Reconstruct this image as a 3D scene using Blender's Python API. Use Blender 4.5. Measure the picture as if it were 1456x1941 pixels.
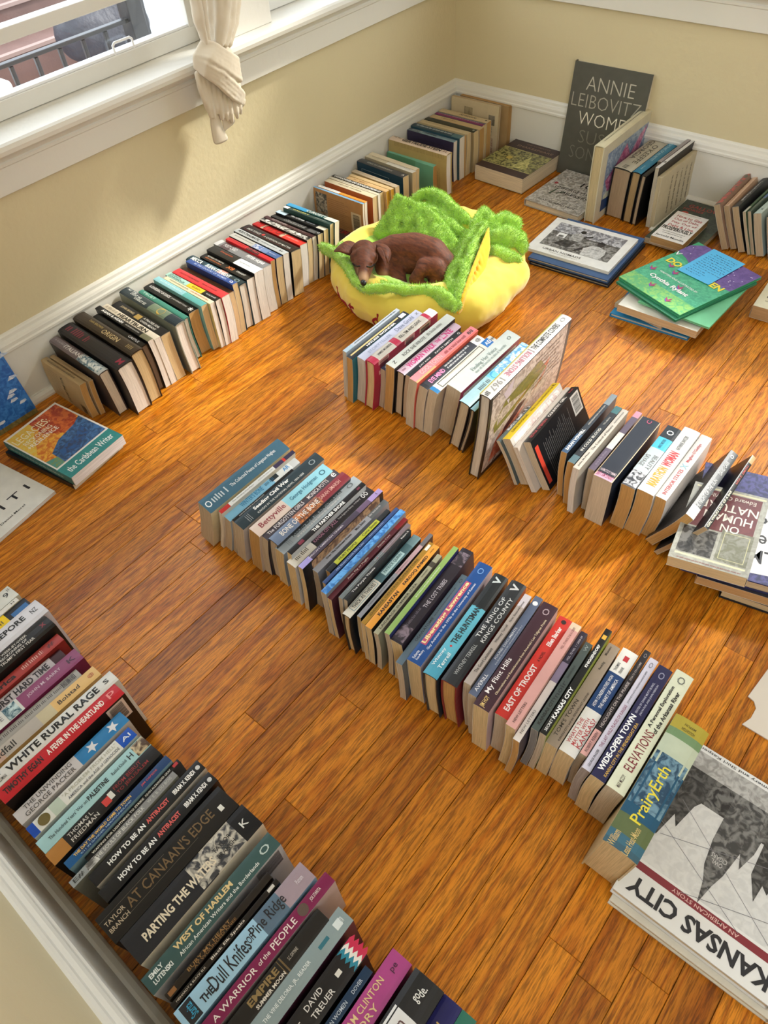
import bpy, bmesh, math, random
from mathutils import Vector, Matrix, noise
random.seed(7)
for o in list(bpy.data.objects): bpy.data.objects.remove(o)
SC = bpy.context.scene
COL = SC.collection
PI = math.pi
def rad(a): return math.radians(a)
def srgb(h, k=1.0):
    o = []
    for i in (0, 2, 4):
        c = int(h[i:i+2], 16) / 255
        o.append(min(1, k * (c / 12.92 if c <= .04045 else ((c + .055) / 1.055) ** 2.4)))
    return (o[0], o[1], o[2], 1)

# ------------------------------------------------------------------ camera
cam = bpy.data.objects.new('camera', bpy.data.cameras.new('camera')); COL.objects.link(cam); SC.camera = cam
cam.data.sensor_fit = 'VERTICAL'; cam.data.sensor_height = 24; cam.data.lens = 24 * 1386.27 / 1941
cam.data.clip_start = .02; cam.data.clip_end = 200
_r, _u, _f = (Vector(v) for v in ((.76653251, .63885535, -.06551146), (-.45464125, .61187335, .64723437), (-.45357386, .46634198, -.75947081)))
M = Matrix((_r, _u, -_f)).transposed().to_4x4(); M.translation = Vector((1.78986, -2.46065, 1.26))
cam.matrix_world = M

# ------------------------------------------------------------------ sky, sun, daylight
world = bpy.data.worlds.new('sky'); SC.world = world; world.use_nodes = True
bg = world.node_tree.nodes['Background']
bg.inputs['Color'].default_value = (.89, .945, 1, 1); bg.inputs['Strength'].default_value = 4.0
sun = bpy.data.objects.new('sun', bpy.data.lights.new('sun', 'SUN')); COL.objects.link(sun)
sun.data.energy = 5.5; sun.data.angle = rad(5.5); sun.data.color = (1, .93, .82)
sun.rotation_euler = Vector((.47, 1.15, .97)).to_track_quat('Z', 'Y').to_euler()
def portal(name, loc, rot, sx, sy):
    l = bpy.data.lights.new(name, 'AREA'); l.shape = 'RECTANGLE'; l.size = sx; l.size_y = sy
    o = bpy.data.objects.new(name, l); COL.objects.link(o); o.location = loc; o.rotation_euler = rot
    l.cycles.is_portal = True
portal('opening_portal', (1.40, .16, 1.33), (-PI/2, 0, 0), 2.1, 1.4)
portal('opening_portal', (-.2, -1.7, 1.33), (0, -PI/2, 0), 1.42, 1.35)
portal('opening_portal', (-.2, -.55, 1.33), (0, -PI/2, 0), 1.42, .7)
portal('opening_portal', (2.62, -2.85, 1.5), (PI/2, 0, 0), 1.65, 1.6)  # portal of the added fill opening behind the camera
SC.view_settings.view_transform = 'Standard'; SC.view_settings.look = 'None'
SC.view_settings.gamma = 1; SC.view_settings.use_curve_mapping = False
SC.view_settings.exposure = .22

# ------------------------------------------------------------------ materials
def mat(name, color='808080', rough=.5, spec=.5, coat=0, bump=None, var=None, metal=0, attr=None, sheen=0):
    m = bpy.data.materials.new(name); m.use_nodes = True
    nt = m.node_tree; b = nt.nodes['Principled BSDF']
    b.inputs['Base Color'].default_value = srgb(color); b.inputs['Roughness'].default_value = rough
    b.inputs['Specular IOR Level'].default_value = spec; b.inputs['Coat Weight'].default_value = coat
    b.inputs['Metallic'].default_value = metal
    if sheen: b.inputs['Sheen Weight'].default_value = sheen; b.inputs['Sheen Roughness'].default_value = .5
    L = nt.links; N = nt.nodes.new
    src = None
    if attr:
        a = N('ShaderNodeAttribute'); a.attribute_name = attr; src = a.outputs['Color']
    if var or bump:
        tc = N('ShaderNodeTexCoord')
    if var:   # (scale, amount)
        n = N('ShaderNodeTexNoise'); n.inputs['Scale'].default_value = var[0]; n.inputs['Detail'].default_value = 5
        L.new(tc.outputs['Object'], n.inputs['Vector'])
        mr = N('ShaderNodeMapRange'); mr.inputs[1].default_value = .3; mr.inputs[2].default_value = .7
        mr.inputs[3].default_value = 1 - var[1]; mr.inputs[4].default_value = 1 + var[1]
        L.new(n.outputs['Fac'], mr.inputs[0])
        mx = N('ShaderNodeMix'); mx.data_type = 'RGBA'; mx.blend_type = 'MULTIPLY'; mx.inputs[0].default_value = 1
        if src: L.new(src, mx.inputs[6])
        else: mx.inputs[6].default_value = srgb(color)
        L.new(mr.outputs[0], mx.inputs[7]); src = mx.outputs[2]
    if src: L.new(src, b.inputs['Base Color'])
    if bump:  # (scale, strength, distance)
        n = N('ShaderNodeTexNoise'); n.inputs['Scale'].default_value = bump[0]; n.inputs['Detail'].default_value = 4
        L.new(tc.outputs['Object'], n.inputs['Vector'])
        bp = N('ShaderNodeBump'); bp.inputs['Strength'].default_value = bump[1]; bp.inputs['Distance'].default_value = bump[2]
        L.new(n.outputs['Fac'], bp.inputs['Height']); L.new(bp.outputs[0], b.inputs['Normal'])
    return m
M_WALL = mat('wall_paint', 'd3c59f', .55, .4, bump=(60, .35, .004), var=(2.2, .035))
M_TRIM = mat('trim_paint', 'dedacf', .38, .5, bump=(45, .25, .003), var=(3, .03))
M_SASH = mat('sash_paint', 'dcd9d0', .4, .5, bump=(40, .15, .002))
M_CEIL = mat('ceiling_paint', 'ece6d8', .8)
M_COVER = mat('printed_cover', rough=.36, spec=.3, attr='Col', var=(30, .06), bump=(180, .08, .0006))
M_INK = mat('spine_ink', rough=.4, attr='Col')
M_PIC = bpy.data.materials.new('printed_picture'); M_PIC.use_nodes = True
def _pic():
    nt = M_PIC.node_tree; b = nt.nodes['Principled BSDF']; b.inputs['Roughness'].default_value = .35
    N = nt.nodes.new; L = nt.links
    a = N('ShaderNodeAttribute'); a.attribute_name = 'Col'; c = N('ShaderNodeAttribute'); c.attribute_name = 'Col2'
    tc = N('ShaderNodeTexCoord'); n = N('ShaderNodeTexNoise'); n.inputs['Scale'].default_value = 70; n.inputs['Detail'].default_value = 6
    n.inputs['Distortion'].default_value = 1.2
    L.new(tc.outputs['Object'], n.inputs['Vector'])
    mr = N('ShaderNodeMapRange'); mr.inputs[1].default_value = .42; mr.inputs[2].default_value = .6
    L.new(n.outputs['Fac'], mr.inputs[0])
    mx = N('ShaderNodeMix'); mx.data_type = 'RGBA'; L.new(mr.outputs[0], mx.inputs[0]); L.new(a.outputs['Color'], mx.inputs[6]); L.new(c.outputs['Color'], mx.inputs[7])
    L.new(mx.outputs[2], b.inputs['Base Color'])
_pic()
M_PAGE = bpy.data.materials.new('page_edges'); M_PAGE.use_nodes = True
def _page():
    nt = M_PAGE.node_tree; b = nt.nodes['Principled BSDF']; b.inputs['Roughness'].default_value = .85; b.inputs['Specular IOR Level'].default_value = .15
    N = nt.nodes.new; L = nt.links
    a = N('ShaderNodeAttribute'); a.attribute_name = 'Col'; y = N('ShaderNodeAttribute'); y.attribute_name = 'leaf'
    n = N('ShaderNodeTexNoise'); n.inputs['Scale'].default_value = 1; n.inputs['Detail'].default_value = 4; n.inputs['Roughness'].default_value = .7
    vm = N('ShaderNodeVectorMath'); vm.operation = 'MULTIPLY'; vm.inputs[1].default_value = (700, 12, 12)
    L.new(y.outputs['Vector'], vm.inputs[0]); L.new(vm.outputs[0], n.inputs['Vector'])
    mr = N('ShaderNodeMapRange'); mr.inputs[1].default_value = .32; mr.inputs[2].default_value = .62; mr.inputs[3].default_value = .72; mr.inputs[4].default_value = 1.04
    L.new(n.outputs['Fac'], mr.inputs[0])
    mx = N('ShaderNodeMix'); mx.data_type = 'RGBA'; mx.blend_type = 'MULTIPLY'; mx.inputs[0].default_value = 1
    L.new(a.outputs['Color'], mx.inputs[6]); L.new(mr.outputs[0], mx.inputs[7]); L.new(mx.outputs[2], b.inputs['Base Color'])
    bp = N('ShaderNodeBump'); bp.inputs['Strength'].default_value = .5; bp.inputs['Distance'].default_value = .0006
    L.new(n.outputs['Fac'], bp.inputs['Height']); L.new(bp.outputs[0], b.inputs['Normal'])
_page()
M_WOOD = bpy.data.materials.new('oak_board'); M_WOOD.use_nodes = True
def _wood():
    nt = M_WOOD.node_tree; b = nt.nodes['Principled BSDF']; N = nt.nodes.new; L = nt.links
    oi = N('ShaderNodeObjectInfo'); g = N('ShaderNodeNewGeometry')
    vm = N('ShaderNodeVectorMath'); vm.operation = 'MULTIPLY'; vm.inputs[1].default_value = (1, .05, 1); L.new(g.outputs['Position'], vm.inputs[0])
    cb = N('ShaderNodeCombineXYZ'); mu = N('ShaderNodeMath'); mu.operation = 'MULTIPLY'; mu.inputs[1].default_value = 57.0; L.new(oi.outputs['Random'], mu.inputs[0])
    L.new(mu.outputs[0], cb.inputs[2]); L.new(mu.outputs[0], cb.inputs[0])
    ad = N('ShaderNodeVectorMath'); ad.operation = 'ADD'; L.new(vm.outputs[0], ad.inputs[0]); L.new(cb.outputs[0], ad.inputs[1])
    # broad cathedral figure
    n1 = N('ShaderNodeTexNoise'); n1.inputs['Scale'].default_value = 9; n1.inputs['Detail'].default_value = 2; L.new(ad.outputs[0], n1.inputs['Vector'])
    m1 = N('ShaderNodeMath'); m1.operation = 'MULTIPLY'; m1.inputs[1].default_value = 16; L.new(n1.outputs['Fac'], m1.inputs[0])
    fr = N('ShaderNodeMath'); fr.operation = 'PINGPONG'; fr.inputs[1].default_value = .5; L.new(m1.outputs[0], fr.inputs[0])
    # fine pores
    n2 = N('ShaderNodeTexNoise'); n2.inputs['Scale'].default_value = 260; n2.inputs['Detail'].default_value = 3; n2.inputs['Roughness'].default_value = .65
    v2 = N('ShaderNodeVectorMath'); v2.operation = 'MULTIPLY'; v2.inputs[1].default_value = (1.5, 2.2, 1); L.new(ad.outputs[0], v2.inputs[0]); L.new(v2.outputs[0], n2.inputs['Vector'])
    r1 = N('ShaderNodeValToRGB'); e = r1.color_ramp.elements
    e[0].position = 0; e[0].color = srgb('ac5f0c'); e[1].position = 1; e[1].color = srgb('e6982a')
    k = r1.color_ramp.elements.new(.22); k.color = srgb('c67a1c')
    L.new(fr.outputs[0], r1.inputs[0])
    mr = N('ShaderNodeMapRange'); mr.inputs[1].default_value = .38; mr.inputs[2].default_value = .58; mr.inputs[3].default_value = .40; mr.inputs[4].default_value = 1.12; L.new(n2.outputs['Fac'], mr.inputs[0])
    mx = N('ShaderNodeMix'); mx.data_type = 'RGBA'; mx.blend_type = 'MULTIPLY'; mx.inputs[0].default_value = .85; L.new(r1.outputs[0], mx.inputs[6]); L.new(mr.outputs[0], mx.inputs[7])
    # board to board tone
    r2 = N('ShaderNodeValToRGB'); e = r2.color_ramp.elements; e[0].color = (.66, .60, .52, 1); e[1].color = (1.12, 1.1, 1.02, 1)
    k = r2.color_ramp.elements.new(.5); k.color = (.95, .92, .85, 1)
    L.new(oi.outputs['Random'], r2.inputs[0])
    m3 = N('ShaderNodeMix'); m3.data_type = 'RGBA'; m3.blend_type = 'MULTIPLY'; m3.inputs[0].default_value = 1; L.new(mx.outputs[2], m3.inputs[6]); L.new(r2.outputs[0], m3.inputs[7])
    L.new(m3.outputs[2], b.inputs['Base Color'])
    n3 = N('ShaderNodeTexNoise'); n3.inputs['Scale'].default_value = 4; n3.inputs['Detail'].default_value = 6; L.new(g.outputs['Position'], n3.inputs['Vector'])
    m4 = N('ShaderNodeMapRange'); m4.inputs[3].default_value = .24; m4.inputs[4].default_value = .46; L.new(n3.outputs['Fac'], m4.inputs[0]); L.new(m4.outputs[0], b.inputs['Roughness'])
    b.inputs['Coat Weight'].default_value = .07; b.inputs['Coat Roughness'].default_value = .16; b.inputs['Specular IOR Level'].default_value = .27
    bp = N('ShaderNodeBump'); bp.inputs['Strength'].default_value = .35; bp.inputs['Distance'].default_value = .0008; L.new(n2.outputs['Fac'], bp.inputs['Height'])
    L.new(bp.outputs[0], b.inputs['Normal'])
_wood()
M_GAP = mat('floor_gap', '2a1608', .9)
M_GLASS = bpy.data.materials.new('window_glass'); M_GLASS.use_nodes = True
def _glass():
    nt = M_GLASS.node_tree; nt.nodes.clear(); N = nt.nodes.new
    o = N('ShaderNodeOutputMaterial'); t = N('ShaderNodeBsdfTransparent'); g = N('ShaderNodeBsdfGlossy'); g.inputs['Roughness'].default_value = .02
    f0 = N('ShaderNodeLayerWeight'); f0.inputs['Blend'].default_value = .5; f1 = N('ShaderNodeMath'); f1.operation = 'POWER'; f1.inputs[1].default_value = 4; nt.links.new(f0.outputs['Facing'], f1.inputs[0])
    f = N('ShaderNodeMath'); f.operation = 'MULTIPLY_ADD'; f.inputs[1].default_value = .5; f.inputs[2].default_value = .04; nt.links.new(f1.outputs[0], f.inputs[0]); m = N('ShaderNodeMixShader')
    t.inputs[0].default_value = (.93, .95, .97, 1)
    nt.links.new(f.outputs[0], m.inputs[0]); nt.links.new(t.outputs[0], m.inputs[1]); nt.links.new(g.outputs[0], m.inputs[2]); nt.links.new(m.outputs[0], o.inputs[0])
_glass()
M_CURT = mat('curtain_linen', 'cfc2ac', .9, .1, bump=(900, .3, .0006), sheen=.3)
M_BUN = mat('yellow_plush', 'e9d356', .85, .2, bump=(500, .25, .0008), var=(6, .05), sheen=.4)
M_CORN = mat('orange_plush', 'f0b52a', .85, .2, bump=(500, .25, .0008), sheen=.3)
M_FLEECE = mat('green_fleece', 'a2d048', .95, .1, bump=(260, .8, .003), var=(40, .14), sheen=.6)
M_RED = mat('red_felt', '9c1c26', .9)
M_IRON = mat('black_iron', '17181b', .4, .5)
M_GRILL = mat('grill_cover', '33333a', .6, .4, bump=(9, .5, .05))
M_BRICK = mat('step_brick', '614a44', .8, var=(8, .12), bump=(60, .3, .004))
M_MORTAR = mat('step_edge', '86716a', .8)
M_CONC = mat('pale_concrete', 'c9c8c6', .9, var=(3, .06))
M_WHITE = mat('white_enamel', 'eeeeee', .3)
M_LEAF = mat('grass_blade', '8d9a78', .6)
M_CAR = mat('car_paint', '8a9498', .25, .5, coat=.5)
M_TYRE = mat('dark_rubber', '1a1a1c', .7)

# ------------------------------------------------------------------ mesh helpers
class MB:
    def __init__(s): s.v = []; s.f = []; s.c = []; s.c2 = []; s.lf = []
    def box(s, x0, x1, y0, y1, z0, z1, c=None):
        n = len(s.v); s.v += [(x, y, z) for z in (z0, z1) for y in (y0, y1) for x in (x0, x1)]
        for q in ((0, 2, 3, 1), (4, 5, 7, 6), (0, 1, 5, 4), (2, 6, 7, 3), (0, 4, 6, 2), (1, 3, 7, 5)):
            s.f.append(tuple(n + i for i in q)); s.c.append(c)
        return s
    def quad(s, a, b, c_, d, c=None, c2=None):
        n = len(s.v); s.v += [a, b, c_, d]; s.f.append((n, n+1, n+2, n+3)); s.c.append(c); s.c2.append(c2)
    def build(s, name, m, parent=None, smooth=False, bevel=0):
        me = bpy.data.meshes.new(name); me.from_pydata([tuple(p) for p in s.v], [], s.f)
        if any(s.c):
            a = me.attributes.new('Col', 'FLOAT_COLOR', 'FACE'); flat = []
            for c in s.c: flat += srgb(c or '808080')
            a.data.foreach_set('color', flat)
        if any(s.c2):
            a = me.attributes.new('Col2', 'FLOAT_COLOR', 'FACE'); flat = []
            for c in s.c2: flat += srgb(c or '808080')
            a.data.foreach_set('color', flat)
        if s.lf:
            a = me.attributes.new('leaf', 'FLOAT_VECTOR', 'POINT'); flat = []
            for c in s.lf: flat += list(c)
            a.data.foreach_set('vector', flat)
        if smooth: me.polygons.foreach_set('use_smooth', [True] * len(me.polygons))
        me.materials.append(m)
        o = bpy.data.objects.new(name, me); COL.objects.link(o)
        if parent: o.parent = parent
        if bevel:
            b = o.modifiers.new('bevel', 'BEVEL'); b.width = bevel; b.segments = 2; b.limit_method = 'ANGLE'
        return o
def thing(name, label, cat, loc=(0, 0, 0), mw=None, group=None):
    o = bpy.data.objects.new(name, None); COL.objects.link(o); o.empty_display_size = .05
    if mw is not None: o.matrix_world = mw
    else: o.location = loc
    o['label'] = label; o['category'] = cat
    if group: o['group'] = group
    return o
def tag(o, label, cat, group=None):
    o['label'] = label; o['category'] = cat
    if group: o['group'] = group
    return o
def struct(o): o['kind'] = 'structure'; return o
def profile_run(name, pts, axis, a0, a1, m, parent=None):
    """extrude a closed (d, z) profile along x ('x': d = -y out of the far wall, 's': +y out of the south wall) or along y ('y': d = x)"""
    mb = MB(); n = len(pts)
    for a in (a0, a1):
        for d, z in pts:
            mb.v.append((d, a, z) if axis == 'y' else (a, -d, z) if axis == 'x' else (a, SY + d, z))
    for i in range(n):
        j = (i + 1) % n; mb.f.append((i, j, n + j, n + i)); mb.c.append(None)
    mb.f.append(tuple(range(n))[::-1]); mb.f.append(tuple(range(n, 2*n))); mb.c += [None, None]
    o = mb.build(name, m, parent)
    bm = bmesh.new(); bm.from_mesh(o.data); bmesh.ops.recalc_face_normals(bm, faces=bm.faces); bm.to_mesh(o.data); bm.free()
    return o

# ------------------------------------------------------------------ room shell
SY = -2.645; EX = 3.6; H = 2.5
fl = struct(MB().box(-.1, EX+.1, SY-.1, .1, -.06, -.008).build('floor', M_GAP))
rng = random.Random(3)
BWd = .0571; nb = 0
FIX = {6: [-1.833], 11: [-1.966], 12: [-1.966], 17: [-1.605], 26: [-2.074], 31: [-1.556], 7: [-1.12], 21: [-.58]}
for k in range(0, 42):
    x0 = k * BWd; ys = [0.0]
    fx = FIX.get(k, []); y = -rng.uniform(.1, .9)
    cuts = list(fx)
    while y > SY:
        if all(abs(y - q) > .3 for q in cuts): cuts.append(y)
        y -= rng.uniform(.45, 1.15)
    cuts = sorted(cuts, reverse=True); ys = [0.0] + cuts + [SY]
    for a, b in zip(ys[:-1], ys[1:]):
        if a - b < .02: continue
        e = .0007; mb = MB(); X0, X1, Y0, Y1 = x0+.0004, x0+BWd-.0004, b+.0002, a-.0002
        dz = rng.uniform(-.0003, .0002)
        n = 0
        mb.v = [(X0, Y0, -.008), (X1, Y0, -.008), (X1, Y1, -.008), (X0, Y1, -.008),
                (X0, Y0, dz-e), (X1, Y0, dz-e), (X1, Y1, dz-e), (X0, Y1, dz-e),
                (X0+e, Y0+e, dz), (X1-e, Y0+e, dz), (X1-e, Y1-e, dz), (X0+e, Y1-e, dz)]
        mb.f = [(8, 9, 10, 11), (4, 5, 9, 8), (5, 6, 10, 9), (6, 7, 11, 10), (7, 4, 8, 11), (0, 1, 5, 4), (1, 2, 6, 5), (2, 3, 7, 6), (3, 0, 4, 7)]
        mb.c = [None] * 9
        mb.build('floor_board', M_WOOD, fl); nb += 1
mb = MB()
for k in range(42, 64): mb.box(k*BWd+.0003, min(EX, (k+1)*BWd-.0003), SY, 0, -.008, 0)
o = mb.build('floor_boards', M_WOOD, fl); o['kind'] = 'stuff'
def wall_with_holes(name, axis, a0, a1, d0, d1, holes):
    """vertical wall along an axis; holes = [(lo, hi, z0, z1)] sorted along the axis"""
    mb = MB()
    def bx(lo, hi, z0, z1):
        if hi - lo < 1e-4 or z1 - z0 < 1e-4: return
        if axis == 'y': mb.box(d0, d1, lo, hi, z0, z1)
        else: mb.box(lo, hi, d0, d1, z0, z1)
    p = a0
    for lo, hi, z0, z1 in holes:
        bx(p, lo, -.05, H); bx(lo, hi, -.05, z0); bx(lo, hi, z1, H); p = hi
    bx(p, a1, -.05, H)
    return struct(mb.build(name, M_WALL))
WZ0, WZ1 = .60, 2.02
wall_with_holes('wall_window_side', 'y', SY-.1, .1, -.14, 0, [(-2.36, -1.065, WZ0, WZ1), (-.885, -.22, WZ0, WZ1)])
wall_with_holes('wall_far', 'x', -.14, EX+.1, 0, .14, [(.36, 2.45, WZ0, 1.74)])
wall_with_holes('wall_south', 'x', -.14, EX+.1, SY-.12, SY, [(1.8, 3.45, .7, 2.3)])  # south opening is unseen, added to brighten the floor and near books
wall_with_holes('wall_east', 'y', SY-.1, .1, EX, EX+.14, [])
struct(MB().box(-.14, EX+.14, SY-.12, .14, H, H+.1).build('ceiling', M_CEIL))
BB = [(0, 0), (.032, 0), (.032, .006), (.029, .014), (.022, .020), (.0165, .021), (.0165, .163), (.021, .166), (.021, .172), (.0185, .176), (.0175, .184), (.0145, .190), (.009, .194), (.0075, .201), (.004, .205), (0, .207)]
struct(profile_run('baseboard_window_side', BB, 'y', SY, 0, M_TRIM))
struct(profile_run('baseboard_far', BB, 'x', 0, EX, M_TRIM))
struct(profile_run('baseboard_south', BB, 's', 0, EX, M_TRIM))
AP = [(0, .505), (.014, .503), (.019, .506), (.019, .560), (.022, .563), (.022, .569), (.019, .572), (.024, .580), (.034, .588), (.036, .594), (0, .594)]
struct(profile_run('trim_1', AP, 'y', -2.52, -.03, M_TRIM))
struct(profile_run('trim_2', AP, 'x', .2, 2.62, M_TRIM))
ST = [(-.10, .594), (.056, .594), (.062, .598), (.064, .607), (.062, .616), (.056, .620), (-.03, .622), (-.10, .630)]
struct(profile_run('trim_3', ST, 'y', -2.54, -.02, M_TRIM))
struct(profile_run('trim_4', ST, 'x', .16, 2.66, M_TRIM))
# casings
struct(MB().box(0, .018, -1.065, -.885, .621, 2.1).build('trim_5', M_TRIM, bevel=.002))
struct(MB().box(0, .018, -2.5, -2.36, .621, 2.1).build('trim_6', M_TRIM, bevel=.002))
struct(MB().box(0, .018, -.22, -.09, .621, 2.1).build('trim_7', M_TRIM, bevel=.002))
struct(MB().box(0, .02, -2.52, -.07, 2.02, 2.12).build('trim_8', M_TRIM, bevel=.002))
struct(MB().box(.24, .36, -.018, 0, .621, 2.1).build('trim_9', M_TRIM, bevel=.002))
struct(MB().box(2.45, 2.57, -.018, 0, .621, 2.1).build('trim_10', M_TRIM, bevel=.002))
def sash_window(name, axis, lo, hi, rails, mull=(), WZ1=WZ1):
    """frame + sashes; d = depth into the wall"""
    e = bpy.data.objects.new(name, None); COL.objects.link(e); e['kind'] = 'structure'
    def bx(mb, l, h, d0, d1, z0, z1):
        if axis == 'y': mb.box(-d1, -d0, l, h, z0, z1)
        else: mb.box(l, h, d0, d1, z0, z1)
    mb = MB(); bx(mb, lo-.001, lo+.022, .02, .135, WZ0, WZ1); bx(mb, hi-.022, hi+.001, .02, .135, WZ0, WZ1); bx(mb, lo, hi, .02, .135, WZ1-.025, WZ1)
    mb.build('jamb', M_SASH, e, bevel=.002)
    spans = []; p = lo + .022
    for m in mull: spans.append((p, m - .035)); p = m + .035
    spans.append((p, hi - .022))
    for m in mull:
        mb = MB(); bx(mb, m-.035, m+.035, .0, .13, WZ0, WZ1); mb.build('mullion', M_SASH, e, bevel=.002)
    for a, b in spans:
        mb = MB(); bx(mb, a, b, .045, .08, .625, .662); mb.build('bottom_rail', M_SASH, e, bevel=.002)
        mb = MB(); bx(mb, a, b, .050, .078, .662, .668); mb.build('glazing_bead', M_WHITE, e, bevel=.001)
        for z0, z1 in rails:
            mb = MB(); bx(mb, a, b, .045, .085, z0, z1); mb.build('middle_rail', M_SASH, e, bevel=.002)
        for q0, q1 in ((a, a+.03), (b-.03, b)):
            mb = MB(); bx(mb, q0, q1, .045, .08, .66, WZ1-.02); mb.build('stile', M_SASH, e, bevel=.002)
        mb = MB(); bx(mb, a+.02, b-.02, .064, .066, .655, WZ1-.02); mb.build('pane', M_GLASS, e)
    return e
w1 = sash_window('window_1', 'y', -2.36, -1.065, [(.760, .788)])
sash_window('window_2', 'y', -.885, -.22, [(1.3, 1.34)])
sash_window('window_3', 'x', .36, 2.45, [(1.18, 1.205)], mull=(1.40,), WZ1=1.74)
# white pull handle standing on the bottom rail
cu = bpy.data.curves.new('sash_lift', 'CURVE'); cu.dimensions = '3D'; cu.bevel_depth = .0032; cu.bevel_resolution = 3
sp = cu.splines.new('POLY'); pts = [(-.05, -1.352, .660), (-.05, -1.352, .682), (-.05, -1.346, .687), (-.05, -1.300, .687), (-.05, -1.294, .682), (-.05, -1.294, .660)]
sp.points.add(len(pts)-1)
for p, q in zip(sp.points, pts): p.co = (*q, 1)
o = bpy.data.objects.new('sash_lift', cu); COL.objects.link(o); cu.materials.append(M_WHITE); o.parent = w1

# ------------------------------------------------------------------ blob bodies (one continuous surface by remeshing)
def capsule(bm, a, b, ra, rb, seg=14, sc=(1, 1, 1)):
    a, b = Vector(a), Vector(b); d = b - a; L = d.length
    if L < 1e-6: d = Vector((0, 0, 1)); L = 1e-6
    q = d.to_track_quat('Z', 'Y'); rings = []
    prof = [(-ra*math.cos(t), ra*math.sin(t)) for t in [PI/2*i/5 for i in range(0, 6)]] + [(L + rb*math.sin(t), rb*math.cos(t)) for t in [PI/2*i/5 for i in range(0, 6)]]
    for z, r in prof:
        rings.append([bm.verts.new(a + q @ Vector((max(r, 1e-5)*math.cos(2*PI*k/seg)*sc[0], max(r, 1e-5)*math.sin(2*PI*k/seg)*sc[1], z))) for k in range(seg)])
    for r0, r1 in zip(rings[:-1], rings[1:]):
        for k in range(seg): bm.faces.new((r0[k], r0[(k+1) % seg], r1[(k+1) % seg], r1[k]))
    bm.faces.new(rings[0][::-1]); bm.faces.new(rings[-1])
def ellipsoid(bm, c, r, rot=None):
    m = Matrix.Translation(Vector(c)) @ (rot or Matrix.Identity(4)) @ Matrix.Diagonal((r[0], r[1], r[2], 1))
    bmesh.ops.create_uvsphere(bm, u_segments=20, v_segments=12, radius=1, matrix=m)
def chain(bm, pts, sc=(1, 1, 1)):
    for p, q in zip(pts[:-1], pts[1:]): capsule(bm, p[:3], q[:3], p[3], q[3], sc=sc)
def blob(name, bm, m, voxel, smooth, parent=None, disp=None):
    me = bpy.data.meshes.new(name); bm.to_mesh(me); bm.free()
    o = bpy.data.objects.new(name, me); COL.objects.link(o)
    r = o.modifiers.new('r', 'REMESH'); r.mode = 'VOXEL'; r.voxel_size = voxel
    s = o.modifiers.new('s', 'SMOOTH'); s.factor = .6; s.iterations = smooth
    dg = bpy.context.evaluated_depsgraph_get(); dg.update()
    me2 = bpy.data.meshes.new_from_object(o.evaluated_get(dg)); o.modifiers.clear(); o.data = me2; me2.name = name
    if disp:
        sc, amp = disp
        nrm = [v.normal.copy() for v in me2.vertices]
        for v, n in zip(me2.vertices, nrm): v.co += n * (noise.noise(v.co * sc) * amp + noise.noise(v.co * sc * 2.7) * amp * .4)
    me2.materials.clear(); me2.materials.append(m)
    me2.polygons.foreach_set('use_smooth', [True] * len(me2.polygons))
    if parent: o.parent = parent
    return o
def tufts(o, n, ln, m, seed=1, flat=0, name='fleece_pile'):
    """short pile: thin triangles standing on a surface, joined as stuff"""
    me = o.data; me.calc_loop_triangles(); tr = me.loop_triangles
    r = random.Random(seed); areas = [t.area for t in tr]; mb = MB()
    idx = r.choices(range(len(tr)), weights=areas, k=n)
    for i in idx:
        t = tr[i]; a, b, c = (me.vertices[k].co for k in t.vertices); u, v = r.random(), r.random()
        if u + v > 1: u, v = 1-u, 1-v
        p = a + (b-a)*u + (c-a)*v; nn = t.normal
        side = nn.cross(Vector((r.uniform(-1, 1), r.uniform(-1, 1), r.uniform(-1, 1)))).normalized() * .0007
        tip = p + (nn + Vector((r.uniform(-.6, .6), r.uniform(-.6, .6), r.uniform(-.6, .6)))) * ln * r.uniform(.6, 1.2)
        k = len(mb.v); mb.v += [p - side, p + side, tip]; mb.f.append((k, k+1, k+2))
    h = mb.build(name, m, o.parent); h['kind'] = 'stuff'
    return h

# ------------------------------------------------------------------ dog bed
bed = thing('dog_bed', 'round yellow plush dog bed with green fleece lettuce trim beside the window wall books', 'dog bed', (.57, -.92, 0))
BC = Vector((.57, -.92, 0)); inv = Matrix.Translation(-BC)
def loc(p): return (p[0]-BC.x, p[1]-BC.y, p[2])
OUT = [(.285, -1.03), (.37, -1.13), (.50, -1.19), (.63, -1.195), (.75, -1.165), (.845, -1.06), (.865, -.95), (.845, -.84), (.80, -.74), (.735, -.665), (.64, -.61), (.53, -.605), (.42, -.635), (.345, -.74), (.30, -.86), (.275, -.95)]
bm = bmesh.new(); R0 = .066
ring = []
for i, (x, y) in enumerate(OUT):
    d = Vector((x, y, 0)) - BC; rr = .074 if 4 <= i <= 8 else R0
    p = BC + d * (1 - rr / d.length); ring.append((p.x-BC.x, p.y-BC.y, rr*.98, rr))
chain(bm, ring + [ring[0]])
ellipsoid(bm, (0, 0, .04), (.24, .24, .036))
capsule(bm, loc((.80, -1.04, .085)), loc((.80, -.83, .078)), .062, .060)
bun = blob('bun_cushion', bm, M_BUN, .007, 12, bed, disp=(22, .004))
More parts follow.
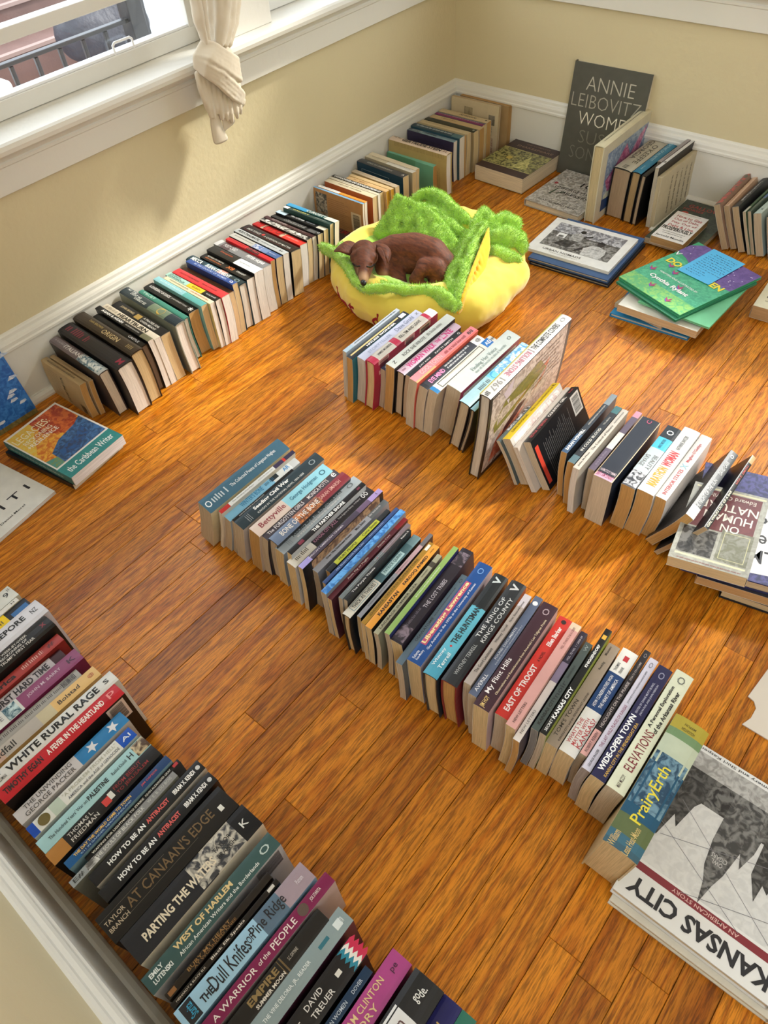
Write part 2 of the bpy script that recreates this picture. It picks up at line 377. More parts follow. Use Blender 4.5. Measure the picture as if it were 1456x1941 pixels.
# seat pad in green fleece
bm = bmesh.new(); ellipsoid(bm, (-.01, -.01, .070), (.225, .225, .038))
lin = []
for (x_, y_) in [OUT[15]] + OUT[0:6]:
    d_ = Vector((x_, y_, 0)) - BC; q_ = d_ * (1 - .098 / d_.length); lin.append((q_.x, q_.y, .070, .054))
chain(bm, lin)
pad = blob('fleece_pad', bm, M_FLEECE, .007, 6, bed)
def fleece(name, pts_list, seed, n, vox=.0055, extra=None, sm=5):
    bm = bmesh.new()
    for pts in pts_list: chain(bm, [(*loc(p[:3]), p[3]) for p in pts])
    if extra: extra(bm)
    o = blob(name, bm, M_FLEECE, vox, sm, bed, disp=(45, .004)); h = tufts(o, n, .0055, M_FLEECE, seed); return o
rim = fleece('fleece_rim', [[(0.2984, -1.0737, 0.125, 0.014), (0.3764, -1.0921, 0.135, 0.016), (0.4518, -1.1296, 0.14, 0.015), (0.5117, -1.1704, 0.14, 0.013), (0.5661, -1.1929, 0.14, 0.012), (0.6043, -1.1704, 0.145, 0.014), (0.6362, -1.1523, 0.15, 0.015), (0.6777, -1.1361, 0.145, 0.013), (0.712, -1.1107, 0.147, 0.015), (0.7469, -1.0984, 0.145, 0.018), (0.7832, -1.1003, 0.14, 0.018), (0.8155, -1.1018, 0.132, 0.015)],
    [(0.3417, -1.0378, 0.118, 0.018), (0.4229, -1.0824, 0.115, 0.018), (0.4816, -1.1173, 0.112, 0.02), (0.5328, -1.1308, 0.11, 0.02), (0.5852, -1.1172, 0.108, 0.02), (0.6424, -1.0942, 0.108, 0.02), (0.6949, -1.0662, 0.112, 0.02), (0.7328, -1.037, 0.115, 0.022)],
    [(0.6918, -1.1201, 0.135, 0.01), (0.7421, -1.104, 0.13, 0.012), (0.8022, -1.1071, 0.125, 0.012)]], 1, 12000)
AP_ = (0.3913, -0.8288, 0.205, 0.006)
base_pts = [(0.3877, -0.9252, 0.12, 0.014), (0.4311, -0.9039, 0.13, 0.014), (0.4732, -0.8801, 0.135, 0.016), (0.5298, -0.8758, 0.14, 0.016), (0.594, -0.8834, 0.14, 0.015), (0.6574, -0.8899, 0.13, 0.012)]
top_pts = [AP_, (0.4187, -0.8304, 0.2, 0.008), (0.4583, -0.82, 0.19, 0.01), (0.5066, -0.8187, 0.18, 0.01), (0.565, -0.8319, 0.165, 0.01), (0.6397, -0.871, 0.145, 0.01)]
strips = []
for i_ in range(6): strips.append([base_pts[i_], top_pts[i_]])
for i_ in range(5): strips.append([base_pts[i_+1], top_pts[i_]])
strips.append(top_pts); strips.append(base_pts); strips.append([AP_, (0.4012, -0.8858, 0.15, 0.01), (0.3961, -0.9192, 0.13, 0.012)])
leaf1 = fleece('lettuce_leaf', strips, 2, 14000)
leaf2 = fleece('lettuce_leaf', [[(0.3849, -0.7419, 0.15, 0.014), (0.3998, -0.7202, 0.165, 0.015), (0.4325, -0.7036, 0.17, 0.016), (0.4855, -0.7175, 0.17, 0.016), (0.5382, -0.7378, 0.16, 0.015), (0.5911, -0.7488, 0.15, 0.014)],
    [(0.4244, -0.7528, 0.14, 0.02), (0.4855, -0.7526, 0.14, 0.022), (0.5629, -0.7818, 0.13, 0.022), (0.6137, -0.7927, 0.12, 0.02)], [(0.4318, -0.7088, 0.14, 0.018), (0.5204, -0.7457, 0.13, 0.02)]], 3, 10000)
wl = [[(0.7059, -0.812, 0.205, 0.007), (0.7162, -0.8822, 0.19, 0.01), (0.7555, -0.9816, 0.175, 0.012), (0.7902, -1.058, 0.155, 0.012), (0.8182, -1.1195, 0.13, 0.01)],
      [(0.6784, -0.8205, 0.185, 0.012), (0.6865, -0.8824, 0.165, 0.014), (0.7123, -0.9604, 0.15, 0.014), (0.7415, -1.0319, 0.14, 0.014)],
      [(0.643, -0.834, 0.14, 0.014), (0.6658, -0.9014, 0.135, 0.014), (0.7083, -0.9942, 0.13, 0.014), (0.7688, -1.0617, 0.125, 0.014)]]
wedge = fleece('fleece_wedge', wl + [[wl[0][i_], wl[1][min(3,i_)]] for i_ in range(5)] + [[wl[1][i_], wl[2][i_]] for i_ in range(4)], 4, 12000)
bm = bmesh.new()
ol = [[(0.7181, -0.8237, 0.195, 0.004), (0.7473, -0.9006, 0.18, 0.006), (0.787, -1.0033, 0.165, 0.007), (0.8148, -1.0822, 0.145, 0.006), (0.8199, -1.1122, 0.12, 0.005)],
      [(0.7499, -0.8677, 0.165, 0.007), (0.7735, -0.9259, 0.145, 0.01), (0.788, -0.9912, 0.135, 0.011), (0.8043, -1.0527, 0.125, 0.01), (0.8193, -1.1043, 0.112, 0.005)]]
for pp in ol: chain(bm, [(*loc(p[:3]), p[3]) for p in pp])
for i_ in range(5): capsule(bm, loc(ol[0][i_][:3]), loc(ol[1][i_][:3]), ol[0][i_][3], ol[1][i_][3])
for f_ in (.25, .5, .75):
  for i_ in range(4):
    a_ = Vector(ol[0][i_][:3])*(1-f_)+Vector(ol[0][i_+1][:3])*f_; b_ = Vector(ol[1][i_][:3])*(1-f_)+Vector(ol[1][i_+1][:3])*f_; capsule(bm, loc(a_), loc(b_), .006, .008)
for i_ in range(4):
    a_ = (Vector(ol[0][i_][:3])+Vector(ol[0][i_+1][:3]))/2; b_ = (Vector(ol[1][i_][:3])+Vector(ol[1][i_+1][:3]))/2
    capsule(bm, loc(a_), loc(b_), .006, .009)
blob('orange_panel', bm, M_CORN, .004, 8, bed)
lobe = fleece('lettuce_leaf', [[(0.6479, -0.7895, 0.17, 0.016), (0.6395, -0.7305, 0.185, 0.013), (0.6777, -0.7524, 0.17, 0.018)], [(0.6932, -0.7523, 0.155, 0.026), (0.7049, -0.7172, 0.175, 0.018), (0.7384, -0.7201, 0.165, 0.022)],
    [(0.7227, -0.8032, 0.15, 0.03), (0.7507, -0.7783, 0.155, 0.034), (0.7722, -0.7499, 0.145, 0.024), (0.797, -0.7641, 0.13, 0.018)], [(0.7595, -0.8432, 0.14, 0.024), (0.7989, -0.8438, 0.14, 0.022), (0.8183, -0.824, 0.13, 0.015)], [(0.6531, -0.7959, 0.15, 0.018), (0.7019, -0.7994, 0.15, 0.024)]], 5, 12000)
# felt letters on the front of the bun
def felt(ch, p, tang, up, sz):
    if ch not in FONT_CACHE: return
    vs, fs, asp = FONT_CACHE[ch]; mb = MB(); p = Vector(p); tang = Vector(tang).normalized(); upv = Vector(up).normalized()
    h = sz * (1.45 if ch in 'hdt' else 1.35 if ch == 'g' else 1)
    for x, y in vs:
        q = p + tang*(x-.5)*h*asp*1.15 + upv*((y-.5)*h + (.22*sz if ch in 'hdt' else -.2*sz if ch == 'g' else 0)); ql = q - BC
        ok, co, no, ix = bun.closest_point_on_mesh(ql); mb.v.append(co + no*.0012)
    mb.f = fs; mb.c = [None]*len(fs)
    o = mb.build('felt_letter', M_RED, bed); m = o.modifiers.new('s', 'SOLIDIFY'); m.thickness = .0015; m.offset = 0
LETTERS = [('h', (0.404, -1.144, 0.05), (0.4502, -1.165, 0.05)), ('o', (0.4447, -1.1597, 0.045), (0.4815, -1.1732, 0.045)), ('t', (0.4815, -1.1732, 0.045), (0.5251, -1.1812, 0.045)),
    ('d', (0.5811, -1.1764, 0.05), (0.6187, -1.1749, 0.05)), ('o', (0.6215, -1.1765, 0.045), (0.6542, -1.172, 0.045)), ('g', (0.6566, -1.1703, 0.045), (0.6846, -1.1629, 0.045))]


# ------------------------------------------------------------------ dog
M_DOG = bpy.data.materials.new('brown_coat'); M_DOG.use_nodes = True
NOSE = Vector((0.5574, -1.1837, 0.15)); CHEST = Vector((0.545, -1.0937, 0.115))
def _dog():
    nt = M_DOG.node_tree; b = nt.nodes['Principled BSDF']; b.inputs['Roughness'].default_value = .62; b.inputs['Sheen Weight'].default_value = .06; b.inputs['Specular IOR Level'].default_value = .3
    N = nt.nodes.new; L = nt.links; g = N('ShaderNodeNewGeometry')
    def ball(c, r0, r1):
        d = N('ShaderNodeVectorMath'); d.operation = 'DISTANCE'; L.new(g.outputs['Position'], d.inputs[0]); d.inputs[1].default_value = c
        m = N('ShaderNodeMapRange'); m.interpolation_type = 'SMOOTHSTEP'; m.inputs[1].default_value = r0; m.inputs[2].default_value = r1; m.inputs[3].default_value = 1; m.inputs[4].default_value = 0
        L.new(d.outputs['Value'], m.inputs[0]); return m.outputs[0]
    tc = N('ShaderNodeTexCoord'); n = N('ShaderNodeTexNoise'); n.inputs['Scale'].default_value = 90; n.inputs['Detail'].default_value = 5; n.inputs['Distortion'].default_value = .6
    mp = N('ShaderNodeMapping'); mp.inputs['Scale'].default_value = (.5, 1.6, 1.4); L.new(tc.outputs['Object'], mp.inputs[0]); L.new(mp.outputs[0], n.inputs['Vector'])
    r = N('ShaderNodeValToRGB'); e = r.color_ramp.elements; e[0].position = .3; e[0].color = srgb('45210f'); e[1].position = .75; e[1].color = srgb('743c1e'); L.new(n.outputs['Fac'], r.inputs[0])
    def over(a, fac, col, k):
        s = N('ShaderNodeMath'); s.operation = 'MULTIPLY'; s.inputs[1].default_value = k; L.new(fac, s.inputs[0])
        m = N('ShaderNodeMix'); m.data_type = 'RGBA'; L.new(s.outputs[0], m.inputs[0]); L.new(a, m.inputs[6]); m.inputs[7].default_value = srgb(col); return m.outputs[2]
    c = over(r.outputs[0], ball(NOSE, .020, .044), 'b08a66', .85)
    c = over(c, ball((0.5139, -1.1603, 0.165), .004, .014), 'a07a58', .6)
    c = over(c, ball((0.5598, -1.1424, 0.165), .004, .014), 'a07a58', .6)
    c = over(c, ball(CHEST, .01, .03), '9a7650', .6)
    L.new(c, b.inputs['Base Color'])
    n2 = N('ShaderNodeTexNoise'); n2.inputs['Scale'].default_value = 900; n2.inputs['Detail'].default_value = 2; L.new(mp.outputs[0], n2.inputs['Vector'])
    bp = N('ShaderNodeBump'); bp.inputs['Strength'].default_value = .35; bp.inputs['Distance'].default_value = .0008; L.new(n2.outputs['Fac'], bp.inputs['Height']); L.new(bp.outputs[0], b.inputs['Normal'])
_dog()
M_EARIN = mat('inner_ear', '4a2a20', .8); M_NOSE = mat('nose_leather', '15110f', .3, .6); M_LID = mat('eye_line', '120b08', .5)
dog = thing('dog', 'small brown dog curled up asleep in the yellow bed, nose on the green rim', 'dog', (.57, -.98, .09))
DL = Vector((.57, -.98, .09))
def D(p): return (p[0]-DL.x, p[1]-DL.y, p[2]-DL.z)
bm = bmesh.new()
def dchain(*pts):
    chain(bm, [(*D(p[:3]), p[3]) for p in pts])
dchain((0.4794, -1.0578, 0.158, 0.026), (0.4928, -1.0325, 0.15, 0.034), (0.5164, -0.9992, 0.148, 0.044), (0.5657, -0.971, 0.15, 0.049), (0.6203, -0.9606, 0.146, 0.049), (0.6609, -0.9651, 0.132, 0.042), (0.6725, -0.9955, 0.115, 0.034))
dchain((0.5211, -1.0137, 0.13, 0.04), (0.5753, -0.9846, 0.125, 0.042), (0.6251, -0.9749, 0.12, 0.04))
dchain((0.5173, -1.0497, 0.13, 0.03), (0.5335, -1.0754, 0.115, 0.02))
dchain((0.6371, -1.0165, 0.145, 0.024), (0.6659, -1.0011, 0.142, 0.028), (0.684, -1.0008, 0.125, 0.024))
dchain((0.6406, -1.0308, 0.142, 0.02), (0.6306, -1.0524, 0.12, 0.017), (0.6578, -1.0494, 0.108, 0.013), (0.6883, -1.0264, 0.105, 0.011))
dchain((0.5392, -1.0486, 0.12, 0.02), (0.5759, -1.066, 0.108, 0.013), (0.5583, -1.0966, 0.106, 0.0095), (0.5362, -1.112, 0.108, 0.0085), (0.5301, -1.1231, 0.11, 0.008))
dchain((0.5639, -1.0387, 0.115, 0.018), (0.5971, -1.0616, 0.103, 0.011), (0.5755, -1.0992, 0.1, 0.0085))
# tail tucked round
dchain((0.6847, -0.997, 0.11, 0.012), (0.6755, -1.0413, 0.1, 0.008), (0.6399, -1.0679, 0.098, 0.005))
# skull, brow, cheeks, muzzle
hc = Vector((0.4784, -1.0872, 0.172)); nose = Vector((0.5529, -1.1782, 0.152))
ellipsoid(bm, D((0.4723, -1.0804, 0.17)), (.036, .035, .030))
ellipsoid(bm, D((0.4769, -1.1132, 0.168)), (.023, .022, .020)); ellipsoid(bm, D((0.5069, -1.0934, 0.168)), (.023, .022, .020))
dchain((0.4954, -1.107, 0.171, 0.03), (0.5158, -1.131, 0.167, 0.024), (0.5345, -1.1558, 0.16, 0.015), (0.55, -1.1746, 0.154, 0.0112))
dchain((0.488, -1.1225, 0.16, 0.017), (0.5144, -1.1497, 0.15, 0.0115), (0.5408, -1.1717, 0.146, 0.008)); dchain((0.5129, -1.106, 0.16, 0.017), (0.5317, -1.1382, 0.15, 0.0115), (0.5481, -1.1668, 0.146, 0.008))
dchain((0.5002, -1.1432, 0.176, 0.0055), (0.5094, -1.1399, 0.179, 0.0055)); dchain((0.5295, -1.1298, 0.179, 0.0055), (0.5364, -1.1224, 0.176, 0.0055))
body = blob('body', bm, M_DOG, .0036, 5, dog)
bm = bmesh.new(); ellipsoid(bm, D((0.5663, -1.1925, 0.161)), (.0098, .0075, .0078)); ellipsoid(bm, D((0.5636, -1.1903, 0.154)), (.0055, .005, .006)); blob('nose', bm, M_NOSE, .0012, 3, dog)
def surf(p):   # put a mark on the coat towards the viewer side of the head
    o_ = Vector((1.79, -2.46, 1.26)); d_ = (Vector(p) - o_).normalized()
    ok, co, no, ix = body.ray_cast(o_ - DL, d_); return (co, no) if ok else (Vector(D(p)), Vector((0, 0, 1)))
def slit(name, pts, r):
    bm = bmesh.new(); q = [surf(p) for p in pts]
    for (a, na), (b2, nb_) in zip(q[:-1], q[1:]): capsule(bm, a + na*.0002, b2 + nb_*.0002, r, r, 8)
    me = bpy.data.meshes.new(name); bm.to_mesh(me); bm.free(); me.materials.append(M_LID); me.polygons.foreach_set('use_smooth', [True]*len(me.polygons))
    o = bpy.data.objects.new(name, me); COL.objects.link(o); o.parent = dog
slit('closed_eye', [(0.4898, -1.1478, 0.17), (0.5019, -1.1526, 0.17), (0.5098, -1.1506, 0.17), (0.513, -1.1453, 0.17)], .0024)
slit('closed_eye', [(0.5319, -1.1359, 0.17), (0.5397, -1.1339, 0.17), (0.5424, -1.1257, 0.17), (0.5421, -1.1163, 0.17)], .0024)
slit('mouth_line', [(0.55, -1.1949, 0.15), (0.5615, -1.1994, 0.15), (0.5692, -1.1973, 0.15), (0.5735, -1.1914, 0.15), (0.57, -1.1784, 0.15)], .0006)
def ear(pts, inner):
    """folded flap: rows of points from root to tip"""
    mb = MB(); n = len(pts[0])
    for row in pts: mb.v += [D(p) for p in row]
    for i in range(len(pts)-1):
        for j in range(n-1): a = i*n+j; mb.f.append((a, a+1, a+n+1, a+n)); mb.c.append(None)
    o = mb.build('ear', M_DOG if not inner else M_EARIN, dog, smooth=True)
    s = o.modifiers.new('sub', 'SUBSURF'); s.levels = 2; s.render_levels = 2
    m = o.modifiers.new('sol', 'SOLIDIFY'); m.thickness = .0022; m.offset = 0
    return o
ear([[(0.457, -1.1131, 0.168), (0.4476, -1.0948, 0.174), (0.4471, -1.0731, 0.178)],
     [(0.438, -1.1343, 0.182), (0.4248, -1.1094, 0.19), (0.4247, -1.0823, 0.19)],
     [(0.4273, -1.138, 0.182), (0.4223, -1.1271, 0.188), (0.4152, -1.0988, 0.19)],
     [(0.4038, -1.1362, 0.172), (0.4064, -1.1294, 0.176), (0.4063, -1.1175, 0.18)]], False)
ear([[(0.4601, -1.1169, 0.166), (0.452, -1.1071, 0.17), (0.4477, -1.088, 0.174)], [(0.4342, -1.1229, 0.172), (0.4279, -1.1152, 0.176), (0.4267, -1.1042, 0.18)], [(0.4266, -1.1294, 0.176), (0.4229, -1.1227, 0.178), (0.4229, -1.1176, 0.182)]], True)
ear([[(0.4869, -1.0478, 0.18), (0.506, -1.0589, 0.18), (0.5207, -1.0726, 0.172)],
     [(0.5043, -1.0423, 0.186), (0.5304, -1.062, 0.186), (0.5424, -1.0796, 0.176)],
     [(0.5231, -1.0351, 0.182), (0.5444, -1.047, 0.18), (0.5606, -1.079, 0.172)],
     [(0.5372, -1.037, 0.168), (0.5513, -1.0567, 0.166), (0.562, -1.0889, 0.158)]], False)
ear([[(0.5082, -1.0699, 0.186), (0.5218, -1.0627, 0.19)], [(0.5312, -1.0837, 0.184), (0.5423, -1.0739, 0.186)], [(0.5529, -1.0922, 0.176), (0.5578, -1.0865, 0.178)], [(0.5712, -1.1058, 0.168), (0.5747, -1.1055, 0.169)]], False)


# ------------------------------------------------------------------ books
FONT_CACHE = {}; BOLD = set()
def text_meshes(strings):
    tmp = []
    for s in strings:
        cu = bpy.data.curves.new('t', 'FONT'); cu.body = s.lstrip('^!'); cu.size = 1; cu.resolution_u = 2; cu.offset = -.016 if s[0] == '^' else .032 if s in BOLD else .008
        o = bpy.data.objects.new('t', cu); COL.objects.link(o); tmp.append((s, o))
    dg = bpy.context.evaluated_depsgraph_get(); dg.update()
    for s, o in tmp:
        me = o.evaluated_get(dg).to_mesh()
        vs = [(v.co.x, v.co.y) for v in me.vertices]; fs = [tuple(p.vertices) for p in me.polygons]
        if vs:
            x0 = min(v[0] for v in vs); x1 = max(v[0] for v in vs); y0 = min(v[1] for v in vs); y1 = max(v[1] for v in vs)
            FONT_CACHE[s] = ([((x-x0)/(x1-x0+1e-9), (y-y0)/(y1-y0+1e-9)) for x, y in vs], fs, (x1-x0)/(y1-y0+1e-9))
        o.evaluated_get(dg).to_mesh_clear()
    for s, o in tmp:
        cu = o.data; bpy.data.objects.remove(o); bpy.data.curves.remove(cu)

class Book:
    def __init__(s, l, t, w, kind, spine, side, page, bands=(), bend=0, mw=None, label='', group=None, seed=0, z=None, name='book'):
        s.l, s.t, s.w, s.kind, s.bend = l, t, w, kind, bend
        s.root = thing(name, label, 'book', mw=mw, group=group); s.rev = False
        s.layers = {}; s.n = 0; s.rng = random.Random(seed)
        hard = kind == 'h'; s.c = .0026 if hard else .0005; s.ov = .003 if hard else .0004
        s.bulge = min(.004, t*.10) if hard else min(.0012, t*.04)
        s.cover(spine, side, bands); s.pages(page)
    def yb(s, z):   # sideways bend of the block at height z
        q = (s.w - z) / s.w
        return s.bend * (math.sin(q * PI * 1.3))
    def zs(s, y):   # top of the spine at depth y in [-t, 0]
        u = abs((y + s.t/2) / (s.t/2)); return s.w - s.bulge * u ** 3.2
    def cover(s, spine, side, bands):
        K = 7; t, w, c = s.t, s.w, s.c
        outp = []; inp = []
        zt = w - s.bulge
        for k in range(K+1):
            z = zt * k / K; outp.append((0 + s.yb(z), z)); inp.append((-c + s.yb(z), min(z, zt-c)))
        ns = 6
        for k in range(1, ns):
            y = -t * k / ns; outp.append((y + s.yb(w), s.zs(y))); inp.append((max(-t+c, min(-c, y)) + s.yb(w), s.zs(y) - c))
        for k in range(K, -1, -1):
            z = zt * k / K; outp.append((-t + s.yb(z), z)); inp.append((-t + c + s.yb(z), min(z, zt-c)))
        xs = [0.0, s.l]
        bl = []
        for a, b, col in bands:
            x0, x1 = (s.l*(1-b), s.l*(1-a)) if s.revrow else (s.l*a, s.l*b)
            bl.append((x0, x1, col)); xs += [x0, x1]
        xs = sorted(set(round(x, 5) for x in xs)); mb = MB(); n = len(outp)
        for x in xs:
            mb.v += [(x, y, z) for y, z in outp]
        for i in range(len(xs)-1):
            xm = (xs[i]+xs[i+1])/2; sc = spine
            for x0, x1, col in bl:
                if x0 <= xm <= x1: sc = col
            for k in range(n-1):
                sp = K <= k < K+ns
                a = i*n + k; mb.f.append((a, a+1, a+n+1, a+n)); mb.c.append(sc if sp else side)
        o = len(mb.v)
        for x in (0.0, s.l): mb.v += [(x, y, z) for y, z in inp]
        for k in range(n-1):
            a = o + k; mb.f.append((a+n, a+n+1, a+1, a)); mb.c.append('d8d2c4' if s.kind == 'p' else side)
            f = k; mb.f.append((f+1, f, o+k, o+k+1)); mb.c.append('cfc8b8' if s.kind == 'p' else side)
            f2 = (len(xs)-1)*n + k; mb.f.append((f2, f2+1, o+n+k+1, o+n+k)); mb.c.append('cfc8b8' if s.kind == 'p' else side)
        last = (len(xs)-1)*n
        mb.f.append((0, last, o+n, o)); mb.c.append(side); mb.f.append((n-1, o+n-1, o+2*n-1, last+n-1)); mb.c.append(side)
        s.cov = mb.build('cover', M_COVER, s.root)
    def pages(s, col):
        K = 9; c, t, w, ov = s.c, s.t, s.w, s.ov; z0 = ov; z1 = w - s.bulge - c*1.0; y0, y1 = -t+c+.0002, -c-.0002
        mb = MB(); off = s.rng.uniform(0, 50); rr = s.rng
        amp = min(.0012, t*.05) if s.kind == 'p' else .0002
        J = 3
        for x in (ov, s.l-ov):
            for k in range(K+1):
                z = z0 + (z1-z0)*k/K
                for j in range(J+1):
                    y = y1 + (y0-y1)*j/J
                    e = amp * math.sin(k*1.7 + off) * (1-k/K) if 0 < j < J else 0
                    mb.v.append((x, y + s.yb(z) + e, z)); mb.lf.append((y + off, z + off, x*.2))
        S = (K+1)*(J+1)
        for side in (0, 1):
            for k in range(K):
                for j in range(J):
                    a = side*S + k*(J+1) + j; q = (a, a+1, a+J+2, a+J+1)
                    mb.f.append(q if side else q[::-1]); mb.c.append(col)
        for j in range(J): mb.f.append((j, j+1, S+j+1, S+j)); mb.c.append(col)
        for j in range(J): a = K*(J+1)+j; mb.f.append((a+1, a, S+a, S+a+1)); mb.c.append(col)
        for k in range(K):
            a = k*(J+1); mb.f.append((a, S+a, S+a+J+1, a+J+1)); mb.c.append(col)
            a += J; mb.f.append((a, a+J+1, S+a+J+1, S+a)); mb.c.append(col)
        mb.build('page_block', M_PAGE, s.root)
    # ---- marks. side 'T' spine: u along the reading direction 0..l, v up of letters, centred; 'S'/'R' covers: u right, v up, in metres
    def P(s, side, u, v, h):
        if side == 'T':
            y = -s.t/2 + (-v if s.revrow else v); x = s.l - u if s.revrow else u
            return (x, y + s.yb(s.w), s.zs(max(-s.t, min(0, y))) + h)
        if side == 'S': return (s.l - u, h + s.yb(v), v)
        return (u, -s.t - h + s.yb(v), v)
    def layer(s, pic):
        s.n += 1; h = .00012 + .000015 * s.n
        nm = pic if pic != 'picture' else 'picture#%d' % s.n
        if nm not in s.layers: s.layers[nm] = MB()
        return s.layers[nm], h
    def rect(s, side, u0, u1, v0, v1, col, col2=None, nm='printed_mark'):
        mb, h = s.layer('picture' if col2 else nm)
        nv = 5 if side == 'T' else max(1, int((v1-v0)/s.w*7))
        for k in range(nv):
            a, b = v0+(v1-v0)*k/nv, v0+(v1-v0)*(k+1)/nv
            q = [s.P(side, u0, a, h), s.P(side, u1, a, h), s.P(side, u1, b, h), s.P(side, u0, b, h)]
            mb.quad(*q, col, col2)
    def poly(s, side, pts, col, nm='printed_mark', col2=None):
        mb, h = s.layer('picture' if col2 else nm); n = len(mb.v)
        mb.v += [s.P(side, u, v, h+.0002) for u, v in pts]; mb.f.append(tuple(range(n, n+len(pts)))); mb.c.append(col); mb.c2.append(col2)
    def disc(s, side, u, v, r, col, k=18, star=False, col2=None):
        if star: pts = [(u + (r if i % 2 else r*.42)*math.cos(PI*i/5+.3), v + (r if i % 2 else r*.42)*math.sin(PI*i/5+.3)) for i in range(10)]
        else: pts = [(u+r*math.cos(2*PI*i/k), v+r*math.sin(2*PI*i/k)) for i in range(k)]
        s.poly(side, pts, col, col2=col2)
    def text(s, side, string, uc, vc, wd, ht, col, rot=0, dist=None):
        dist = dist or .00045 + .000015 * s.n
        s.n += 1; mb = s.layers.setdefault(getattr(s, 'para', None) or 'lettering#%d' % s.n, MB())
        ca, sa = math.cos(rad(rot)), math.sin(rad(rot)); n = len(mb.v)
        if set(string) == {'~'}:
            u = -wd/2; r = s.rng; quads = []
            while u < wd/2:
                wl = min(r.uniform(.9, 3.2)*ht*.6, wd/2-u)
                if wl > ht*.2: quads.append((u, u+wl))
                u += wl + ht*.35
            for a, b in quads:
                x = a
                while x < b:
                    w1 = min(ht*.16, b-x); hh = ht*r.choice((.32, .32, .5))
                    pts = [(x, -ht*.32), (x+w1, -ht*.32), (x+w1, hh), (x, hh)]
                    q = [s.P(side, uc + p*ca - q_*sa, vc + p*sa + q_*ca, dist) for p, q_ in pts]; k = len(mb.v)
                    mb.v += q; mb.f.append((k, k+1, k+2, k+3)); mb.c.append(col); x += ht*.34
            return
        if string not in FONT_CACHE: return
        vs, fs, asp = FONT_CACHE[string]
        for x, y in vs:
            p, q = (x-.5)*wd, (y-.5)*ht
            mb.v.append(s.P(side, uc + p*ca - q*sa, vc + p*sa + q*ca, dist))
        mb.f += [tuple(n+i for i in f) for f in fs]; mb.c += [col]*len(fs)
    def frame(s, side, u0, u1, v0, v1, col, th=.0007):
        s.rect(side, u0, u1, v0, v0+th, col); s.rect(side, u0, u1, v1-th, v1, col); s.rect(side, u0, u0+th, v0, v1, col); s.rect(side, u1-th, u1, v0, v1, col)
    def bars(s, side, u0, u1, v0, v1, col, vert=True):
        mb, h = s.layer('barcode'); h += .0003; r = s.rng; x = u0 if vert else v0; e = u1 if vert else v1
        while x < e:
            wd = r.choice((.0005, .0009, .0014))
            q = [(x, v0), (x+wd, v0), (x+wd, v1), (x, v1)] if vert else [(u0, x), (u1, x), (u1, x+wd), (u0, x+wd)]
            mb.quad(*[s.P(side, a, b, h) for a, b in q], col); x += wd + r.choice((.0006, .001))
    def lines(s, side, u0, u1, v0, v1, col, step=.0042, ht=.0018, along=True):
        s.para = 'small_print#%d' % s.n; y = v1 - step if along else u0 + step
        while (y > v0 if along else y < u1):
            if along: e = u1 - s.rng.random()*.25*(u1-u0); s.text(side, '~', (u0+e)/2, y, e-u0, ht, col, 0, .0003)
            else: e = v1 - s.rng.random()*.25*(v1-v0); s.text(side, '~', y, (v0+e)/2, e-v0, ht, col, 90, .0003)
            y += -step if along else step
        s.para = None
    def finish(s):
        for nm, mb in s.layers.items():
            pic = nm.startswith('picture'); m = M_PIC if pic else M_INK
            if pic:
                while len(mb.c2) < len(mb.f): mb.c2.append(None)
            else: mb.c2 = []
            mb.build(nm.split('#')[0], m, s.cov)
Book.revrow = False

ORD = 'first second third fourth fifth sixth seventh eighth ninth tenth eleventh twelfth thirteenth fourteenth fifteenth sixteenth seventeenth eighteenth nineteenth twentieth'.split()
TENS = {20: 'twent', 30: 'thirt', 40: 'fort'}
def ordinal(n):
    if n <= 20: return ORD[n-1]
    return TENS[n//10*10] + ('ieth' if n % 10 == 0 else 'y-' + ORD[n % 10 - 1])
ROWN = {'A': ('along the window wall', 'books in the row along the window wall'), 'B': ('in the row before the dog bed', 'books in the row in front of the dog bed'),
        'C': ('in the middle row', 'books in the long middle row'), 'D': ('in the bottom left row', 'books in the row at the bottom left'),
        'E': ('in the art book cluster', 'art books standing by the far wall'), 'F': ('in the leaning group at the right edge', 'leaning books at the right edge by the far wall')}
def dim(h):  # darkens pale colours of the sunlit row to offset overexposure by the sun
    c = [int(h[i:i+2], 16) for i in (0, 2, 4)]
    return h if sum(c) < 560 else '%02x%02x%02x' % tuple(int(v*.9) for v in c)
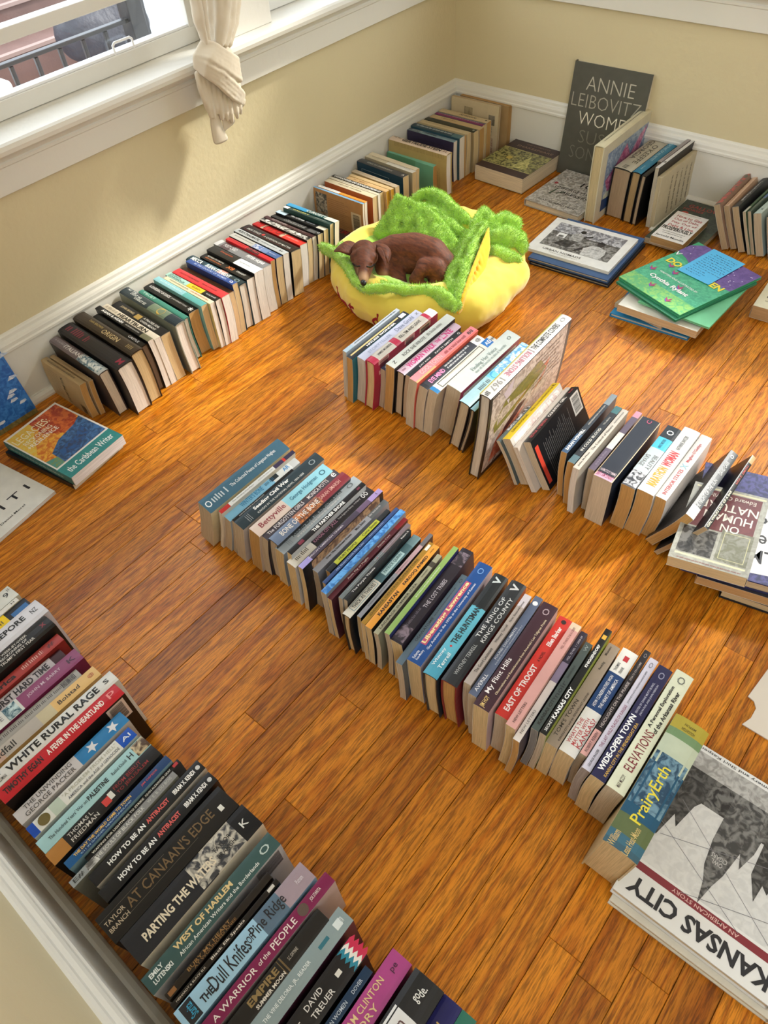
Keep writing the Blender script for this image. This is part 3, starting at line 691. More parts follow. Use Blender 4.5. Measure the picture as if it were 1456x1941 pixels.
BOOKS = [
('A',0,0.2084,-1.9001,0.0013,179.7,4.0,0.178,0.0189,0.108,0.0023, ('p', 'b39a74', 'c8ad80', 'c59a5f', 'tan paperback with its yellowed back cover and barcode showing', [], [('~', 0.1, 0.8, 0.45, 0, '5c4a33')], [('text', 'S', 'EYE OF THE SUN', 0.45, 0.52, 0.1, 0.85, '1c1814'), ('lines', 'S', 0.12, 0.42, 0.15, 0.9, '7a6040'), ('bar', 'S', 0.8, 0.93, 0.05, 0.3, '1c1814')])),
('A',1,0.216,-1.8776,0.0009,179.7,4.0,0.178,0.0131,0.108,0.0012, ('p', 'b09672', 'bba07a', 'c59a5f', 'tan paperback with a faded plain spine', [], [('~', 0.3, 0.7, 0.4, 0, '8a7350')], [])),
('A',2,0.2603,-1.8489,0,178.3,-2.7,0.2334,0.0293,0.1428,-0.0004, ('h', '6f6468', '3a3436', 'e6dccb', 'jacketed hardback with grey lettering and a blue and white swirl on its spine', [(0.62, 0.86, '4f7384'), (0.86, 1, 'b8bcba')], [('ITALIANS', 0.25, 0.6, 0.5, 0, 'd8d4d0'), ('~', 0.05, 0.25, 0.3, 0, 'aaa2a0')], [('swirl', 'T', 0.55, 0.95, '3b6478', 'd9dcd8')])),
('A',3,0.2979,-1.8157,0,178.4,-2.5,0.2739,0.0474,0.1552,-0.0018, ('h', '2b292b', '242325', 'efe8dd', 'thick black hardback with dark red script on the spine', [], [('M', 0.9, 0.97, 0.5, 0, '8a2238'), ('~', 0.06, 0.4, 0.7, 0, '7a2437')], [])),
('A',4,0.2916,-1.7652,0,178.1,-2.3,0.2676,0.0378,0.1639,-0.0026, ('h', '3b3026', '2a221c', 'd9bf90', 'thick dark brown hardback with gold lettering on the spine', [], [('ORIGIN', 0.45, 0.72, 0.5, -0.05, 'c9b483'), ('DAN BROWN', 0.2, 0.42, 0.24, 0.12, 'b09a5e'), ('~', 0.85, 0.97, 0.6, 0, '8f7c50')], [])),
('A',5,0.2676,-1.7212,0,177.8,-2.1,0.2238,0.0212,0.1487,-0.0027, ('h', '151414', '141313', '8a7764', 'low black hardback sunk between its taller neighbours', [], [('CASTLE', 0.7, 0.9, 0.4, 0, 'cfcfcf')], [])),
('A',6,0.2724,-1.6991,0,177.6,-1.8,0.2465,0.0164,0.1556,-0.002, ('p', '1d1c1d', '1d1c1d', 'efe8dd', 'thin black paperback with white lettering on the spine', [(0.84, 1, '6f6d55')], [('AGAIN & AGAIN', 0.1, 0.5, 0.6, 0, 'f0efec'), ('~', 0.55, 0.8, 0.4, 0, 'c9c6bf')], [])),
('A',7,0.2741,-1.6819,0,177.4,-1.5,0.2461,0.0188,0.1505,-0.0007, ('p', 'd9cdb8', 'd9cdb8', 'efe8dd', 'cream paperback with big black lettering on the spine', [], [('HEARTBURN', 0.28, 0.82, 0.8, 0, '151413'), ('~', 0.04, 0.25, 0.7, 0, '8a7e6a')], [])),
('A',8,0.2737,-1.6622,0,177.1,-1.1,0.2325,0.029,0.1483,0.0008, ('p', '1b1c1f', '1b1c1f', 'd9bf90', 'black paperback with a small gold medallion on the spine', [], [('JOHN IRVING', 0.12, 0.38, 0.4, 0, 'cbb78e'), ('A PRAYER FOR', 0.55, 0.85, 0.3, 0.2, 'd8d5cc'), ('OWEN MEANY', 0.55, 0.85, 0.3, -0.2, 'd8d5cc')], [('rect', 'T', 0.42, 0.52, -0.3, 0.3, 'a98b4a')])),
('A',9,0.2849,-1.6202,0,177.2,-0.6,0.2609,0.0322,0.1615,0.0021, ('h', '2e3a40', '93988a', 'efe8dd', 'hardback with a dark night sky spine and a gold seal', [(0.5, 0.8, '6d7d68'), (0.8, 1, '26323a')], [('ALL THE', 0.04, 0.2, 0.3, 0.3, 'dfe2dc'), ('LIGHT WE', 0.14, 0.32, 0.3, 0.05, 'dfe2dc'), ('CANNOT SEE', 0.24, 0.44, 0.3, -0.2, 'dfe2dc')], [('disc', 'T', 0.68, 0.045, 'b79a4e')])),
('A',10,0.2479,-1.569,0,176.9,-0.2,0.2158,0.0164,0.1362,0.0028, ('h', '3f8272', '2f6a5e', 'e6dccb', 'green hardback with pale lettering beside the night sky spine', [], [('TRUST', 0.05, 0.35, 0.55, 0, 'bcd6c6')], [])),
('A',11,0.2385,-1.5447,0.0002,177.2,0.3,0.2145,0.0328,0.1348,0.0026, ('p', '191919', '191919', 'c59a5f', 'thick black paperback with white lettering and red page edges', [], [('A CONFEDERACY OF DUNCES', 0.05, 0.5, 0.36, 0, 'e4e2de'), ('JOHN KENNEDY TOOLE', 0.52, 0.85, 0.24, 0, 'bdbbb6'), ('*', 0.9, 0.97, 0.6, 0, 'e4e2de')], [])),
('A',12,0.2542,-1.5114,0.0002,177.2,0.6,0.2234,0.0199,0.1451,0.0017, ('p', '8ec3cb', '7fb5b4', 'd9bf90', 'pale turquoise paperback', [(0.6, 1, '5fa8a4')], [('~', 0.1, 0.55, 0.4, 0, 'd8f0f0')], [])),
('A',13,0.2659,-1.491,0.0003,177.5,1.0,0.2137,0.0157,0.145,0.0003, ('p', 'ddd5b4', 'd7c98c', 'efe8dd', 'thin cream paperback with red and black lettering', [], [('~', 0.1, 0.5, 0.45, 0, '55513c'), ('~', 0.55, 0.92, 0.45, 0, 'b0352c')], [])),
('A',14,0.2692,-1.4748,0.0004,178.2,1.3,0.226,0.0186,0.1455,-0.0012, ('p', 'a6d2c6', '1d1d1d', 'efe8dd', 'paperback whose spine runs from mint to a yellow sunburst to black', [(0.42, 0.72, 'e3c22f'), (0.72, 1, '1c1b1b')], [('ON EARTH', 0.04, 0.25, 0.4, 0.2, '20403c'), ('GORGEOUS', 0.04, 0.36, 0.4, -0.2, '20403c'), ('OCEAN', 0.5, 0.66, 0.4, 0, '7a6410'), ('~', 0.78, 0.95, 0.4, 0, 'd0d0d0')], [])),
('A',15,0.273,-1.4558,0.0008,178.3,1.7,0.2217,0.0269,0.1468,-0.0023, ('p', 'd13a3f', 'c8363b', 'efe8dd', 'scarlet paperback with dark lettering on the spine', [], [('DAYS AT THE MORISAKI', 0.1, 0.48, 0.28, 0, '7d1a22'), ('~', 0.55, 0.85, 0.28, 0, '7d1a22')], [])),
('A',16,0.2634,-1.4287,0.0008,178.0,2.1,0.2165,0.022,0.1387,-0.0028, ('p', '5a3a24', '3f2a1c', 'd9bf90', 'brown paperback standing lower behind the royal blue spine', [], [], [])),
('A',17,0.2629,-1.4063,0.0008,178.3,2.5,0.2087,0.0174,0.1559,-0.0024, ('p', '2f4d8f', '2a437c', 'd9bf90', 'royal blue paperback with pale lettering on the spine', [], [('IN THE COUNTRY OF WOMEN', 0.15, 0.82, 0.5, 0, 'b9c8ea'), ('O', 0.9, 0.96, 0.6, 0, 'ffffff')], [])),
('A',18,0.2639,-1.3879,0.0014,177.9,2.7,0.2399,0.0302,0.144,-0.0013, ('h', '27515e', '1d3a44', 'e6dccb', 'teal hardback with large white lettering on the spine', [(0.0, 0.3, '1d3842'), (0.55, 0.68, 'c78a7c'), (0.68, 1, '1c2e33')], [('MECCA', 0.05, 0.25, 0.6, 0, 'ecf0ee'), ('SUSAN STRAIGHT', 0.33, 0.78, 0.6, 0, 'ecf0ee'), ('O', 0.86, 0.94, 0.5, 0, '8fa8ac')], [])),
('A',19,0.2652,-1.3573,0.0014,177.8,2.9,0.2125,0.027,0.1448,0.0001, ('p', '191818', '191818', 'efe8dd', 'black paperback with orange and white lettering on the spine', [], [('BETWEEN TWO MOONS', 0.08, 0.42, 0.3, 0.2, 'e8e6de'), ('~', 0.08, 0.42, 0.3, -0.2, 'd2743a'), ('X8', 0.52, 0.66, 0.6, 0, 'e07a3e'), ('STRAIGHT', 0.72, 0.9, 0.3, 0, 'e8e6de')], [])),
('A',20,0.2689,-1.3301,0.0019,177.5,3.2,0.2166,0.0327,0.1527,0.0016, ('p', '1d1c1c', '1a1919', 'efe8dd', 'black paperback with a white label at the room end of its spine', [(0.56, 1, 'eef0ef')], [('Deception', 0.2, 0.45, 0.35, 0.1, 'c75a34'), ('~', 0.62, 0.85, 0.25, 0, '9a9a9a')], [])),
('A',21,0.2605,-1.2922,0.0021,176.7,3.7,0.2277,0.0325,0.146,0.0026, ('p', '87888b', '7d7e80', 'efe8dd', 'grey photographic paperback with white lettering', [(0.0, 0.08, 'd8d8da'), (0.12, 0.3, '5b4a50')], [('PETER HUJAR', 0.6, 0.94, 0.6, 0, 'f2f2f2'), ('POST CARD', 0.15, 0.4, 0.5, 0, 'e6e6e6')], [])),
('A',22,0.2598,-1.2599,0.0011,176.5,4.2,0.2086,0.0155,0.1512,0.0028, ('p', 'd2262f', 'c2202a', 'c59a5f', 'slim red paperback with dark script on the spine', [(0.45, 0.72, '3c2225')], [('~', 0.05, 0.4, 0.4, 0.1, '6b1016'), ('LOST PARTY', 0.42, 0.74, 0.7, 0, 'e0525a')], [])),
('A',23,0.2595,-1.2397,0.0021,176.4,4.8,0.218,0.0246,0.1485,0.0022, ('p', 'c9c8c2', '1c1b1c', 'd9bf90', 'paperback with a white and blue spine, black covers', [(0.5, 0.78, '7b93c0'), (0.78, 1, '4d689c')], [('~', 0.06, 0.45, 0.3, 0, '8a8a86'), ('~', 0.8, 0.93, 0.3, 0, 'dfe6f2')], [('tiles', 'T', 0.48, 0.66, '5c7bb8', 'dfe4ee')])),
('A',24,0.2623,-1.2155,0.0021,176.5,5.5,0.2287,0.0222,0.1495,0.0009, ('p', 'c3c8c9', '1b1b1b', 'efe8dd', 'white paperback with bold black lettering, black covers', [], [('POST-TRAUMATIC', 0.05, 0.48, 0.6, 0, '222324'), ('~', 0.52, 0.82, 0.35, 0, '5a5c5e'), ('H', 0.88, 0.93, 0.4, 0, '222324')], [])),
('A',25,0.2641,-1.185,0.0039,176.9,6.0,0.2374,0.0375,0.1407,-0.0006, ('p', '151313', '151313', 'd9bf90', 'thick black paperback framed with a dark red line on the spine', [], [('AMOR TOWLES', 0.08, 0.34, 0.3, -0.1, 'dcd8d2'), ('A QUESTION OF MATTER', 0.42, 0.92, 0.3, -0.15, 'dcd8d2')], [('frame', 'T', 0.05, 0.95, '7c2a30'), ('disc', 'T', 0.38, 0.006, 'c43a3c')])),
('A',26,0.25,-1.1352,0.0031,177.3,6.4,0.2196,0.0279,0.1347,-0.0019, ('p', 'c8201f', 'a51b1e', 'efe8dd', 'red paperback with a band of beige and white letters', [(0.0, 0.1, 'b11a1c'), (0.62, 1, 'dd3a32')], [('TIE IT UP', 0.08, 0.6, 0.7, 0, '7f0f12'), ('~', 0.66, 0.9, 0.3, 0, 'f5c2b8')], [('rect', 'T', 0.17, 0.22, -0.5, 0.5, 'cdb59a'), ('rect', 'T', 0.56, 0.62, -0.5, 0.5, 'cdb59a')])),
('A',27,0.2514,-1.1073,0.0024,177.7,6.8,0.2154,0.0204,0.139,-0.0027, ('p', 'e6e2dc', '191919', 'd9bf90', 'paperback with a spine of black blots on white', [], [], [('blots', 'T', 0.0, 1, '161616', 'e8e4dc')])),
('A',28,0.2536,-1.0869,0.002,178.6,7.0,0.2176,0.0164,0.1394,-0.0027, ('p', '43282a', '3a2225', 'e6dccb', 'dark maroon paperback with grey lettering on the spine', [], [('KETTLEHEN', 0.15, 0.45, 0.55, 0, 'b9a8a4'), ('~', 0.5, 0.85, 0.35, 0, 'a08c88')], [])),
('A',29,0.2606,-1.0702,0.0028,179.2,7.3,0.2068,0.0218,0.1406,-0.0019, ('p', '262626', '222222', 'd9bf90', 'charcoal paperback with a grey square on the spine', [(0.76, 0.92, '5c5c5c')], [('A MASTERCLASS OF', 0.25, 0.7, 0.3, 0.18, 'b8b8b6'), ('A SURPRISING RANGE', 0.25, 0.7, 0.3, -0.18, 'b8b8b6'), ('o', 0.94, 0.98, 0.5, 0, 'c0c0c0')], [('bar', 'R', 0.0, 0.1, 0.3, 0.9, 'dddddd')])),
('A',30,0.2645,-1.0479,0.0025,179.8,7.4,0.2086,0.0194,0.1459,-0.0005, ('p', '16181b', '16181b', 'd9bf90', 'black paperback with a pale blue patch by the wall end', [(0.0, 0.2, 'b9d3e6'), (0.84, 1, 'c9c5b4')], [("Tim O'Brien", 0.28, 0.56, 0.6, 0.05, 'eef1f2'), ('~', 0.6, 0.8, 0.5, 0, '9aa0a4')], [])),
('A',31,0.27,-1.0253,0.002,180.1,7.5,0.2009,0.0152,0.1555,0.001, ('p', '2f4440', '24423f', 'd9bf90', 'dark green paperback with a yellow green title', [(0.0, 0.1, 'e5e5e2')], [('GALLERY', 0.15, 0.55, 0.5, 0.1, 'd8d47a'), ('~', 0.65, 0.9, 0.3, 0, 'b8c2bc')], [])),
('A',32,0.2754,-1.0094,0.0026,180.3,7.6,0.2085,0.0193,0.1558,0.0022, ('p', '22504f', '1f4546', 'e6dccb', 'blue and teal paperback with jumbled white letters', [(0.0, 0.42, '2f8fc0'), (0.78, 1, 'c9d0c4')], [('CURIOSITY', 0.4, 0.78, 0.8, 0, 'e8ece8')], [])),
('A',33,0.2431,-0.8304,0.0003,179.9,2.0,0.2175,0.0082,0.135,0.0028, ('p', '79a9cc', 'b98552', 'e6dccb', 'pale blue spined paperback with an orange back cover and barcode', [], [('~', 0.85, 0.95, 0.4, 0, '3f7098')], [('pic', 'S', 0.04, 0.27, 0.35, 0.92, '4a443e', 'b8a894'), ('lines', 'S', 0.3, 0.72, 0.15, 0.9, '7d4e2a'), ('rect', 'S', 0.76, 0.96, 0.15, 0.72, 'dcc29c'), ('bar', 'S', 0.8, 0.93, 0.2, 0.66, '2a2420')])),
('A',34,0.2423,-0.8196,0.0004,179.7,2.0,0.2074,0.0118,0.135,0.0025, ('p', 'e5e1d8', 'c9a06a', 'e6dccb', 'slim white and orange paperback behind the pale blue spine', [(0.45, 1, 'dc8f3a')], [('~', 0.05, 0.4, 0.4, 0, '888888')], [])),
('A',35,0.2433,-0.7818,0.0008,179.2,2.0,0.214,0.0225,0.135,0.0015, ('p', 'd6c9ac', 'a35a35', 'd9bf90', 'cream paperback with rust coloured covers', [], [('DANCING THE DREAM', 0.25, 0.72, 0.4, 0, '6a604c')], [])),
('A',36,0.2456,-0.7586,0.0004,178.7,2.0,0.2216,0.0115,0.135,0.0001, ('p', 'd5ccb6', 'cfc4aa', 'efe8dd', 'slim cream paperback with faint lettering', [], [('~', 0.2, 0.8, 0.35, 0, '6b6352')], [])),
('A',37,0.243,-0.7465,0.0006,178.8,2.0,0.2183,0.0175,0.135,-0.0014, ('p', '191919', 'd3c39e', 'd9bf90', 'paperback with white capitals on a black spine stripe', [], [('UNDERACHIEVERS AND BOUNDLESS DREAM CO', 0.04, 0.98, 0.7, 0, 'e5e3dd')], [])),
('A',38,0.254,-0.7284,0.0006,179.0,2.0,0.1764,0.0183,0.135,-0.0025, ('p', 'cba878', 'cba878', 'b98a2c', 'tan paperback with brown capitals', [], [('NO  MERCY', 0.15, 0.5, 0.6, 0, '8b6338')], [])),
('A',39,0.2581,-0.7094,0.0006,178.8,2.0,0.1855,0.0159,0.135,-0.0028, ('p', 'c8ab7c', 'b58f3a', 'b98a2c', 'ochre paperback tucked behind the tan capitals', [], [], [])),
('A',40,0.2607,-0.6892,0.0007,177.0,2.0,0.2003,0.0197,0.135,-0.0023, ('p', 'b3a188', 'a89878', 'd9bf90', 'greyish tan paperback with a worn spine', [], [('~', 0.1, 0.85, 0.3, 0, '857456')], [])),
('A',41,0.2391,-0.6223,0.001,176.7,2.0,0.2151,0.0278,0.135,-0.0011, ('p', '3a3a3c', '1d3c50', 'd9bf90', 'deep teal paperback with charcoal spine', [], [('KING OF GEOGRAPHY', 0.18, 0.72, 0.34, 0, 'b7b3aa'), ('A', 0.92, 0.97, 0.5, 0, 'e9e6e0')], [('frame', 'S', 0.1, 0.7, '9aa6ad')])),
('A',42,0.245,-0.5794,0.0007,176.7,2.0,0.221,0.0201,0.135,0.0004, ('p', 'e2ded3', 'b3a68c', 'd9bf90', 'off-white paperback with worn tan covers', [(0.0, 0.45, 'c9bea4')], [('~', 0.1, 0.9, 0.3, 0.2, '55513f')], [])),
('A',43,0.2413,-0.5587,0.0007,176.9,2.0,0.2173,0.0211,0.135,0.0018, ('p', 'd9cbae', 'c0a576', 'd9bf90', 'plain cream paperback with yellowed pages', [], [], [])),
('A',44,0.2374,-0.4517,0.0006,178.4,1.0,0.2134,0.0358,0.1051,0.0026, ('p', '7fc4ae', '6fae92', 'c59a5f', 'mint green paperback', [], [], [('rect', 'S', 0.0, 0.62, 0.2, 1, '5d9a78')])),
('A',45,0.279,-0.4304,0,180.1,0.0,0.255,0.0326,0.1475,0.0027, ('h', 'd9c2ac', 'b59f68', 'efe8dd', 'tall buff hardback with heavy black capitals on the spine', [], [('THE YALE', 0.03, 0.18, 0.36, 0.15, '5a4b40'), ('GERTRUDE STEIN', 0.2, 0.86, 0.62, 0, '171514'), ('H', 0.9, 0.95, 0.4, 0, '6b3d36')], [('lines2', 'S', 0.08, 0.95, 0.88, 0.98, '4d4128'), ('lines2', 'S', 0.6, 0.9, 0.1, 0.75, '4d4128')])),
('A',46,0.2323,-0.3255,0,180.0,0.0,0.2083,0.0207,0.1405,0.002, ('p', '728890', '34304a', 'e6dccb', 'large purple paperback with a blue grey spine', [(0.0, 0.25, '59646c')], [('REFLECTIONS', 0.08, 0.3, 0.5, 0, 'b8c4c4'), ('THE TENSE', 0.35, 0.6, 0.5, 0, '233036')], [('frame', 'S', 0.25, 0.8, '171424')])),
('A',47,0.2425,-0.3042,0,180.0,0.0,0.2185,0.0291,0.1475,0.0007, ('p', '25404d', '2c4a58', 'e6dccb', 'dark slate blue paperback with white lettering', [(0.82, 1, '4b6b70')], [('~', 0.08, 0.8, 0.5, 0, 'c9d2d2')], [])),
('A',48,0.2402,-0.2745,0,180.2,0.0,0.2144,0.0126,0.1461,-0.0008, ('p', '9c8d6e', 'a08f6c', 'c59a5f', 'olive tan paperback with a worn spine', [], [], [])),
('A',49,0.2422,-0.2613,0,180.1,0.0,0.2129,0.0239,0.1464,-0.0021, ('p', 'c3b08a', 'b5a07a', 'd9bf90', 'buff paperback with a fine printed line', [], [('~', 0.1, 0.8, 0.3, 0, '8c7b5b')], [])),
('A',50,0.2482,-0.2286,0,179.9,0.0,0.2242,0.0298,0.1419,-0.0028, ('p', '2e3128', 'a38f68', 'd9bf90', 'black green paperback with pale covers', [], [('.', 0.93, 0.97, 0.4, 0, '9aa090')], [])),
('A',51,0.2489,-0.193,0,180.3,0.0,0.2249,0.029,0.1391,-0.0026, ('p', 'c0a67c', 'b89c70', 'c59a5f', 'sandy paperback beside the purple striped spine', [], [('~', 0.2, 0.5, 0.3, 0, '6f5b3d')], [])),
('A',52,0.2395,-0.1624,0,180.1,0.0,0.2155,0.025,0.1396,-0.0017, ('p', '7a2a5e', '55606c', 'd9bf90', 'magenta and slate striped paperback', [], [('~', 0.05, 0.9, 0.4, 0, 'c496ae')], [('rect', 'T', 0.0, 1, 0.15, 0.5, '5b6a78')])),
('A',53,0.241,-0.1367,0,180.2,0.0,0.217,0.0288,0.1414,-0.0003, ('p', 'c9b48f', 'bfa67c', 'c59a5f', 'thick cream paperback with black script on the spine', [], [('Aristotle', 0.4, 0.75, 0.6, 0, '2c261c'), ('.', 0.92, 0.96, 0.3, 0, '2c261c')], [])),
('B',0,0.6969,-1.4418,0.0012,90.9,5.9,0.2141,0.0118,0.1549,-0.0001, ('p', 'c5ced8', 'b9c2cc', 'e6dccb', 'thin pale blue paperback with a speckled spine', [(0.0, 0.14, '9fb4c2')], [('~', 0.18, 0.95, 0.5, 0, '39424c')], [])),
('B',1,0.7163,-1.4497,0.0019,91.1,5.9,0.2287,0.0189,0.1493,-0.0015, ('p', '22262b', '1f6a78', 'c59a5f', 'black spined paperback with a yellow stripe and teal cover', [(0.8, 1, '23262a')], [('HITLESS WONDER', 0.14, 0.9, 0.36, -0.24, 'f0f0ee')], [('rect', 'T', 0.04, 0.86, 0.05, 0.28, 'd9be7c'), ('rect', 'T', 0.88, 0.97, -0.3, 0.3, 'e4e4e0'), ('lines2', 'R', 0.02, 0.3, 0.1, 0.85, '3f8a90')])),
('B',2,0.7366,-1.4329,0.0027,91.0,6.0,0.2362,0.0254,0.1469,-0.0025, ('p', 'cfd4ea', 'c2c7da', 'efe8dd', 'pale lavender paperback with grey lettering', [], [('STORYTELLER', 0.12, 0.5, 0.4, 0, '8f9ab4'), ('Dave Grohl', 0.58, 0.88, 0.6, 0, '6f7892'), ('Z', 0.93, 0.97, 0.3, 0, '555555')], [])),
('B',3,0.7693,-1.4407,0.0031,90.9,6.2,0.257,0.0285,0.1587,-0.0028, ('h', 'd8d0c4', 'a52a44', 'd9bf90', 'crimson hardback with cream spine labels and barcodes on its cover', [(0.0, 0.08, 'b42c48'), (0.34, 0.42, 'b42c48'), (0.85, 0.9, 'b42c48'), (0.9, 1, 'ece8e0')], [('JAMES MCBRIDE', 0.12, 0.33, 0.36, 0, '242120'), ("KILL 'EM AND LEAVE", 0.45, 0.78, 0.4, 0, '242120')], [('rect', 'R', 0.06, 0.22, 0.72, 0.99, 'd99a92'), ('bar', 'R', 0.08, 0.2, 0.75, 0.96, '3a2a2a'), ('rect', 'R', 0.46, 0.62, 0.72, 0.99, 'd99a92'), ('bar', 'R', 0.48, 0.6, 0.75, 0.96, '3a2a2a'), ('rect', 'R', 0.7, 0.88, 0.7, 0.97, 'd8b08c'), ('bar', 'R', 0.72, 0.86, 0.74, 0.93, '3a2a2a')])),
('B',4,0.7987,-1.4182,0.0016,90.8,6.4,0.185,0.0143,0.1306,-0.0022, ('p', '3a3d55', 'c98f8f', 'c9b9a0', 'low paperback with pink cover sunk between crimson and white', [(0.2, 1, 'd8cfc8')], [('~', 0.05, 0.2, 0.5, 0, 'e0e0e0')], [])),
('B',5,0.8182,-1.4231,0.0031,90.3,6.7,0.246,0.0266,0.1572,-0.001, ('p', 'dfe2da', '1d1c1d', 'c59a5f', 'white spined paperback with black covers', [], [('ROCK SHE WROTE', 0.2, 0.56, 0.42, 0, '50504c'), ('~', 0.6, 0.85, 0.5, 0, '6b6b66'), ('Z', 0.05, 0.09, 0.4, 0, '222222')], [])),
('B',6,0.8462,-1.4162,0.003,90.6,7.0,0.2328,0.0242,0.1454,0.0005, ('h', 'e9c9d9', '16181b', 'c9b9a0', 'hardback with hot pink lettering on a pale pink spine, black boards', [], [('WOMAN WALK', 0.12, 0.58, 0.74, 0, 'cc2f7c'), ('THE', 0.6, 0.68, 0.45, 0, 'cc2f7c'), ('LINE', 0.7, 0.88, 0.8, 0, 'cc2f7c'), ('~', 0.03, 0.1, 0.4, 0, '996677')], [])),
('B',7,0.8719,-1.4141,0.0023,90.6,7.4,0.2107,0.0175,0.144,0.0019, ('p', '212326', '1f2022', 'c9b9a0', 'black paperback with small white capitals on the spine', [], [('JUST KIDS', 0.18, 0.42, 0.34, 0, 'e4e2de'), ('PATTI SMITH', 0.5, 0.84, 0.36, 0, 'e4e2de'), ('G', 0.94, 0.98, 0.4, 0, 'e4e2de')], [])),
('B',8,0.8949,-1.4325,0.0033,90.2,7.9,0.2469,0.0239,0.1572,0.0027, ('p', 'e4848a', 'e06a5a', 'c9b9a0', 'coral pink paperback with black dots of print at the far end', [], [('COOL TOWN', 0.12, 0.45, 0.6, 0.1, 'f4b6b4'), ('~', 0.5, 0.84, 0.5, 0, '7c2e34'), ('88', 0.88, 0.96, 0.5, 0, '2a1a1a')], [('rect', 'T', 0.0, 0.3, -0.5, -0.3, 'e09a62'), ('rect', 'T', 0.3, 1, -0.5, -0.3, 'e85c4c')])),
('B',9,0.9212,-1.4286,0.0036,90.2,8.6,0.2345,0.0241,0.1468,0.0027, ('p', '33343c', 'cfc0b4', 'c9b9a0', 'dark slate paperback with pink and white title', [(0.0, 0.05, '26272c'), (0.86, 1, 'e8e6e2')], [('EYE MIND', 0.1, 0.34, 0.62, 0, 'e58ab4'), ('~', 0.38, 0.8, 0.32, 0.2, 'eeeeee'), ('~', 0.38, 0.7, 0.32, -0.15, 'eeeeee'), ('@', 0.9, 0.97, 0.6, 0, '333333')], [])),
('B',10,0.948,-1.4289,0.0039,90.4,9.2,0.2462,0.0241,0.15,0.0019, ('p', 'e9e4d6', 'bfae98', 'c9b9a0', 'cream paperback with a black framed label and blue ends', [(0.0, 0.05, '2d74a8'), (0.84, 0.95, '1f6bb0')], [('~', 0.2, 0.7, 0.2, 0.2, 'a89c84'), ('AEI', 0.86, 0.94, 0.5, 0, 'ffffff'), ('HH', 0.95, 1, 0.4, 0, '333333')], [('frame2', 'T', 0.1, 0.8, '2a2a2a')])),
('B',11,0.9753,-1.3989,0.0067,90.6,9.8,0.2528,0.0391,0.155,0.0006, ('p', 'cfd6d2', 'a34a64', 'c9b9a0', 'thick grey green paperback with a magenta bordered cover', [], [('Finding Her Voice', 0.3, 0.7, 0.42, 0.05, '7c8a86'), ('~', 0.3, 0.8, 0.25, -0.22, '8a9692'), ('O', 0.88, 0.93, 0.3, 0, '5f6e6a')], [('rect', 'R', 0.06, 0.95, 0.02, 0.9, 'cdd2c8'), ('lines2', 'R', 0.1, 0.7, 0.65, 0.85, '6c6a66'), ('bar', 'R', 0.82, 0.93, 0.6, 0.86, '555555')])),
('B',12,1.029,-1.4279,0.0052,90.7,10.4,0.2603,0.0288,0.1569,-0.0009, ('h', 'a9cfdb', '1d2022', 'c9b9a0', 'pale aqua hardback with a marbled blue far end, black boards', [(0.4, 0.55, '6fbcd8'), (0.55, 1, '8dbfe0')], [('~', 0.22, 0.4, 0.6, 0, '4a5a62')], [('swirl', 'T', 0.5, 1, '4f95c8', 'cfe6ef'), ('disc', 'T', 0.47, 0.03, '2f93c0')])),
('B',13,1.061,-1.4302,0.0022,90.5,10.6,0.1987,0.0119,0.152,-0.0022, ('h', '8fb6c4', '22262a', 'c9b9a0', 'low black boarded hardback with a pale blue spine', [], [], [])),
('B',14,1.1261,-1.4804,0.002,91.4,4.3,0.3349,0.0265,0.2575,-0.0028, ('h', 'ddd9d4', '2a2622', 'e6dccb', 'very tall pop magazine cover annual with red and black title on a white spine', [], [('1967', 0.07, 0.2, 0.7, 0, '8c8986', 180), ('ROLLING STONE', 0.24, 0.52, 0.62, 0, 'b8667c', 180), ('|', 0.53, 0.55, 0.8, 0, '8a7a7a'), ('THE COMPLETE COVERS', 0.56, 0.88, 0.62, 0, '2c2a2a'), ('O', 0.92, 0.97, 0.5, 0, '999999'), ('~', 0.01, 0.05, 0.6, 0, '444444')], [('art', 'R')])),
('B',15,1.2287,-1.443,0,92.7,-27.3,0.136,0.0088,0.125,-0.0026, ('p', '5c6a6c', '4a5658', 'c9b9a0', 'short grey paperback leaning at the bottom of the yellow one', [], [], [('tiles', 'T', 0.3, 1, 'dddddd', '222222')])),
('B',16,1.2393,-1.4334,0,92.7,-27.3,0.2266,0.0213,0.1285,-0.0016, ('p', 'dfc236', 'd9d2c8', 'c9b9a0', 'bright yellow spined paperback leaning left', [], [('CAROLYN FORCHE', 0.12, 0.42, 0.36, 0, '6a5714'), ('What You Have Heard Is True', 0.48, 0.92, 0.4, 0, '6a5714'), ('R', 0.94, 0.98, 0.5, 0, '6a5714')], [('pic', 'R', 0.05, 0.95, 0.5, 0.95, 'c9b4ae', 'e9e2da')])),
('B',17,1.2712,-1.4401,0,92.7,-27.3,0.2395,0.0124,0.1262,-0.0001, ('p', 'd9cfc6', 'd6cbc0', 'efe8dd', 'off-white paperback leaning against the yellow spine', [], [('~', 0.1, 0.6, 0.4, 0, 'a88c84')], [])),
('B',18,1.2867,-1.4193,0,92.7,-27.3,0.2212,0.0194,0.1336,0.0013, ('p', '202022', '18181a', 'c9b9a0', 'black paperback leaning left with a barcode on its back cover', [], [("EDNA O'BRIEN", 0.08, 0.4, 0.5, 0, 'c2525a'), ('COUNTRY GIRL', 0.44, 0.8, 0.5, 0, 'e9e6e2'), ('~', 0.88, 0.96, 0.4, 0, 'c2525a')], [('rect', 'R', 0.8, 0.97, 0.6, 0.98, 'c9c6c0'), ('bar', 'R', 0.82, 0.95, 0.64, 0.94, '222222'), ('lines2', 'R', 0.15, 0.72, 0.1, 0.9, '8a8684'), ('rect', 'R', 0.03, 0.09, 0.1, 0.85, 'c8412e')])),
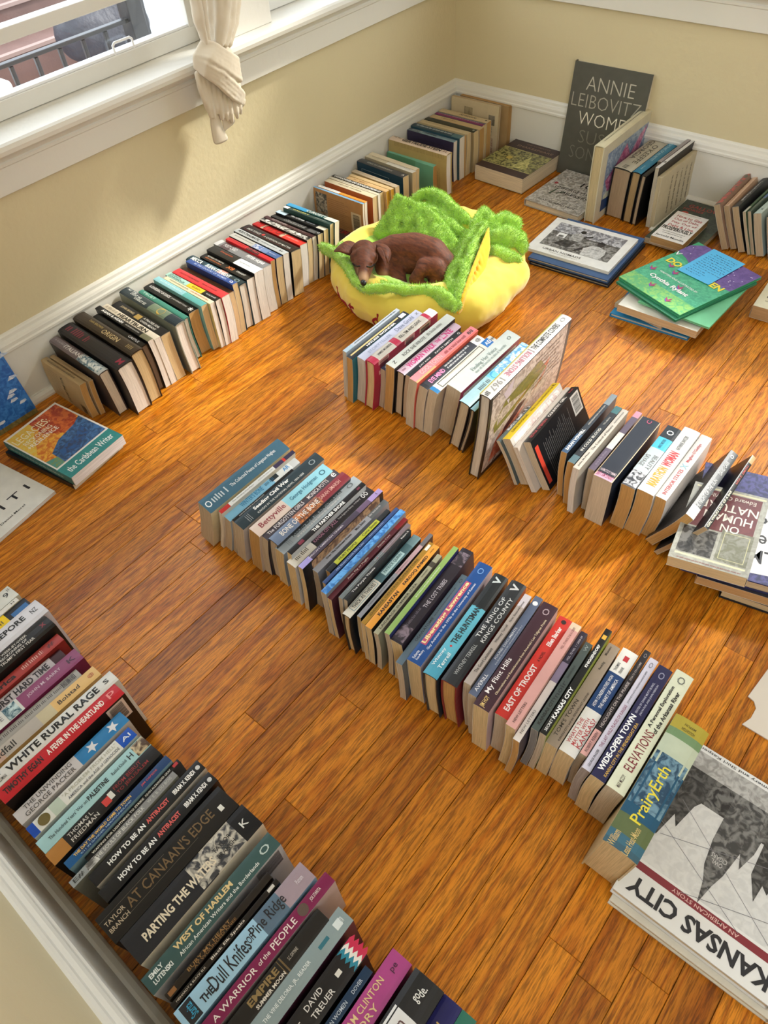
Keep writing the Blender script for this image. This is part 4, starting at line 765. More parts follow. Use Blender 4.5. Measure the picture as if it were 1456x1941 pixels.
('B',19,1.3172,-1.411,0,90.9,-1.9,0.2255,0.0137,0.1342,0.0024, ('p', '2a3037', '23272c', 'c59a5f', 'paperback with a navy to black spine and grey far end', [(0.0, 0.3, '37506c'), (0.82, 1, '7f8a90')], [('SARAH VOWELL', 0.04, 0.38, 0.6, 0, 'eceae6'), ('ASSASSINATION VACATION', 0.46, 0.8, 0.3, 0, 'c9c4b8')], [])),
('B',20,1.3411,-1.425,0,90.8,-1.7,0.2129,0.0156,0.1299,0.0028, ('p', '26282a', '212325', 'c59a5f', 'black paperback with slate blue ends', [(0.0, 0.12, '546c72'), (0.88, 1, '3e6c6e')], [('IN COLD BLOOD', 0.2, 0.6, 0.45, 0, 'dcd8ce'), ('TRUMAN', 0.66, 0.8, 0.3, 0, 'a8a49a')], [])),
('B',21,1.3612,-1.4415,0,90.9,-1.3,0.2197,0.0143,0.1382,0.0023, ('p', 'd2cabc', 'cbc2b2', 'efe8dd', 'cream paperback with grey serif lettering', [], [('John McPhee', 0.04, 0.26, 0.4, 0, '4c463e'), ('The Control of Nature', 0.3, 0.72, 0.45, 0, '4c463e'), ('~', 0.76, 0.96, 0.35, 0, '4c463e')], [])),
('B',22,1.3828,-1.4155,0,90.8,-0.7,0.2166,0.014,0.1275,0.0012, ('p', '5d5060', '6a5a5c', 'c9b9a0', 'purple grey photographic paperback with a pink far end', [(0.9, 1, 'c98ca0'), (0.35, 0.62, 'cfc8c0')], [('~', 0.08, 0.3, 0.5, 0, '8e8090')], [])),
('B',23,1.4025,-1.4358,0,90.6,-0.0,0.2173,0.0421,0.1396,-0.0003, ('p', '20242e', '1c222e', 'c9b9a0', 'very thick navy paperback with worn tan edges', [(0.0, 0.06, 'c9a0b4')], [('LIVING MY LIFE', 0.0, 0.09, 0.9, 0, '8a2f52', 90), ('EMMA GOLDMAN', 0.07, 0.14, 0.85, 0, 'b9a6ac', 90), ('C', 0.92, 0.97, 0.3, 0, 'b8486a')], [('rect', 'T', 0.0, 1, -0.5, -0.46, 'c9b08a'), ('rect', 'T', 0.0, 1, 0.46, 0.5, 'b39a78')])),
('B',24,1.4553,-1.4164,0.0003,90.6,0.6,0.2134,0.0307,0.1302,-0.0017, ('p', 'c9d4d6', '1c3038', 'c59a5f', 'paperback with a black and white photo at its near end and a blue label', [(0.0, 0.24, '4a4a4e'), (0.62, 0.8, '49b4cf'), (0.8, 1, '1d2226')], [('SAVAGE', 0.32, 0.5, 0.4, 0.25, '777777', 180), ('BEAUTY', 0.3, 0.52, 0.4, -0.25, '777777', 180), ('NANCY MILFORD', 0.64, 0.78, 0.5, 0, '1c4c5c'), ('O', 0.86, 0.93, 0.6, 0, 'f0f0f0')], [('pic', 'T', 0.02, 0.24, '2c2c30', 'd8d8dc')])),
('B',25,1.4869,-1.4127,0.0007,90.8,1.1,0.2227,0.0352,0.1324,-0.0026, ('p', 'e9e8e4', 'dfdeda', 'c59a5f', 'white paperback with orange and red title', [], [('MARATHON', 0.1, 0.38, 0.7, 0, 'dc9a2e'), ('WOMAN', 0.4, 0.62, 0.7, 0, 'd1323a'), ('KATHRINE SWITZER', 0.66, 0.88, 0.28, 0, '444444')], [])),
('B',26,1.5228,-1.4034,0.0005,90.6,1.3,0.2188,0.0234,0.126,-0.0027, ('p', 'e4ddd8', 'dad2cc', 'c59a5f', 'white paperback with slim red capitals and a blue cross', [], [('INTERIOR STATES', 0.06, 0.44, 0.42, 0, 'b0303c'), ('X', 0.46, 0.53, 0.7, 0, '8cb8c4'), ("Meghan O'Gieblyn", 0.56, 0.86, 0.45, 0, 'b0303c')], [])),
('B',27,1.5385,-1.4189,0.0079,90.5,24.3,0.2168,0.0193,0.1385,-0.0021, ('p', '5a5d60', '2b2725', 'c59a5f', 'thick charcoal paperback leaning right at a steep angle', [(0.0, 0.15, 'c4c4c2')], [('THE NIGHT OF THE GUN', 0.12, 0.56, 0.55, 0, 'b8babb'), ('DAVID CARR', 0.64, 0.84, 0.5, 0, 'c8caca'), ('o', 0.9, 0.95, 0.5, 0, 'eeeeee')], [('lines2', 'S', 0.1, 0.7, 0.2, 0.95, '98948e')])),
('B',28,1.5659,-1.4352,0.0047,90.7,27.9,0.2356,0.0101,0.1535,-0.0008, ('p', '26292b', '232323', 'b79c78', 'black paperback slumped against the flat grey book', [(0.9, 1, 'c8a87a')], [('GIRL WALKS OUT OF A BAR', 0.02, 0.5, 0.55, 0, 'e8e4cc'), ('LISA F. SMITH', 0.6, 0.86, 0.5, 0, 'c44a44')], [])),
('C',0,0.7619,-1.9916,0.0109,90.1,16.6,0.2319,0.0381,0.1524,-0.0024, ('p', '41667a', 'd8cba4', 'c9b9a0', 'slate teal paperback with white lettering, first of the row', [], [('The Collected Poems of Langston Hughes', 0.32, 0.88, 0.34, 0, 'dfe6e8'), ('~', 0.1, 0.28, 0.6, 0, 'c2ccd0'), ('O', 0.02, 0.08, 0.5, 0, 'e8eef0')], [])),
('C',1,0.8121,-1.9811,0.0026,90.3,16.2,0.2165,0.0094,0.1571,-0.0028, ('p', 'd9dad8', 'd0c8b8', 'e6dccb', 'thin white paperback with a red near end and plum far end', [(0.0, 0.12, 'b8302c'), (0.72, 0.84, '3c3450'), (0.84, 0.87, 'b8302c'), (0.87, 1, '332e48')], [('The Winding One Place', 0.16, 0.44, 0.45, 0, '6a6a68'), ('~', 0.5, 0.7, 0.4, 0, '8a8a88')], [])),
('C',2,0.8204,-1.9763,0.006,90.5,15.5,0.2087,0.0225,0.1362,-0.0024, ('p', '86c2e4', 'b8c4c8', 'c9b9a0', 'light blue paperback with white far end', [(0.64, 0.9, 'dfe4e6'), (0.9, 1, 'c9ced0')], [("WINTER'S BONE", 0.2, 0.5, 0.62, 0, '2f7fb0'), ('~', 0.54, 0.66, 0.5, 0, '2f5f80'), ('AR', 0.8, 0.88, 0.5, 0, '2f8fd0')], [('rect', 'T', 0.62, 0.72, -0.2, 0.25, '1c2a34')])),
('C',3,0.8463,-1.9729,0.0021,90.7,14.5,0.1781,0.0083,0.1368,-0.0013, ('p', '1b1b1d', '1b1b1d', 'c9b9a0', 'thin black low paperback beside the dark slate one', [], [('~', 0.1, 0.5, 0.5, 0, 'd0d0d0')], [])),
('C',4,0.8617,-1.977,0.0063,90.8,13.3,0.2448,0.0274,0.1394,0.0002, ('p', '2c3a41', 'c5bcb4', 'c9b9a0', 'dark slate paperback with bold white title', [], [('Seeding Civil War', 0.2, 0.62, 0.46, 0.18, 'f0efec'), ('KANSAS IN THE NATIONAL NEWS, 1854-1858', 0.2, 0.76, 0.24, -0.25, 'd0d2d0'), ('O', 0.86, 0.93, 0.55, 0, '8d989c')], [('lines', 'T', 0.08, 0.14, -0.35, 0.35, 'e8e8e8')])),
('C',5,0.9069,-1.9736,0.0061,90.8,12.0,0.2203,0.0294,0.1476,0.0017, ('p', 'd9c4b8', 'bfae9c', 'c59a5f', 'paperback half pale pink half sky blue', [(0.42, 1, '93cddc')], [('Bettyville', 0.08, 0.4, 0.66, 0, '8f2f3c'), ('George Hodgman', 0.48, 0.84, 0.5, 0, '2f6a84'), ('O', 0.88, 0.95, 0.5, 0, '3a6a7c')], [])),
('C',6,0.9353,-1.9677,0.004,91.1,10.7,0.2213,0.0218,0.1402,0.0026, ('p', '4a454d', '433e46', 'c9b9a0', 'mauve grey paperback with white capitals', [], [('The', 0.05, 0.12, 0.4, 0, 'ded8d8'), ('FORGOTTEN GIRLS', 0.14, 0.52, 0.5, 0, 'ded8d8'), ('MONICA POTTS', 0.58, 0.86, 0.5, 0, 'ded8d8'), ('e', 0.92, 0.97, 0.6, 0, 'f0f0f0')], [])),
('C',7,0.9607,-1.9651,0.0041,91.0,9.2,0.2222,0.0254,0.1434,0.0028, ('h', '6e7d96', '2e3034', 'c9b9a0', 'hardback with a spine of rust red rock and blue grey', [(0.3, 0.6, 'a86a48'), (0.6, 1, '85303a')], [('BONE OF THE BONE', 0.1, 0.6, 0.56, 0, 'ece6de'), ('SARAH SMARSH', 0.62, 0.9, 0.42, 0, 'd8a49a')], [('pic', 'T', 0.32, 0.62, '6b3a24', 'd08048')])),
('C',8,0.983,-1.9668,0.0032,90.9,7.7,0.2398,0.0235,0.1263,0.0021, ('p', 'a3acb2', '97a0a6', 'd9bf90', 'silver grey paperback with bold black title', [], [('POLICING SEX IN THE SUNFLOWER STATE', 0.18, 0.8, 0.36, 0.2, '26282a'), ('~', 0.2, 0.74, 0.26, -0.2, 'f0f0f0'), ('O', 0.86, 0.93, 0.5, 0, '6a7278')], [('lines', 'T', 0.08, 0.14, -0.3, 0.3, '555a5e')])),
('C',9,1.0308,-1.9741,0.0013,90.9,6.3,0.2224,0.0117,0.1618,0.0008, ('p', '1c1a1d', 'c9ccce', 'd9bf90', 'black paperback with condensed white title and red marks', [], [('THE FARTHER SHORE', 0.3, 0.72, 0.75, 0, 'f2f2f0')], [('rect', 'T', 0.12, 0.18, -0.3, 0.3, '7c2238'), ('rect', 'T', 0.9, 0.94, -0.2, 0.2, '6c2238')])),
('C',10,1.0406,-1.9837,0.0019,90.9,4.8,0.2402,0.0225,0.1424,-0.0007, ('p', '2f2c30', 'e4ddd0', 'd9bf90', 'black paperback with a cream block at its near end', [(0.0, 0.26, 'e6e0d4')], [('~', 0.06, 0.2, 0.6, 0, '5c564c'), ('KANSAS CITY JAZZ', 0.28, 0.56, 0.5, 0, 'c28aa4'), ('From Ragtime to Bebop - A History', 0.58, 0.86, 0.3, 0, 'c9c4c4'), ('oo', 0.88, 0.95, 0.6, 0, 'e8e8ea')], [])),
('C',11,1.0764,-1.9837,0.0007,91.2,3.5,0.2421,0.0118,0.1567,-0.002, ('p', 'a48fc4', '1a1a20', 'd9bf90', 'lilac paperback with a dusky photo spine and black back cover', [(0.0, 0.12, 'a79cd8'), (0.12, 0.7, '4a4050'), (0.7, 0.85, '6a5670')], [('AFRICAN AMERICAN CINEMA', 0.1, 0.52, 0.36, 0.1, 'd8d0d8'), ('(', 0.92, 0.97, 0.6, 0, '222222')], [('pic', 'R', 0.1, 0.95, 0.5, 0.98, '6a4c3c', 'c09a74')])),
('C',12,1.0892,-1.9608,0.0007,91.4,2.4,0.22,0.0156,0.1296,-0.0027, ('p', 'a2a6b0', '8a8e96', 'c9b9a0', 'pewter paperback with small black titles', [(0.75, 1, '63686c')], [('Drag The Darkness Down', 0.16, 0.5, 0.42, 0, '222224'), ('Matt Baker', 0.56, 0.7, 0.42, 0, '222224'), ('~', 0.76, 0.92, 0.4, 0, 'd8d8da')], [])),
('C',13,1.1199,-1.9505,0.0003,91.4,1.7,0.1868,0.0102,0.14,-0.0027, ('p', '25272a', '25272a', 'c59a5f', 'low black paperback with an acid yellow painted title strip', [(0.12, 0.82, 'b4b83a')], [('HURT PEOPLE', 0.18, 0.46, 0.6, 0, '2a2c18'), ('Cote Smith', 0.56, 0.8, 0.6, 0, '2a2c18')], [])),
('C',14,1.1352,-1.975,0.0002,91.5,1.3,0.2262,0.0079,0.14,-0.0018, ('p', '354e80', '2f4470', 'd9bf90', 'thin navy paperback with pale lettering', [], [("He Don't Look Like Lies", 0.16, 0.52, 0.5, 0, 'b8c4dc'), ('~', 0.6, 0.8, 0.4, 0, 'b8c4dc')], [])),
('C',15,1.153,-1.9959,0.0002,91.8,0.9,0.2427,0.0133,0.1498,-0.0004, ('p', '3c86cc', '808890', 'c9b9a0', 'bright blue patterned paperback', [], [], [('scales', 'T', 0.0, 1, '2a6cb4', '62a8e4')])),
('C',16,1.1669,-1.9947,0.0001,92.0,0.7,0.2355,0.0105,0.1392,0.0011, ('p', '63303a', '4d2730', 'd9bf90', 'wine red paperback with cream lettering', [(0.86, 1, '8c2a30')], [('Aunt Pig of Puglia', 0.22, 0.5, 0.5, 0, 'e8dcd4'), ('Patricia Covo', 0.62, 0.78, 0.4, 0, 'e8dcd4')], [])),
('C',17,1.1885,-1.9856,0.0001,92.5,0.8,0.2122,0.0088,0.15,0.0023, ('p', '6b7274', 'a09a90', 'c9b9a0', 'slate grey paperback with faint white lettering', [(0.6, 1, '7a6a70')], [('~', 0.1, 0.4, 0.35, 0, 'b4bcbc'), ('~', 0.48, 0.85, 0.35, 0, 'c4bcc0')], [('disc', 'T', 0.52, 0.0016, 'a02a38')])),
('C',18,1.1981,-1.9828,0.0002,92.6,1.2,0.199,0.0081,0.15,0.0028, ('p', '1e1e20', '1e1e20', 'c9b9a0', 'black paperback with old style white title', [], [('The Purple Thistle', 0.1, 0.44, 0.7, 0, 'e8e4e0'), ('Robert B.', 0.86, 0.98, 0.5, 0, 'e8e4e0')], [])),
('C',19,1.207,-2.0003,0.0005,92.7,1.5,0.2235,0.018,0.1324,0.0025, ('h', 'dcd8cc', '1c2024', 'd9bf90', 'hardback with a white and ice blue spine and black boards', [(0.42, 0.88, '4d6c74'), (0.88, 1, '6d8a90')], [('THICK AS THIEVES', 0.09, 0.38, 0.5, 0, '26383e'), ('PATRICK QUINN', 0.52, 0.76, 0.5, 0, '3a6a74')], [('rect', 'T', 0.5, 0.78, -0.32, 0.32, 'b4d4d8'), ('frame3', 'T', 0.07, 0.4, '3c7c90')])),
('C',20,1.2312,-1.9874,0.0002,92.9,1.5,0.2319,0.0088,0.131,0.0014, ('p', '8d8e94', '1c1c1e', 'd9bf90', 'grey paperback with a pink tinged far end', [(0.5, 0.85, 'b8989c'), (0.85, 1, '6a6668')], [('~', 0.12, 0.46, 0.4, 0, '3f4044'), ('~', 0.5, 0.66, 0.4, 0, '5f4c52')], [('disc', 'T', 0.55, 0.0016, 'a02a38')])),
('C',21,1.2481,-1.9951,0.0002,93.4,1.2,0.2209,0.0099,0.1344,-0.0, ('p', 'a0782a', '1c1b1c', 'd9bf90', 'thin old gold paperback with dark capitals', [], [('OXIDIZE CENTRO SUPERSTORE', 0.08, 0.8, 0.5, 0, '5a4210')], [('rect', 'T', 0.9, 0.97, -0.3, 0.3, 'e4ddd0')])),
('C',22,1.2599,-1.9955,0.0002,93.7,0.7,0.2215,0.0138,0.1342,-0.0015, ('p', 'e39a3c', '1d1b1a', 'd9bf90', 'orange paperback with bold black title', [], [('KANSASTAN', 0.14, 0.42, 0.6, 0, '2a2018'), ('FAROOQ AHMED', 0.5, 0.86, 0.6, 0, '2a2018'), ('~', 0.9, 0.96, 0.3, 0, '6a4414')], [])),
('C',23,1.2805,-1.995,0.0,94.0,0.1,0.209,0.01,0.1307,-0.0025, ('p', 'a5a184', '989478', 'c9b9a0', 'khaki paperback with dark capitals', [(0.84, 0.9, '4a4438')], [('LAIDBACK SUMMER IDEA', 0.06, 0.62, 0.5, 0, '36342a'), ('~', 0.7, 0.8, 0.4, 0, '36342a')], [])),
('C',24,1.3059,-1.9912,0,94.1,-0.5,0.2274,0.0106,0.15,-0.0028, ('p', '8fae62', '2a2c5c', 'c9b9a0', 'thin lime green paperback with a deep indigo cover', [], [('~', 0.4, 0.75, 0.35, 0, 'eef2e0')], [('rect', 'R', 0.0, 0.4, 0.7, 1, '2c3468')])),
('C',25,1.3204,-1.9917,0,94.3,-1.0,0.2409,0.0242,0.142,-0.0022, ('p', '2a242c', '2c2530', 'd9bf90', 'thick dark plum hardback sized paperback with cracked purple ends', [], [('THE LOST TRIBES', 0.36, 0.66, 0.4, -0.1, 'b8b0b8'), ('~', 0.14, 0.34, 0.3, 0.1, '6a5f6c')], [('pic', 'T', 0.02, 0.16, '2a232c', '80707c'), ('pic', 'T', 0.82, 0.96, '2a232c', '80707c')])),
('C',26,1.3532,-2.0168,0,94.7,-1.4,0.2203,0.0129,0.1319,-0.001, ('p', '596a76', '4c565e', 'c9b9a0', 'slate blue low paperback', [], [('OSAWATOMIE', 0.24, 0.5, 0.45, 0, '1c2226'), ('~', 0.52, 0.85, 0.3, 0, '20282c'), ('O', 0.9, 0.96, 0.5, 0, '333a40')], [])),
('C',27,1.3669,-2.0024,0,94.8,-1.6,0.2474,0.0283,0.1364,0.0005, ('p', '1f4a88', 'bfb6c0', 'd9bf90', 'royal blue paperback with pink outlined cream title', [], [('Liberating Lawrence', 0.17, 0.78, 0.44, 0.22, 'f0dc9c'), ('Gay Activism in the 1970s at the University of Kansas', 0.14, 0.8, 0.24, -0.22, 'e4e8f0'), ('Katherine', 0.03, 0.1, 0.24, 0.2, 'e4e8f0'), ('Rose-Mockry', 0.03, 0.12, 0.24, -0.05, 'e4e8f0'), ('O', 0.89, 0.95, 0.5, 0, '6a94cc')], [('rect', 'T', 0.16, 0.79, 0.02, 0.42, 'b4486a')])),
('C',28,1.406,-2.0063,0,94.6,-1.7,0.2447,0.0279,0.1414,0.0018, ('h', '5fb0c4', '2a3034', 'd9bf90', 'hardback with a turquoise spine turning black at the far end', [(0.0, 0.2, '4c9cb4'), (0.66, 1, '222628')], [('THE HUNTSMAN', 0.3, 0.66, 0.5, 0, '1f2c30'), ('Whitney', 0.08, 0.24, 0.3, 0.22, 'e8f2f2'), ('Terrell', 0.08, 0.22, 0.3, -0.2, 'e8f2f2'), ('v', 0.9, 0.97, 0.6, 0, 'c0c8c8')], [('disc', 'T', 0.275, 0.0022, 'c03a3a')])),
('C',29,1.4405,-2.0005,0,94.4,-1.7,0.2408,0.0301,0.1475,0.0027, ('h', '2b2d30', '7c2a30', 'c59a5f', 'hardback with a charcoal spine and dark red cover', [], [('THE KING OF', 0.42, 0.82, 0.3, 0.2, 'd0d0ce'), ('KINGS COUNTY', 0.4, 0.84, 0.3, -0.2, 'd0d0ce'), ('WHITNEY TERRELL', 0.08, 0.36, 0.26, 0.0, 'a8aaa8'), ('v', 0.9, 0.97, 0.6, 0, 'c8c8c8')], [])),
('C',30,1.4757,-1.9862,0,94.1,-1.5,0.2074,0.0134,0.1575,0.0027, ('p', 'a89c94', '998c84', 'c9b9a0', 'taupe paperback with small dark lettering', [(0.86, 1, 'c9c0c4')], [('The Good Lieutenant', 0.12, 0.38, 0.5, 0, '33302e'), ('Whitney Terrell', 0.44, 0.64, 0.5, 0, '33302e'), ('Farrar, Straus and Giroux', 0.68, 0.92, 0.4, 0, '33302e')], [])),
('C',31,1.4906,-1.9953,0,93.9,-1.1,0.2281,0.0149,0.1512,0.002, ('p', '59637a', '4d566a', 'c9b9a0', 'blue grey paperback with a white round badge', [], [('AVERILL', 0.04, 0.2, 0.5, 0, 'e0e2e6'), ('FOUND DOCUMENTS', 0.34, 0.66, 0.34, 0.2, 'd0d4da'), ('~', 0.3, 0.7, 0.26, -0.2, 'b0b6c0')], [('disc', 'T', 0.93, 0.0048, 'e8e8e8')])),
('C',32,1.5062,-2.0063,0,93.6,-0.5,0.2365,0.0287,0.1529,0.0006, ('p', '3f2730', 'c4aca8', 'd9bf90', 'deep maroon paperback with a flowing white title', [], [('My Flint Hills', 0.12, 0.44, 0.46, 0.18, 'ece6e4'), ("Observations and Reminiscences from America's Last Tallgrass Prairie", 0.14, 0.86, 0.22, -0.28, 'dcc8a8'), ('JIM HOY', 0.01, 0.1, 0.42, 0, 'e0c47c'), ('O', 0.89, 0.95, 0.5, 0, 'a8949a')], [])),
('C',33,1.537,-1.9914,0.0001,93.4,0.2,0.2236,0.0244,0.1362,-0.0009, ('p', 'd03c34', 'c8b0ac', 'c9b9a0', 'red paperback with white bold title', [], [('EAST OF TROOST', 0.06, 0.5, 0.5, 0, 'f4e8e4'), ('A NOVEL', 0.54, 0.64, 0.26, 0, '3a1412'), ('Ellen Barker', 0.7, 0.9, 0.42, 0, 'f4e8e4')], [('disc', 'T', 0.955, 0.0045, '2a1a1a')])),
('C',34,1.5627,-2.0039,0.0003,93.3,0.9,0.226,0.0175,0.1539,-0.0022, ('p', 'cf9b94', 'c79488', 'd9bf90', 'dusty pink paperback with small capitals', [(0.94, 1, 'dcc4a8')], [('NEW LETTERS', 0.04, 0.22, 0.3, 0, '4a3230'), ('VOL. 75 NOS. 2 & 3 / 2009', 0.74, 0.96, 0.3, 0, '7a4c4a')], [])),
('C',35,1.5811,-2.0126,0.0003,93.4,1.6,0.2359,0.0119,0.1419,-0.0028, ('p', 'dcd4ce', '3c3644', 'c59a5f', 'paperback white at the near end and violet black at the far end', [(0.52, 0.7, '887c94'), (0.7, 1, '332f3e')], [('NEW LETTERS', 0.06, 0.26, 0.4, 0, '6a6662'), ('VOL. 75 NO. 1 / 2008-09', 0.72, 0.96, 0.35, 0, 'b8b4c0')], [])),
('C',36,1.5941,-1.9832,0.0004,93.1,2.0,0.1875,0.0125,0.15,-0.0026, ('p', '49524f', '404846', '8d8a86', 'grey green paperback with dark title', [], [('KANSAS CITY', 0.06, 0.36, 0.5, 0, '1f2422'), ('noir', 0.36, 0.54, 0.7, 0, '20262a'), ('~', 0.58, 0.72, 0.4, 0, '22282a'), ('W', 0.9, 0.97, 0.5, 0, '8a9490')], [])),
('C',37,1.6075,-1.9813,0.0005,92.7,2.4,0.2292,0.0114,0.1501,-0.0016, ('p', '1b1c1b', '8a9a2c', 'c9b9a0', 'black paperback with white title and lime trimmed cover', [], [('SECRET', 0.03, 0.13, 0.45, 0, 'e4e4e0'), ('KANSAS CITY', 0.14, 0.42, 0.7, 0, 'f0f0ee'), ('KNIGGENDORF', 0.62, 0.84, 0.5, 0, 'e8e8e4')], [('rect', 'T', 0.9, 0.94, -0.3, 0.3, 'd8a83a')])),
('C',38,1.6199,-1.9775,0.001,92.3,2.6,0.2203,0.0207,0.1232,-0.0002, ('p', '988878', '8c7c6c', 'd9bf90', 'brown grey paperback with a dark stencilled title', [], [("TOM'S TOWN", 0.08, 0.42, 0.36, 0.18, '3c342c'), ('KANSAS CITY and the PENDERGAST LEGEND', 0.06, 0.52, 0.2, -0.25, '3c342c'), ('Reddig', 0.74, 0.82, 0.3, 0, '2c261f'), ('Missouri', 0.88, 0.97, 0.25, 0.2, '2c261f')], [])),
('C',39,1.6416,-1.9742,0.0014,91.9,2.9,0.2241,0.028,0.1219,0.0013, ('p', 'dfdcd6', 'd0ccc4', 'd9bf90', 'white paperback with a navy panel and red title', [(0.4, 0.76, '22406e')], [("WHAT'S THE", 0.08, 0.3, 0.28, 0.3, 'b43a40'), ('MATTER WITH', 0.08, 0.32, 0.28, 0.0, 'b43a40'), ('KANSAS?', 0.08, 0.34, 0.34, -0.3, 'b43a40'), ('HOW CONSERVATIVES WON', 0.43, 0.73, 0.24, 0.18, 'e4e6ea'), ('THE HEART OF AMERICA', 0.44, 0.72, 0.24, -0.18, 'e4e6ea'), ('THOMAS', 0.78, 0.86, 0.22, 0.22, '333333'), ('FRANK', 0.78, 0.84, 0.22, -0.1, '333333')], [('rect', 'T', 0.89, 0.94, -0.15, 0.15, 'b4202c')])),
('C',40,1.6705,-1.962,0.0006,91.4,3.0,0.2263,0.0114,0.1284,0.0024, ('p', '2a2628', '2a2628', 'c9b9a0', 'charcoal paperback with a pink near end and pale capitals', [(0.0, 0.22, 'd8a49c')], [('ROBERT REBEIN', 0.03, 0.2, 0.5, 0, '4a3034'), ('HEADLIGHTS ON THE PRAIRIE', 0.25, 0.68, 0.5, 0, 'c0b4b0'), ('ESSAYS ON HOME', 0.7, 0.88, 0.35, 0, 'a89c98'), ('O', 0.92, 0.98, 0.5, 0, '8a8488')], [])),
('C',41,1.6841,-1.9845,0.0008,91.2,3.2,0.2343,0.0144,0.1383,0.0028, ('p', 'c8c4d0', 'bcb6c0', 'a89c94', 'pale lilac white paperback with a plum title', [], [('GEORGE FRAZIER', 0.03, 0.17, 0.3, 0, '333338'), ('THE LAST WILD PLACES OF KANSAS', 0.19, 0.56, 0.42, 0, '8a4a64'), ('JOURNEYS INTO HIDDEN LANDSCAPES', 0.58, 0.88, 0.28, 0, '505058'), ('O', 0.91, 0.97, 0.5, 0, '777780')], [])),
('C',42,1.6997,-1.9885,0.0014,90.8,3.5,0.2311,0.023,0.1448,0.0024, ('p', '29294a', '26263f', 'd9bf90', 'indigo paperback with bold white title and yellow subtitle', [], [('WIDE-OPEN TOWN', 0.06, 0.54, 0.48, 0.18, 'f0f0f0'), ('KANSAS CITY IN THE PENDERGAST ERA', 0.04, 0.5, 0.24, -0.28, 'd8b050'), ('EDITED BY DIANE MUTTI BURKE,', 0.56, 0.84, 0.2, 0.15, 'b8b8c8'), ('JASON ROE, AND JOHN HERRON', 0.56, 0.84, 0.2, -0.15, 'b8b8c8'), ('O', 0.89, 0.95, 0.5, 0, '8888a0')], [])),
('C',43,1.7242,-1.988,0.002,90.7,3.9,0.2409,0.0293,0.1434,0.0012, ('p', 'd4d6bc', 'c4c6ac', 'c9b9a0', 'pale cream green paperback with tall dark red title', [], [('MAX MCCOY', 0.03, 0.12, 0.5, 0, '3c2c2c'), ('ELEVATIONS', 0.16, 0.48, 0.62, 0, '7c3038'), ('A Personal Exploration', 0.5, 0.86, 0.3, 0.18, '222222'), ('of the Arkansas River', 0.48, 0.84, 0.3, -0.18, '222222'), ('O', 0.9, 0.96, 0.5, 0, '6a6c64')], [])),
('C',44,1.7572,-2.0628,0.004,90.8,4.2,0.2392,0.054,0.1511,-0.0003, ('h', '3c6678', 'c0b088', 'd9bf90', 'very thick jacketed hardback with a watercolour spine and yellow title', [(0.0, 0.04, '3a5a68'), (0.1, 0.22, '5c6844'), (0.22, 0.62, '24506a'), (0.62, 0.84, 'b4bca4'), (0.84, 0.9, '6f8a62'), (0.9, 1, 'a8983c')], [('PrairyErth', 0.2, 0.62, 0.5, 0, 'd8c838'), ('William', 0.0, 0.1, 0.24, 0.3, 'c8b070'), ('Least Heat-Moon', 0.0, 0.18, 0.24, -0.1, 'c8b070'), ('HOUGHTON', 0.9, 0.94, 0.4, 0, '5c5020', 90), ('MIFFLIN', 0.94, 0.97, 0.35, 0, '5c5020', 90)], [('pic', 'T', 0.3, 0.7, '1c3f58', '6a8c9c')])),
('D',0,0.673,-2.5636,0,95.0,0.0,0.2105,0.0361,0.142,0.001, ('p', 'd2d3cd', 'bcbdb6', 'efe8dd', 'crumpled greyish white paperback at the far left edge', [], [('9', 0.9, 0.95, 0.4, 0, '333333'), ('~', 0.96, 0.99, 0.3, 0.2, '777777')], [])),
('D',1,0.7097,-2.5603,0,94.6,0.0,0.2023,0.0105,0.142,0.001, ('p', 'dcdad4', 'cfcdc6', 'efe8dd', 'thin white paperback between the crumpled one and the yellow one', [], [('H', 0.92, 0.97, 0.5, 0, '333333')], [])),
('D',2,0.7209,-2.5599,0,94.3,0.0,0.2109,0.0284,0.142,0.001, ('p', 'f0cc12', 'e2c010', 'efe8dd', 'yellow paperback with black and blue far end', [(0.78, 0.9, '1c1c1e'), (0.9, 1, '1d2430')], [('~', 0.55, 0.75, 0.6, 0, '6a5a10')], [('rect', 'T', 0.82, 0.98, -0.5, 0.05, '1f64a4')])),
('D',3,0.7569,-2.5969,0,93.7,0.0,0.2574,0.0424,0.158,0.001, ('h', 'd8d8e2', 'ccc8d2', 'efe8dd', 'thick white hardback with heavy black capitals', [], [('LEPORE', 0.62, 0.86, 0.36, 0.05, '1a1a1c'), ('JILL', 0.5, 0.58, 0.36, 0.05, '1a1a1c'), ('NZ', 0.91, 0.96, 0.3, 0, '3a3a3e')], [])),
('D',4,0.7998,-2.5994,0,93.1,0.0,0.2509,0.0349,0.158,0.001, ('h', '211f1e', '1c1a19', 'efe8dd', 'thick black hardback with a red block and white small capitals', [(0.0, 0.52, 'b41424')], [('A WEEK-BY-WEEK', 0.58, 0.82, 0.2, 0.22, 'd8d4d0'), ('RECKONING OF', 0.58, 0.8, 0.2, -0.02, 'd8d4d0'), ("TRUMP'S FIRST YEAR", 0.56, 0.84, 0.2, -0.26, 'd8d4d0'), ('ST', 0.38, 0.5, 0.6, 0, '1a1012'), ('x', 0.92, 0.96, 0.3, 0, '8a2028')], [])),
('D',5,0.8353,-2.5955,0,91.9,0.0,0.2404,0.0213,0.142,0.001, ('p', 'a8403c', '8a2c28', 'efe8dd', 'brick red paperback with black rounded lettering', [], [('America', 0.3, 0.6, 0.6, 0, '1c1414'), ('~', 0.66, 0.84, 0.6, 0, 'd8a89c'), ('#', 0.88, 0.94, 0.5, 0, '5a1c1c')], [])),
